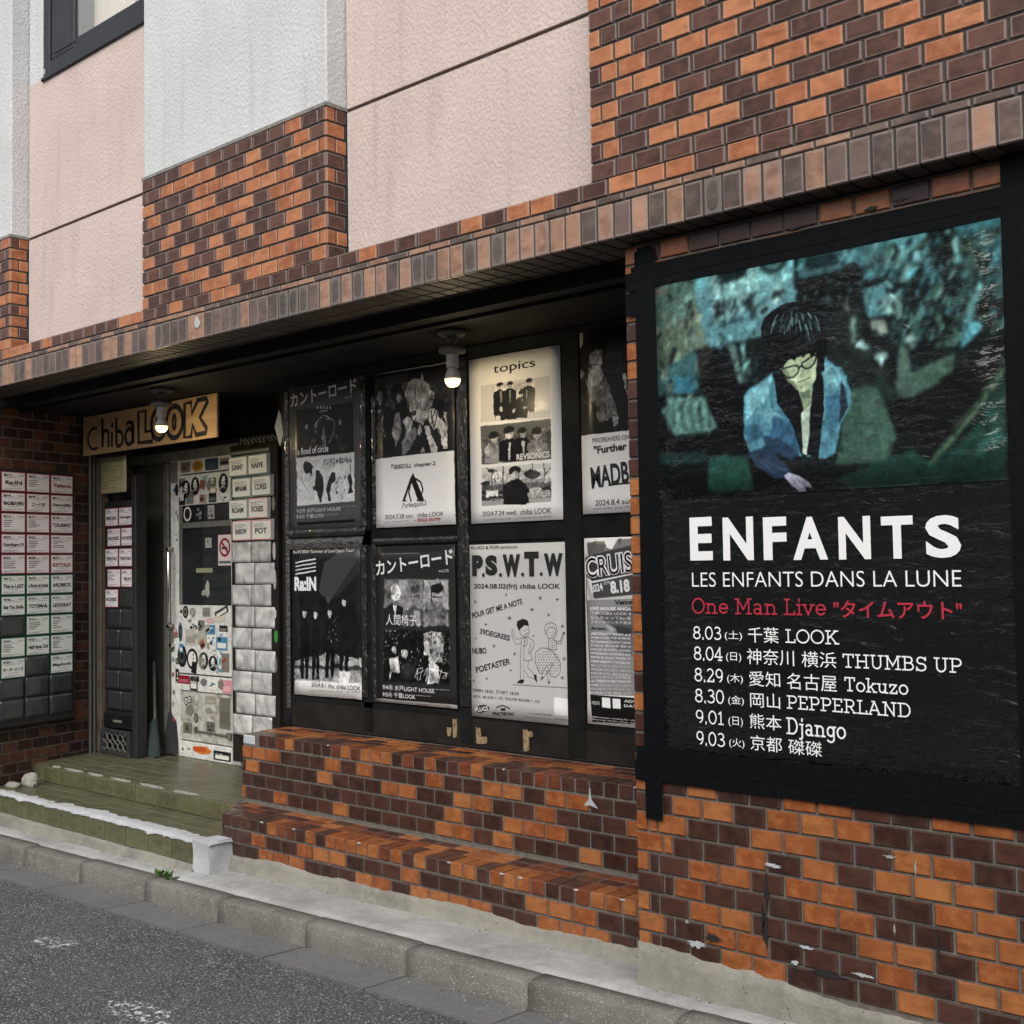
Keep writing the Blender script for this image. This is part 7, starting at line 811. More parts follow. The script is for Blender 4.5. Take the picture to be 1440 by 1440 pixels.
ribbon(pb, .655, .70, .2, 1.0, -.006, M_BAG, 5, amp=.01); ribbon(pb, .735, .775, .18, 1.0, -.006, M_BAG, 6, amp=.008); ribbon(pb, .76, 1.38, 1.0, 1.03, -.006, M_BAG, 7, amp=.006); ribbon(pb, 1.38, 1.45, .2, 1.9, -.0065, M_BAG, 8, amp=.004); ribbon(pb, .75, .785, 1.1, 1.78, -.006, M_BAG, 9, amp=.01)
# ------------------------------------------------------------------ lamps
def lamp(label, x, y, zc, s=1.):
    t = thing('ceiling_lamp', label, 'lamp', (x, y, zc))
    b = MB(); b.lathe([(.062, 0), (.066, -.012), (.060, -.022), (.03, -.026)], (0, 0, 0), M_LAMP); b.lathe([(.020, -.026), (.028, -.038), (.018, -.052), (.014, -.075)], (0, 0, 0), M_LAMP, 16); smooth(ob('ceiling_rose', b, t))
    b = MB(); b.lathe([(.014, -.072), (.058, -.078), (.064, -.09), (.060, -.102), (.030, -.106)], (0, 0, 0), M_LAMP); smooth(ob('lamp_collar', b, t))
    b = MB(); b.lathe([(.026, -.104), (.029, -.115), (.028, -.165), (.022, -.172)], (0, 0, 0), M_LAMPW, 20); smooth(ob('socket', b, t))
    b = MB(); b.lathe([(.021, -.170), (.024, -.178), (.036, -.212), (.037, -.222)], (0, 0, 0), M_LAMPW, 24); smooth(ob('bulb_base', b, t))
    b = MB(); b.lathe([(.036, -.221), (.036, -.232), (.030, -.246), (.018, -.256), (.001, -.259)], (0, 0, 0), M_BULB, 24); smooth(ob('bulb', b, t))
    l = bpy.data.lights.new('bulb_light', 'POINT'); l.energy = 3.0; l.color = (1, .78, .45); l.shadow_soft_size = .03; lo = bpy.data.objects.new('bulb_light', l); COL.objects.link(lo); lo.parent = t; lo.location = (0, 0, -.29)
    return t
lamp('lit bare bulb lamp hanging from the black ceiling in front of the posters', -3.836, .48, 2.577)
l2 = lamp('lit bare bulb lamp hanging in front of the plywood name board', -6.25, .478, 2.577)
# ------------------------------------------------------------------ name board
nb = thing('name_board', 'plywood name board with hand painted black lettering hung over the entrance', 'sign', (-7.72, .78, 2.302))
q = NT('varnished plywood'); nz_ = q.noise(3.2, 5, .6, vec=q.mapping((.5, 1, 7)), dist=.8); q.col(q.ramp(nz_, [(.3, (.34, .215, .10)), (.7, (.48, .32, .165))])); q.rough(.6); q.bump(nz_, .1, .001)
ob('plywood', MB().box(0, 1.592, 0, .014, 0, .268, q.m, .002), nb)
def stroke(pts, w, y=-.0018, m=M_INK, closed=False):
    """a brush stroke as one ribbon polygon set"""
    mb = MB(); P = [Vector((p[0], p[1])) for p in pts]
    if closed: P.append(P[0])
    R_ = []
    for i, p in enumerate(P):
        a = P[i-1] if i else (P[-2] if closed else P[0]); c = P[i+1] if i < len(P)-1 else (P[1] if closed else P[-1]); d = (c-a).normalized(); nn_ = Vector((-d.y, d.x))
        ww = w[i] if isinstance(w, (list, tuple)) else w; R_.append((p+nn_*ww/2, p-nn_*ww/2))
    for (a, b_), (c, d) in zip(R_, R_[1:]): mb.add([(q_.x, y, q_.y) for q_ in (a, b_, d, c)], [(0, 1, 2, 3)], m)
    return mb
def arc(cx, cz, rx, rz, a0, a1, n=16): return [(cx+rx*math.cos(rad(a0+(a1-a0)*i/n)), cz+rz*math.sin(rad(a0+(a1-a0)*i/n))) for i in range(n+1)]
letters = MB()
def put(mb): letters.add(mb.v, mb.f, mb.mats[0])
# measured on the board: c h i b a  then outlined L O O K
put(stroke(arc(.155, .108, .085, .072, 62, 300), .020)); 
put(stroke([(.262, .235), (.262, .040)], .030)); put(stroke([(.268, .10)]+arc(.305, .12, .035, .032, 170, 0, 8)+[(.342, .035)], .026))
put(stroke([(.385, .135), (.383, .035)], .026)); put(stroke(arc(.388, .18, .008, .012, 0, 360, 10), .016))
put(stroke([(.440, .225), (.442, .040)], .028)); put(stroke(arc(.470, .082, .052, .050, 120, -120), .026))
put(stroke(arc(.600, .085, .045, .052, 0, 360, 18), .028)); put(stroke([(.635, .185), (.650, .14), (.652, .035)], .026)); put(stroke(arc(.60, .12, .052, .06, 10, 130, 8), .024))
put(stroke([(.715, .235), (.715, .035), (.880, .030), (.882, .100), (.800, .100), (.800, .235)], .030, closed=True)); 
put(stroke(arc(.955, .135, .085, .098, 0, 360, 26), .032)); put(stroke(arc(.955, .135, .030, .045, 0, 360, 16), .022))
put(stroke(arc(1.135, .132, .092, .100, 0, 360, 26), .034)); put(stroke(arc(1.132, .132, .016, .045, 0, 360, 16), .024))
put(stroke([(1.250, .235), (1.245, .025), (1.320, .025), (1.335, .095), (1.372, .030), (1.478, .035), (1.485, .060), (1.415, .135), (1.498, .225), (1.485, .245), (1.392, .243), (1.325, .165), (1.322, .238)], .032, closed=True))
ob('lettering', letters, nb)
# ------------------------------------------------------------------ doors
dr = thing('sticker_door', 'aluminium door plastered with band stickers around a dark pane of glass', 'door', (-7.25, 1.17, .25))
b = MB(); b.box(0, .10, 0, .045, 0, 2.0, M_DOORW, .003); b.box(.70, .79, 0, .045, 0, 2.0, M_ALU, .003); ob('stile', b, dr)
ob('top_rail', MB().box(.10, .70, .002, .045, 1.905, 2.0, M_DOORW, .003), dr)
ob('upper_panel', MB().box(.10, .70, -.006, .03, 1.690, 1.895, M_DOORW, .003), dr)
ob('glass_pane', MB().box(.13, .70, .012, .02, 1.02, 1.69, M_GLASSD), dr)
ob('glazing_bar', MB().box(.10, .13, -.002, .03, 1.02, 1.69, M_ALUD, .003).box(.13, .70, -.004, .02, 1.535, 1.575, M_ALUD, .003), dr)
ob('middle_panel', MB().box(.10, .70, -.006, .03, .560, 1.018, M_DOORW, .003), dr)
ob('lock_rail', MB().box(.10, .70, .0, .04, .445, .550, M_DOORW, .003), dr)
ob('lower_panel', MB().box(.10, .70, .010, .03, .112, .440, M_DOORG, .003), dr)
ob('bottom_rail', MB().box(.10, .70, -.002, .045, .0, .104, M_DOORW, .003), dr)
h = MB(); h.tube([(.03, 0, 1.40), (.03, -.045, 1.40), (.055, -.055, 1.375), (.055, -.055, .905), (.03, -.045, .875), (.03, 0, .875)], .0125, M_CHROME, 12); smooth(ob('pull_handle', h, dr))
h = MB(); h.box(-.002, .035, -.006, 0, .70, .86, M_LAMP, .003); h.tube([(.04, 0, .745), (.04, -.035, .745)], .016, M_CHROME, 14); ob('lock', h, dr)
h = MB().box(.655, .70, -.02, .01, .165, .20, M_LAMP, .003).tube([(.30, .0, .185), (.66, .0, .178)], .006, M_LAMP, 8); ob('floor_bolt', h, dr)
C_ = lambda r, g, b_: ink((r, g, b_))
SW, SK, SG = C_(225, 225, 215), C_(22, 22, 24), C_(120, 118, 108)
def sticker(kind, x, z, w, h, c=SW, c2=SK, txt=None, rot=0., y=-.0075):
    mb = MB(); cx, cz = w/2, h/2
    ell = lambda ax, az, rx, rz, n=20: [(ax+rx*math.cos(2*math.pi*i/n), az+rz*math.sin(2*math.pi*i/n)) for i in range(n)]
    if kind == 'skull':
        mb.prism(ell(cx, cz, w/2, h/2), -.0006, .0006, c2); yy = -.0010
        mb.poly(ell(cx, cz+h*.06, w*.2, h*.14), yy, c); mb.poly([(cx-w*.12, cz+h*.18), (cx+w*.14, cz+h*.2), (cx+w*.16, cz+h*.36), (cx-w*.12, cz+h*.33)], yy-.0002, c); mb.poly([(cx-w*.22, cz+h*.14), (cx+w*.24, cz+h*.17), (cx+w*.24, cz+h*.2), (cx-w*.22, cz+h*.18)], yy-.0003, c)
        mb.poly(ell(cx-w*.08, cz+h*.06, w*.05, h*.035, 8), yy-.0004, c2); mb.poly(ell(cx+w*.08, cz+h*.06, w*.05, h*.035, 8), yy-.0004, c2)
        for s_ in (1, -1): mb.poly([(cx-w*.3, cz-h*.14*s_-h*.16), (cx-w*.26, cz-h*.11*s_-h*.13), (cx+w*.3, cz+h*.12*s_-h*.16), (cx+w*.26, cz+h*.09*s_-h*.19)], yy-.0002-.0001*s_, c)
    elif kind == 'oval': mb.prism(ell(cx, cz, w/2, h/2), -.0006, .0006, c); mb.poly(ell(cx, cz, w*.34, h*.34), -.0010, c2); mb.poly(ell(cx, cz, w*.18, h*.18), -.0013, c)
    elif kind == 'ring': mb.prism(ell(cx, cz, w/2, h/2), -.0006, .0006, c); mb.poly(ell(cx, cz, w*.36, h*.36), -.0010, c2)
    elif kind == 'box':
        mb.prism([(0, 0), (w, 0), (w, h), (0, h)], -.0006, .0006, c)
        if c2 is not None: mb.poly([(w*.1, h*.15), (w*.9, h*.15), (w*.9, h*.55), (w*.1, h*.55)], -.0010, c2)
    elif kind == 'bits':
        mb.prism([(0, 0), (w, 0), (w, h), (0, h)], -.0006, .0006, c); r = random.Random(int(x*1000+z*77))
        for _ in range(6):
            a, b_ = r.uniform(.08, .6)*w, r.uniform(.1, .7)*h; s1_, s2_ = r.uniform(.1, .32)*w, r.uniform(.06, .25)*h; mb.poly([(a, b_), (a+s1_, b_+r.uniform(-.1, .1)*s2_), (a+s1_*.9, b_+s2_), (a+s1_*.1, b_+s2_*.8)], -.0010-.0001*_, c2)
    elif kind == 'torn': mb.prism([(cx+(px-0)*1, cz+pz) for px, pz in blob(0, 0, w/2, h/2, 14, .35)], -.0006, .0006, c)
    o = ob('sticker', mb, dr, (x, y, z), (0, rot, 0))
    if txt: ob('sticker_print', text_mb([(txt, w*.1, h*.28, w*.8, h*.45, 0, c2 if c2 is not None else SK, .03)], 't', -.0016), o)
    return o
CY, CBL, CRD, CGN, CPK, CDB = C_(190, 150, 40), C_(70, 130, 165), C_(130, 25, 45), C_(95, 130, 95), C_(205, 140, 145), C_(45, 60, 75)
# top rail and upper panel
sticker('bits', .13, 1.915, .11, .07, SG, C_(90, 45, 35), y=-.001); sticker('ring', .26, 1.912, .13, .075, CY, C_(150, 110, 30), y=-.001); sticker('box', .415, 1.912, .15, .078, CDB, C_(70, 85, 95), y=-.001); sticker('box', .585, 1.935, .1, .045, SG, SK, y=-.001); sticker('bits', .0, 1.85, .09, .14, SG, C_(100, 98, 88), y=-.003)
sticker('box', .115, 1.80, .075, .075, SG, SK, '25'); sticker('skull', .135, 1.745, .105, .125, rot=.15); sticker('skull', .262, 1.75, .10, .125, rot=-.05); sticker('skull', .575, 1.755, .105, .13, rot=.06); sticker('bits', .39, 1.80, .055, .075, C_(150, 170, 170), SG); sticker('box', .47, 1.80, .08, .06, C_(110, 105, 80), None)
sticker('ring', .47, 1.752, .09, .045, C_(165, 125, 80), SW); sticker('bits', .115, 1.695, .075, .075, SK, SW); sticker('box', .20, 1.70, .085, .085, C_(120, 108, 98), SG); sticker('box', .355, 1.70, .085, .06, C_(165, 160, 140), None, rot=.12); sticker('box', .465, 1.698, .085, .06, SK, C_(90, 100, 105)); sticker('bits', .575, 1.695, .105, .045, SW, SK)
# on the glass
sticker('ring', .145, 1.583, .09, .10, SW, SK, y=.009); sticker('bits', .27, 1.58, .105, .105, SK, C_(150, 150, 150), y=.009); sticker('bits', .43, 1.59, .075, .09, C_(170, 170, 165), SK, y=.009); sticker('bits', .40, 1.40, .07, .065, C_(175, 175, 168), SG, y=.009); sticker('box', .29, 1.235, .19, .03, C_(150, 150, 120), None, y=.009)
sticker('torn', .39, 1.06, .06, .13, C_(165, 165, 158), None, y=.009); sticker('torn', .345, 1.075, .08, .05, C_(150, 150, 145), None, y=.0085)
sticker('box', .13, 1.02, .22, .5, C_(20, 24, 28), None, y=.0105)
ns = sticker('box', .55, 1.28, .15, .20, C_(230, 205, 205), None, y=.006)
pr = MB(); cx, cz = .075, .118
ringo = [(cx+.062*math.cos(rad(i*15)), cz+.062*math.sin(rad(i*15))) for i in range(24)]; ringi = [(cx+.046*math.cos(rad(i*15)), cz+.046*math.sin(rad(i*15))) for i in range(24)]
for i in range(24): pr.poly([ringo[i], ringo[(i+1) % 24], ringi[(i+1) % 24], ringi[i]], -.0012, CRD)
pr.poly([(cx-.044, cz+.032), (cx-.032, cz+.044), (cx+.044, cz-.032), (cx+.032, cz-.044)], -.0015, CRD); pr.poly([(cx-.035, cz-.012), (cx+.03, cz-.012), (cx+.03, cz+.002), (cx-.035, cz+.002)], -.0012, SK); pr.poly([(.01, .012), (.14, .012), (.14, .03), (.01, .03)], -.0012, C_(90, 110, 105)); ob('no_smoking_sign', pr, ns)
# middle panel: a dense collage
for a in (('oval', .155, .93, .065, .085, SK, SG), ('ring', .235, .94, .07, .06, SG, C_(160, 158, 150)), ('box', .39, .945, .085, .06, C_(135, 132, 125), SG), ('box', .54, .93, .15, .045, SK, SW, '不條理', -.35), ('bits', .215, .83, .12, .09, SW, SK), ('bits', .325, .84, .085, .08, SG, SK), ('torn', .42, .895, .11, .045, C_(205, 170, 170), SK), ('bits', .42, .83, .11, .06, CBL, SW), ('box', .58, .85, .09, .04, SK, SG), ('box', .545, .73, .12, .085, CBL, SW), ('bits', .44, .77, .10, .055, SW, CBL), ('bits', .565, .815, .09, .035, SW, CBL),
          ('oval', .10, .77, .05, .13, C_(80, 105, 110), SK), ('box', .185, .75, .125, .11, C_(185, 182, 170), C_(150, 147, 135)), ('torn', .30, .73, .16, .13, C_(170, 166, 152), None), ('oval', .09, .60, .11, .15, SK, C_(70, 72, 70)), ('ring', .20, .59, .13, .14, SK, SW), ('bits', .235, .60, .075, .11, SW, SK), ('oval', .335, .59, .11, .12, C_(150, 150, 140), SG), ('skull', .35, .60, .10, .11, SW, SK), ('skull', .455, .59, .10, .10, SW, SK), ('oval', .545, .585, .08, .14, C_(90, 150, 165), SW), ('bits', .60, .59, .085, .12, SG, C_(150, 60, 50)), ('bits', .455, .69, .13, .03, SW, SG), ('torn', .12, .96, .03, .03, SK, None), ('torn', .49, .91, .18, .05, C_(205, 195, 175), None)):
    sticker(a[0], a[1], a[2], a[3], a[4], a[5], a[6], a[7] if len(a) > 7 else None, a[8] if len(a) > 8 else 0., y=-.0075-.0004*random.random()*4)
rs_ = random.Random(88); pal_ = (SW, SG, SK, C_(170, 168, 160), C_(140, 150, 155), C_(190, 185, 170), C_(150, 90, 80), CBL, C_(200, 198, 190))
for i in range(46):
    zone_ = ((.11, .66, .57, .98), (.11, .66, .57, .98), (.11, .66, 1.70, 1.86), (.0, .06, .2, 1.85))[i % 4]; w_ = rs_.uniform(.02, .06); sticker(rs_.choice(('torn', 'bits', 'box', 'torn', 'oval')), rs_.uniform(zone_[0], zone_[1]-.02), rs_.uniform(zone_[2], zone_[3]-.03), w_, w_*rs_.uniform(.5, 1.5), rs_.choice(pal_), rs_.choice((SK, SG, SW)), None, rs_.uniform(-.5, .5), -.0074-.0001*i if i % 4 < 3 else -.0015-.0001*i)
# lock rail, lower panel, bottom rail
for a in (('box', .075, .49, .15, .055, CRD, C_(170, 90, 100)), ('box', .23, .45, .085, .085, SK, SW, 'DIVE'), ('bits', .235, .51, .10, .035, SK, SG), ('torn', .345, .48, .09, .06, C_(110, 110, 108), None), ('bits', .44, .47, .11, .06, SW, C_(60, 110, 130)), ('torn', .54, .465, .085, .08, SG, None), ('box', .60, .452, .10, .085, CPK, C_(225, 170, 170))): sticker(a[0], a[1], a[2], a[3], a[4], a[5], a[6], a[7] if len(a) > 7 else None, y=-.0015-.0005*random.random())
for a in (('oval', .14, .345, .05, .055, SK, SW), ('oval', .18, .36, .05, .05, SK, SW), ('box', .39, .37, .125, .05, C_(150, 146, 130), C_(165, 160, 145)), ('box', .55, .22, .12, .2, C_(112, 108, 95), C_(100, 96, 84)), ('ring', .255, .235, .055, .065, C_(60, 58, 55), SG), ('bits', .40, .175, .10, .08, C_(105, 103, 95), SK), ('torn', .44, .26, .07, .045, C_(150, 146, 132), None), ('bits', .13, .16, .10, .07, C_(110, 106, 96), SK), ('torn', .25, .16, .06, .06, C_(80, 78, 70), None), ('torn', .15, .27, .12, .09, C_(120, 117, 104), None), ('torn', .38, .30, .1, .05, C_(140, 137, 125), None)): sticker(a[0], a[1], a[2], a[3], a[4], a[5], a[6], y=.0082-.0005*random.random())
for a in (('bits', .12, .03, .05, .045, SW, SK), ('bits', .185, .04, .065, .035, SW, SK), ('torn', .25, .035, .24, .06, C_(205, 120, 45), None), ('box', .27, .05, .15, .03, C_(190, 80, 35), None), ('box', .50, .015, .19, .06, SK, SW, '千葉L22')): sticker(a[0], a[1], a[2], a[3], a[4], a[5], a[6], a[7] if len(a) > 7 else None, y=-.0035-.0004*random.random())
for (z, h_, c1_, c2_, k) in ((1.76, .085, C_(55, 55, 52), SK, 'ring'), (1.52, .19, SW, SK, 'bits'), (1.44, .075, SW, C_(40, 50, 90), 'bits'), (.615, .045, SK, SG, 'ring'), (.50, .085, SK, SW, 'bits')): sticker(k, .055 if h_ < .1 else .06, z, .045, h_, c1_, c2_, y=-.002)
# frame round the doors
fr = thing('door_frame', 'dusty grey aluminium frame and header around the entrance doors', 'door frame', (-7.85, 1.19, .245))
ob('header', MB().box(0, 1.50, -.03, .09, 2.005, 2.075, M_ALUD, .004).box(.2, 1.50, -.05, .06, 2.072, 2.10, M_BROWN), fr); ob('jamb', MB().box(.505, .565, -.02, .06, 0, 2.003, M_ALUD, .004), fr); ob('threshold', MB().box(.0, 1.5, -.01, .08, -.002, .012, M_ALU), fr)
dl = thing('dark_door', 'dark olive sliding leaf standing beside the sticker covered door', 'door', (-7.80, 1.235, .25))
ob('leaf', MB().box(0, .455, 0, .03, .06, 2.0, M_GREYW, .003), dl); ob('kick_rail', MB().box(.0, .455, -.006, .0, .0, .06, M_ALUD, .002), dl); ob('notice_slip', MB().box(.04, .085, -.002, -.0005, .95, 1.17, SG), dl); ob('sticker', MB().box(.36, .42, -.002, -.0005, 1.74, 1.93, C_(70, 70, 72)), dl)
# ------------------------------------------------------------------ sleeves: small bulged pockets
SLV = {}
def sleeve_mesh(w, h, m, seed, d=.012):
    k = (round(w, 3), m.name, seed)
    if k in SLV: return SLV[k]
    nx__, nz__ = 9, 7; v = []
    for j in range(nz__+1):
        for i in range(nx__+1):
            u, t = i/nx__, j/nz__; e = (math.sin(math.pi*u)*math.sin(math.pi*t))**.5
            v.append((u*w+.002*mnoise.noise(Vector((t*5, seed, 1))), -.003-e*d*(.6+.7*mnoise.noise(Vector((u*2.6, t*2.6, seed*3.7)))), t*h+.002*mnoise.noise(Vector((u*5, seed, 2)))))
    n = nx__+1; f_ = [(j*n+i, j*n+i+1, (j+1)*n+i+1, (j+1)*n+i) for j in range(nz__) for i in range(nx__)]
    N = len(v); v += [(0, 0, 0), (w, 0, 0), (w, 0, h), (0, 0, h)]
    f_ += [tuple([N, N+1]+[nx__]+[i for i in range(nx__-1, -1, -1)]), tuple([N+1, N+2]+[j*n+nx__ for j in range(nz__, -1, -1)]), tuple([N+2, N+3]+[nz__*n+i for i in range(nx__+1)]), tuple([N+3, N]+[j*n for j in range(nz__+1)])]
    mb = MB(); mb.add(v, f_, m); SLV[k] = mb.mesh('sleeve', True); return SLV[k]
CPINK, CGRN, CWHT = C_(150, 62, 80), C_(52, 110, 85), C_(196, 190, 190)
M_CARDP = simple('pink edged card', (.74, .69, .70), .4, .05, 8, .05, 30); M_CARDG = simple('green edged card', (.73, .75, .72), .4, .05, 8, .05, 30)
def card(parent, x, z, w, h, rim, date, title=None, lines=3, yb=0., tcol=None, seed=0, face=None):
    r = random.Random(seed*31+7); b = MB(); b.box(0, w, -.0015, .001, 0, h, rim); e = w*.03; o = ob('card', b, parent, (x, yb, z), (0, r.uniform(-.006, .006), 0))
    ob('card_face', MB().box(e, w-e, -.0030, -.0016, e, h-e, face or M_CARDP), o)
    tx = [(date, w*.08, h*.76, w*.30, h*.13, 0, SK, .03)]; b2 = MB()
    def bar(x0, x1, z0, hh, c): b2.poly([(x0*w, z0*h), (x1*w, z0*h), (x1*w, (z0+hh)*h), (x0*w, (z0+hh)*h)], -.0036, c)
    bar(.68, .94, .84, .018, SG); bar(.68, .94, .79, .018, SG); bar(.42, .52, .77, .03, SG)
    bar(.08, r.uniform(.6, .92), .70, .014, SG); bar(.08, r.uniform(.7, .9), .13, .018, SG); bar(.08, r.uniform(.4, .6), .08, .014, SG)
    if title:
        tw = min(.84, .12*len(title)+.1); tx.append((title, w*(.5-tw/2), h*.34, w*tw, h*.20, 0, tcol or SK, .035)); bar(.3, .7, .26, .018, SG)
    else:
        for i in range(lines): bar(.08, r.uniform(.28, .6), .60-.10*i, .035, C_(60, 60, 62))
    ob('card_print', b2, o); ob('card_lettering', text_mb(tx, 'c', -.0040), o); return o
# schedule board on the side wall
sb = thing('schedule_board', 'black notice board of small red and green edged date cards on the left wall', 'notice board', (-7.62, .12, .14), (0, 0, math.pi/2+SA))
# board lies in the side wall's frame (x runs back)
ob('backing', MB().box(-.22, .60, -.055, -.002, .375, 2.035, M_RACKB, .004), sb)
rows = [[('8/1', 'Ra:IN'), ('8/2', None), ('8/3', 'Talents', CRD)], [('8/4', 'MADBEAVERS'), ('8/9', 'ニーハオ'), ('8/11', 'Sanctify')], [('8/14', None), ('8/17', None), ('8/18', '"CRUISING"')], [('8/20', 'Northern19'), ('8/23', None), ('8/24', None)], [('8/25', None), ('8/28', None), ('8/31', 'KEYTALK', CRD)],
        [('9/1', 'This is LAST'), ('9/3', 'a flood of circle'), ('9/5', 'ARDBECK')], [('9/6', 'See You Smile'), ('9/10', 'TOYSMAIL'), ('9/13', 'LEODRAT')], [None, ('9/16', None), ('9/18', None)], [('9/20', None), ('9/21', 'Half time Old'), ('9/22', None)], [('9/24', 'ザ・ダービーズ'), None, ('9/26', 'Mayforth')], [None]*3, [None]*3]
cw, chh = .186, .1255
for r_, row in enumerate(rows):
    for c in range(3):
        x = -.002+c*.1965; z = 2.020-.1338*(r_+1)+.006
        cd = row[c]
        if cd is None: ob('empty_sleeve', sleeve_mesh(cw, chh, M_SLEEVED, (r_+c) % 3, .005), sb, (x, -.055, z))
        else: card(sb, x, z, cw, chh, CPINK if r_ < 5 else CGRN, cd[0], cd[1], 4, -.058, cd[2] if len(cd) > 2 else None, r_*3+c, M_CARDP if r_ < 5 else M_CARDG)
for r_ in range(12):
    z = 2.020-.1338*(r_+1)+.006
    if r_ < 5 or 5 <= r_ < 10: card(sb, -.1985, z, cw, chh, CPINK if r_ < 5 else CGRN, '8/%d' % (r_+6) if r_ < 5 else '9/%d' % (r_+2), None, 3, -.058, None, 90+r_, M_CARDP if r_ < 5 else M_CARDG)
# timber post between board and rack
ps = thing('timber_post', 'narrow brown timber post standing between the schedule board and the card rack', 'post', (-7.87, .92, .248))
ob('shaft', MB().box(0, .13, 0, .06, 0, 2.05, M_POST, .005), ps); ob('metal_strip', MB().box(.085, .100, -.006, -.001, .3, 2.0, M_PIPE, .002), ps)
# second rack with the pink cards
rk = thing('card_rack', 'narrow upright black rack with two columns of pink edged date cards', 'rack', (-7.72, .95, .25))
ob('back_panel', MB().box(-.02, .40, .004, .05, .18, 1.74, M_RACKB, .004), rk); ob('side_rail', MB().box(.385, .44, -.03, .05, .0, 1.9, M_RACKB, .004), rk); ob('drawer', MB().box(.0, .385, -.02, .05, .18, .275, M_BLACK, .005), rk); ob('drawer_label', MB().box(.13, .24, -.0225, -.0205, .222, .238, SG), rk)
random.seed(9)
for r_ in range(10):
    z = 1.70-.1405*(r_+1)+.007; dx = .03 if r_ % 2 else .0
    for c in range(2):
        x = .003+dx+c*.181
        if r_ < 4 or (r_ == 4 and c == 0): card(rk, x, z, .170, .125, CPINK, '12/%d' % (r_*2+c+1), random.choice(('PRAY', 'TENKYOKU', 'NOISES', 'SPECIAL', 'Garage', None)), 3, -.004, None, 200+r_*2+c)
        else: ob('empty_sleeve', sleeve_mesh(.172, .128, M_SLEEVED, (r_+c) % 3, .006), rk, (x, 0, z))
# bottle crate at the rack's foot
cr = thing('bottle_crate', 'grey black plastic bottle crate with round openings under the card rack', 'crate', (-7.71, .90, .25))
b = MB(); b.box(0, .37, 0, .02, 0, .035, M_CRATE, .003); b.box(0, .37, 0, .02, .15, .175, M_CRATE, .003); b.box(0, .03, 0, .02, .035, .15, M_CRATE); b.box(.34, .37, 0, .02, .035, .15, M_CRATE); b.box(0, .37, .09, .11, 0, .17, M_RACKB); ob('crate_frame', b, cr)
for j in range(2):
    for i in range(5):
        b = MB(); b.tube([(.048+i*.068+.029*math.cos(rad(a)), .010-.002, .063+j*.058+.026*math.sin(rad(a))) for a in range(0, 361, 30)], .0045, M_LAMP, 6, False); ob('ring', b, cr)
# pinned notice
nt_ = thing('notice_sheet', 'yellowed typed notice sheet hanging above the pink card rack', 'notice', (-7.78, .93, 2.045), me=sheet(.37, .25, simple('yellowed paper', (.42, .37, .20), .6, .2, 9, .1, 60), 8, 6, .006, .0012, 3))
b = MB(); rr = random.Random(2)
for i in range(12): b.poly([(.03, .22-.0165*i), (.03+rr.uniform(.12, .30), .22-.0165*i), (.03+rr.uniform(.12, .30), .2165-.0165*i), (.03, .2165-.0165*i)], -.0075, C_(70, 62, 38))
ob('typing', b, nt_)
# broom and dustpan
br = thing('broom', 'dark green bristled broom leaning against the dark door leaf', 'broom', (-7.40, 1.06, .25))
ob('stick', MB().tube([(.09, .02, .15), (-.05, .10, .62)], .011, M_LAMP, 10), br)
b = MB(); n = 14; v = []
for j, (zz, ww, dd) in enumerate(((.24, .02, .02), (.20, .045, .025), (.12, .085, .035), (.0, .115, .045))):
    for i in range(n): a = 2*math.pi*i/n; v.append((.085+ww*math.cos(a)*(1+.08*math.sin(i*5)), .02+dd*math.sin(a)-.01*j, zz+.008*math.sin(i*3)))
b.add(v, [(j*n+i, j*n+(i+1) % n, (j+1)*n+(i+1) % n, (j+1)*n+i) for j in range(3) for i in range(n)], M_BROOM); ob('bristles', b, br)
dp = thing('dustpan', 'grey long handled dustpan standing behind the broom', 'dustpan', (-7.31, 1.13, .25), (-.12, 0, .1))
ob('pan', MB().prism([(.0, .0), (.16, .02), (.12, .27), (.03, .29)], 0, .012, M_CRATE), dp); ob('pan_handle', MB().tube([(.07, .006, .28), (.03, .006, .55)], .008, M_LAMP, 8), dp)
# ------------------------------------------------------------------ rack of clear sleeves right of the door
sv = thing('sleeve_rack', 'tall brown board of silvery plastic sleeves between sticker door and posters', 'rack', (-6.395, 1.07, .25))
ob('backing', MB().box(-.01, .47, .003, .05, .05, 2.01, M_BROWN, .003), sv); ob('top_strip', MB().box(-.005, .40, -.006, .002, 1.975, 1.995, M_ALUD), sv)
random.seed(17)
for r_ in range(13):
    z = 1.965-.1345*(r_+1)+.004; dx = .035 if r_ % 2 else .0
    for c in range(2):
        x = .0+dx+c*.205; o = ob('clear_sleeve', sleeve_mesh(.198, .128, M_SILV, (r_*2+c) % 6, .015), sv, (x, 0, z), (0, random.uniform(-.01, .01), 0))
        if r_ < 4:
            rim = (CGRN if r_ in (0, 1) or (r_ == 2 and c == 0) else C_(215, 120, 130)); b = MB(); b.prism([(.002, .003), (.196, .002), (.195, .126), (.003, .125)], -.0228, -.004, SW); P_ = ((.003, .003, .195, .008), (.003, .119, .195, .124), (.003, .008, .007, .119), (.190, .008, .194, .119))
            for (x0, z0, x1, z1) in P_: b.poly([(x0, z0), (x1, z0), (x1, z1), (x0, z1)], -.0236, rim)
            for i in range(3): b.poly([(.02, .102-.009*i), (.02+random.uniform(.06, .15), .102-.009*i), (.02+random.uniform(.06, .15), .099-.009*i), (.02, .099-.009*i)], -.0236, SG)
            ob('card_print', b, o)
            ob('card_lettering', text_mb([(('SUNNY', 'NAIVE', 'MINAMI', 'CORES', 'ROAM', 'ROSES', 'BABOW', 'POT')[r_*2+c], .035, .040, .12, .036, 0, C_(50, 50, 52), .03)], 't', -.024), o)
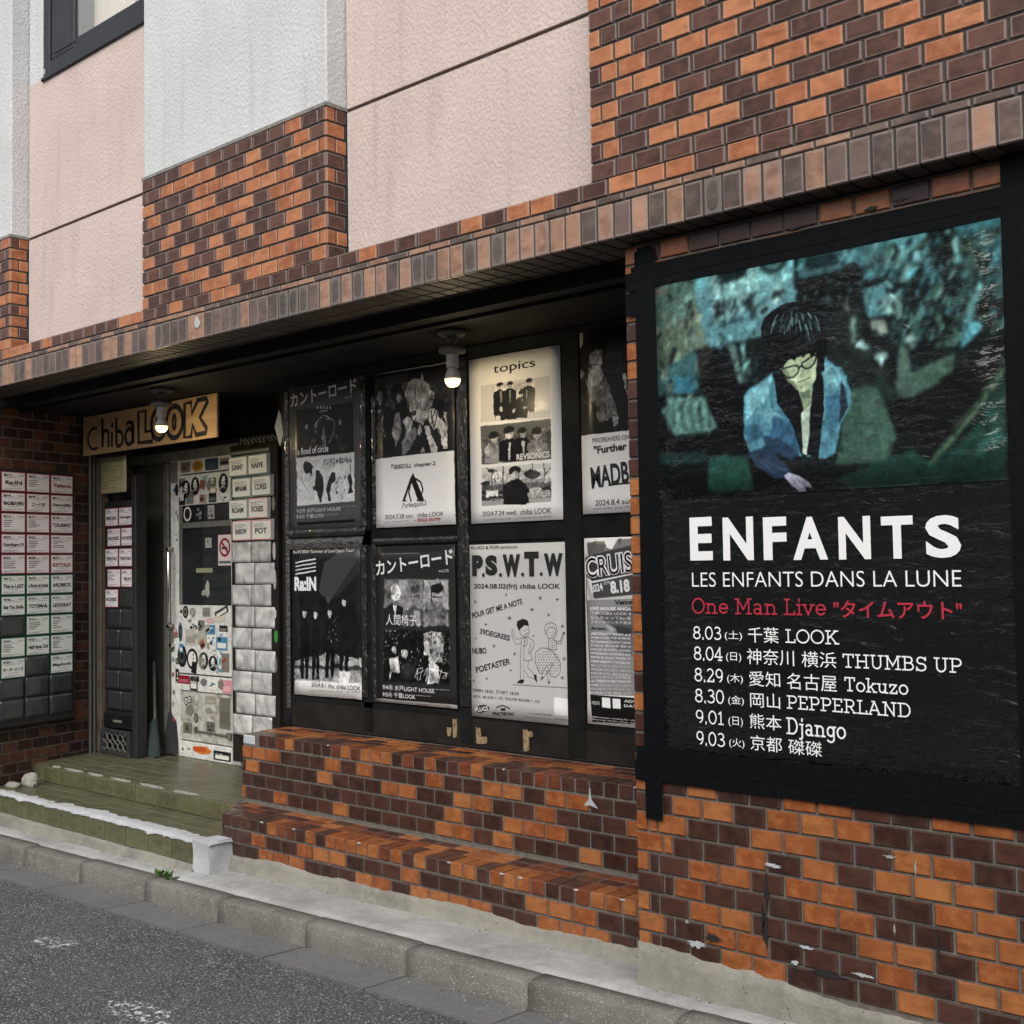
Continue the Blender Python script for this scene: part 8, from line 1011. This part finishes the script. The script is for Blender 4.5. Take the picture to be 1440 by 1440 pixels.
for i, (x, z, w, h, c) in enumerate(((.42, 1.30, .03, .12, C_(190, 180, 178)), (.425, 1.12, .028, .13, C_(185, 175, 170)), (.43, .95, .02, .06, SW), (.43, .80, .035, .085, C_(60, 140, 60)), (.44, .62, .015, .1, SG), (.415, 1.60, .035, .1, SG))):
    ob('sticker', MB().prism([(x+w/2+px, z+h/2+pz) for px, pz in blob(0, 0, w/2, h/2, 10, .15)], -.002, .002, c), sv)
bx = MB()
for i in range(9): bx.tube([(.10+.04*i, .0, 2.04+.012*math.sin(i*2)), (.13+.04*i, -.02, 2.07), (.16+.04*i, .0, 2.035)], .005, M_LAMP, 6)
ob('wire_scroll', bx, sv)
tn = thing('torn_poster_edge', 'torn pale poster corner curling off the black timber beside the first poster', 'paper', (-5.60, .84, 2.22))
b = MB(); b.add([(0, 0, 0), (.035, -.02, -.02), (.05, -.01, .05), (.045, -.02, .16), (.0, 0, .2), (-.015, -.02, .1)], [(0, 1, 2, 5), (5, 2, 3, 4)], C_(200, 195, 185)); b.add([(.075, -.03, .0), (.095, -.03, -.01), (.09, -.03, .25), (.08, -.03, .27)], [(0, 1, 2, 3)], C_(170, 168, 160)); ob('scrap', b, tn)
ob('reveal_post', MB().box(-5.60, -5.502, .86, 1.12, .625, 2.577, M_BROWN), kind='structure')
# ------------------------------------------------------------------ weed in the kerb crack
wd = thing('weed', 'small green weed sprouting from the crack behind the kerb', 'weed', (-5.28, -.115, gz(-5.28)-.004))
random.seed(77)
for i in range(22):
    a = random.uniform(0, 6.28); L = random.uniform(.02, .055); wl = L*.34; el_ = random.uniform(.15, 1.1); mb = MB()
    c0 = Vector((math.cos(a)*math.cos(el_), math.sin(a)*math.cos(el_)*.7, math.sin(el_))); s_ = Vector((-math.sin(a), math.cos(a), 0)); base = Vector((random.uniform(-.05, .06), random.uniform(-.008, .008), .002))
    mb.add([base, base+c0*L*.5+s_*wl, base+c0*L, base+c0*L*.5-s_*wl, base+c0*L*.5+Vector((0, 0, -.002))], [(0, 1, 4), (1, 2, 4), (2, 3, 4), (3, 0, 4)], M_LEAF); ob('leaf', mb, wd)
# ------------------------------------------------------------------ unseen building opposite, added and sized for reflections and light in the recess
op = ob('opposite_building', None, None, (0, -8.2, -.2), kind='structure')
b = MB(); b.box(-34, 26, -5, 0, 0, 4.3, M_FAR); ob('wall', b, op)
for i in range(16):
    for j in range(1): ob('window', MB().box(-31+i*3.4, -29.4+i*3.4, -.02, .02, 1.0+3.2*j, 2.5+3.2*j, M_FARG), op)
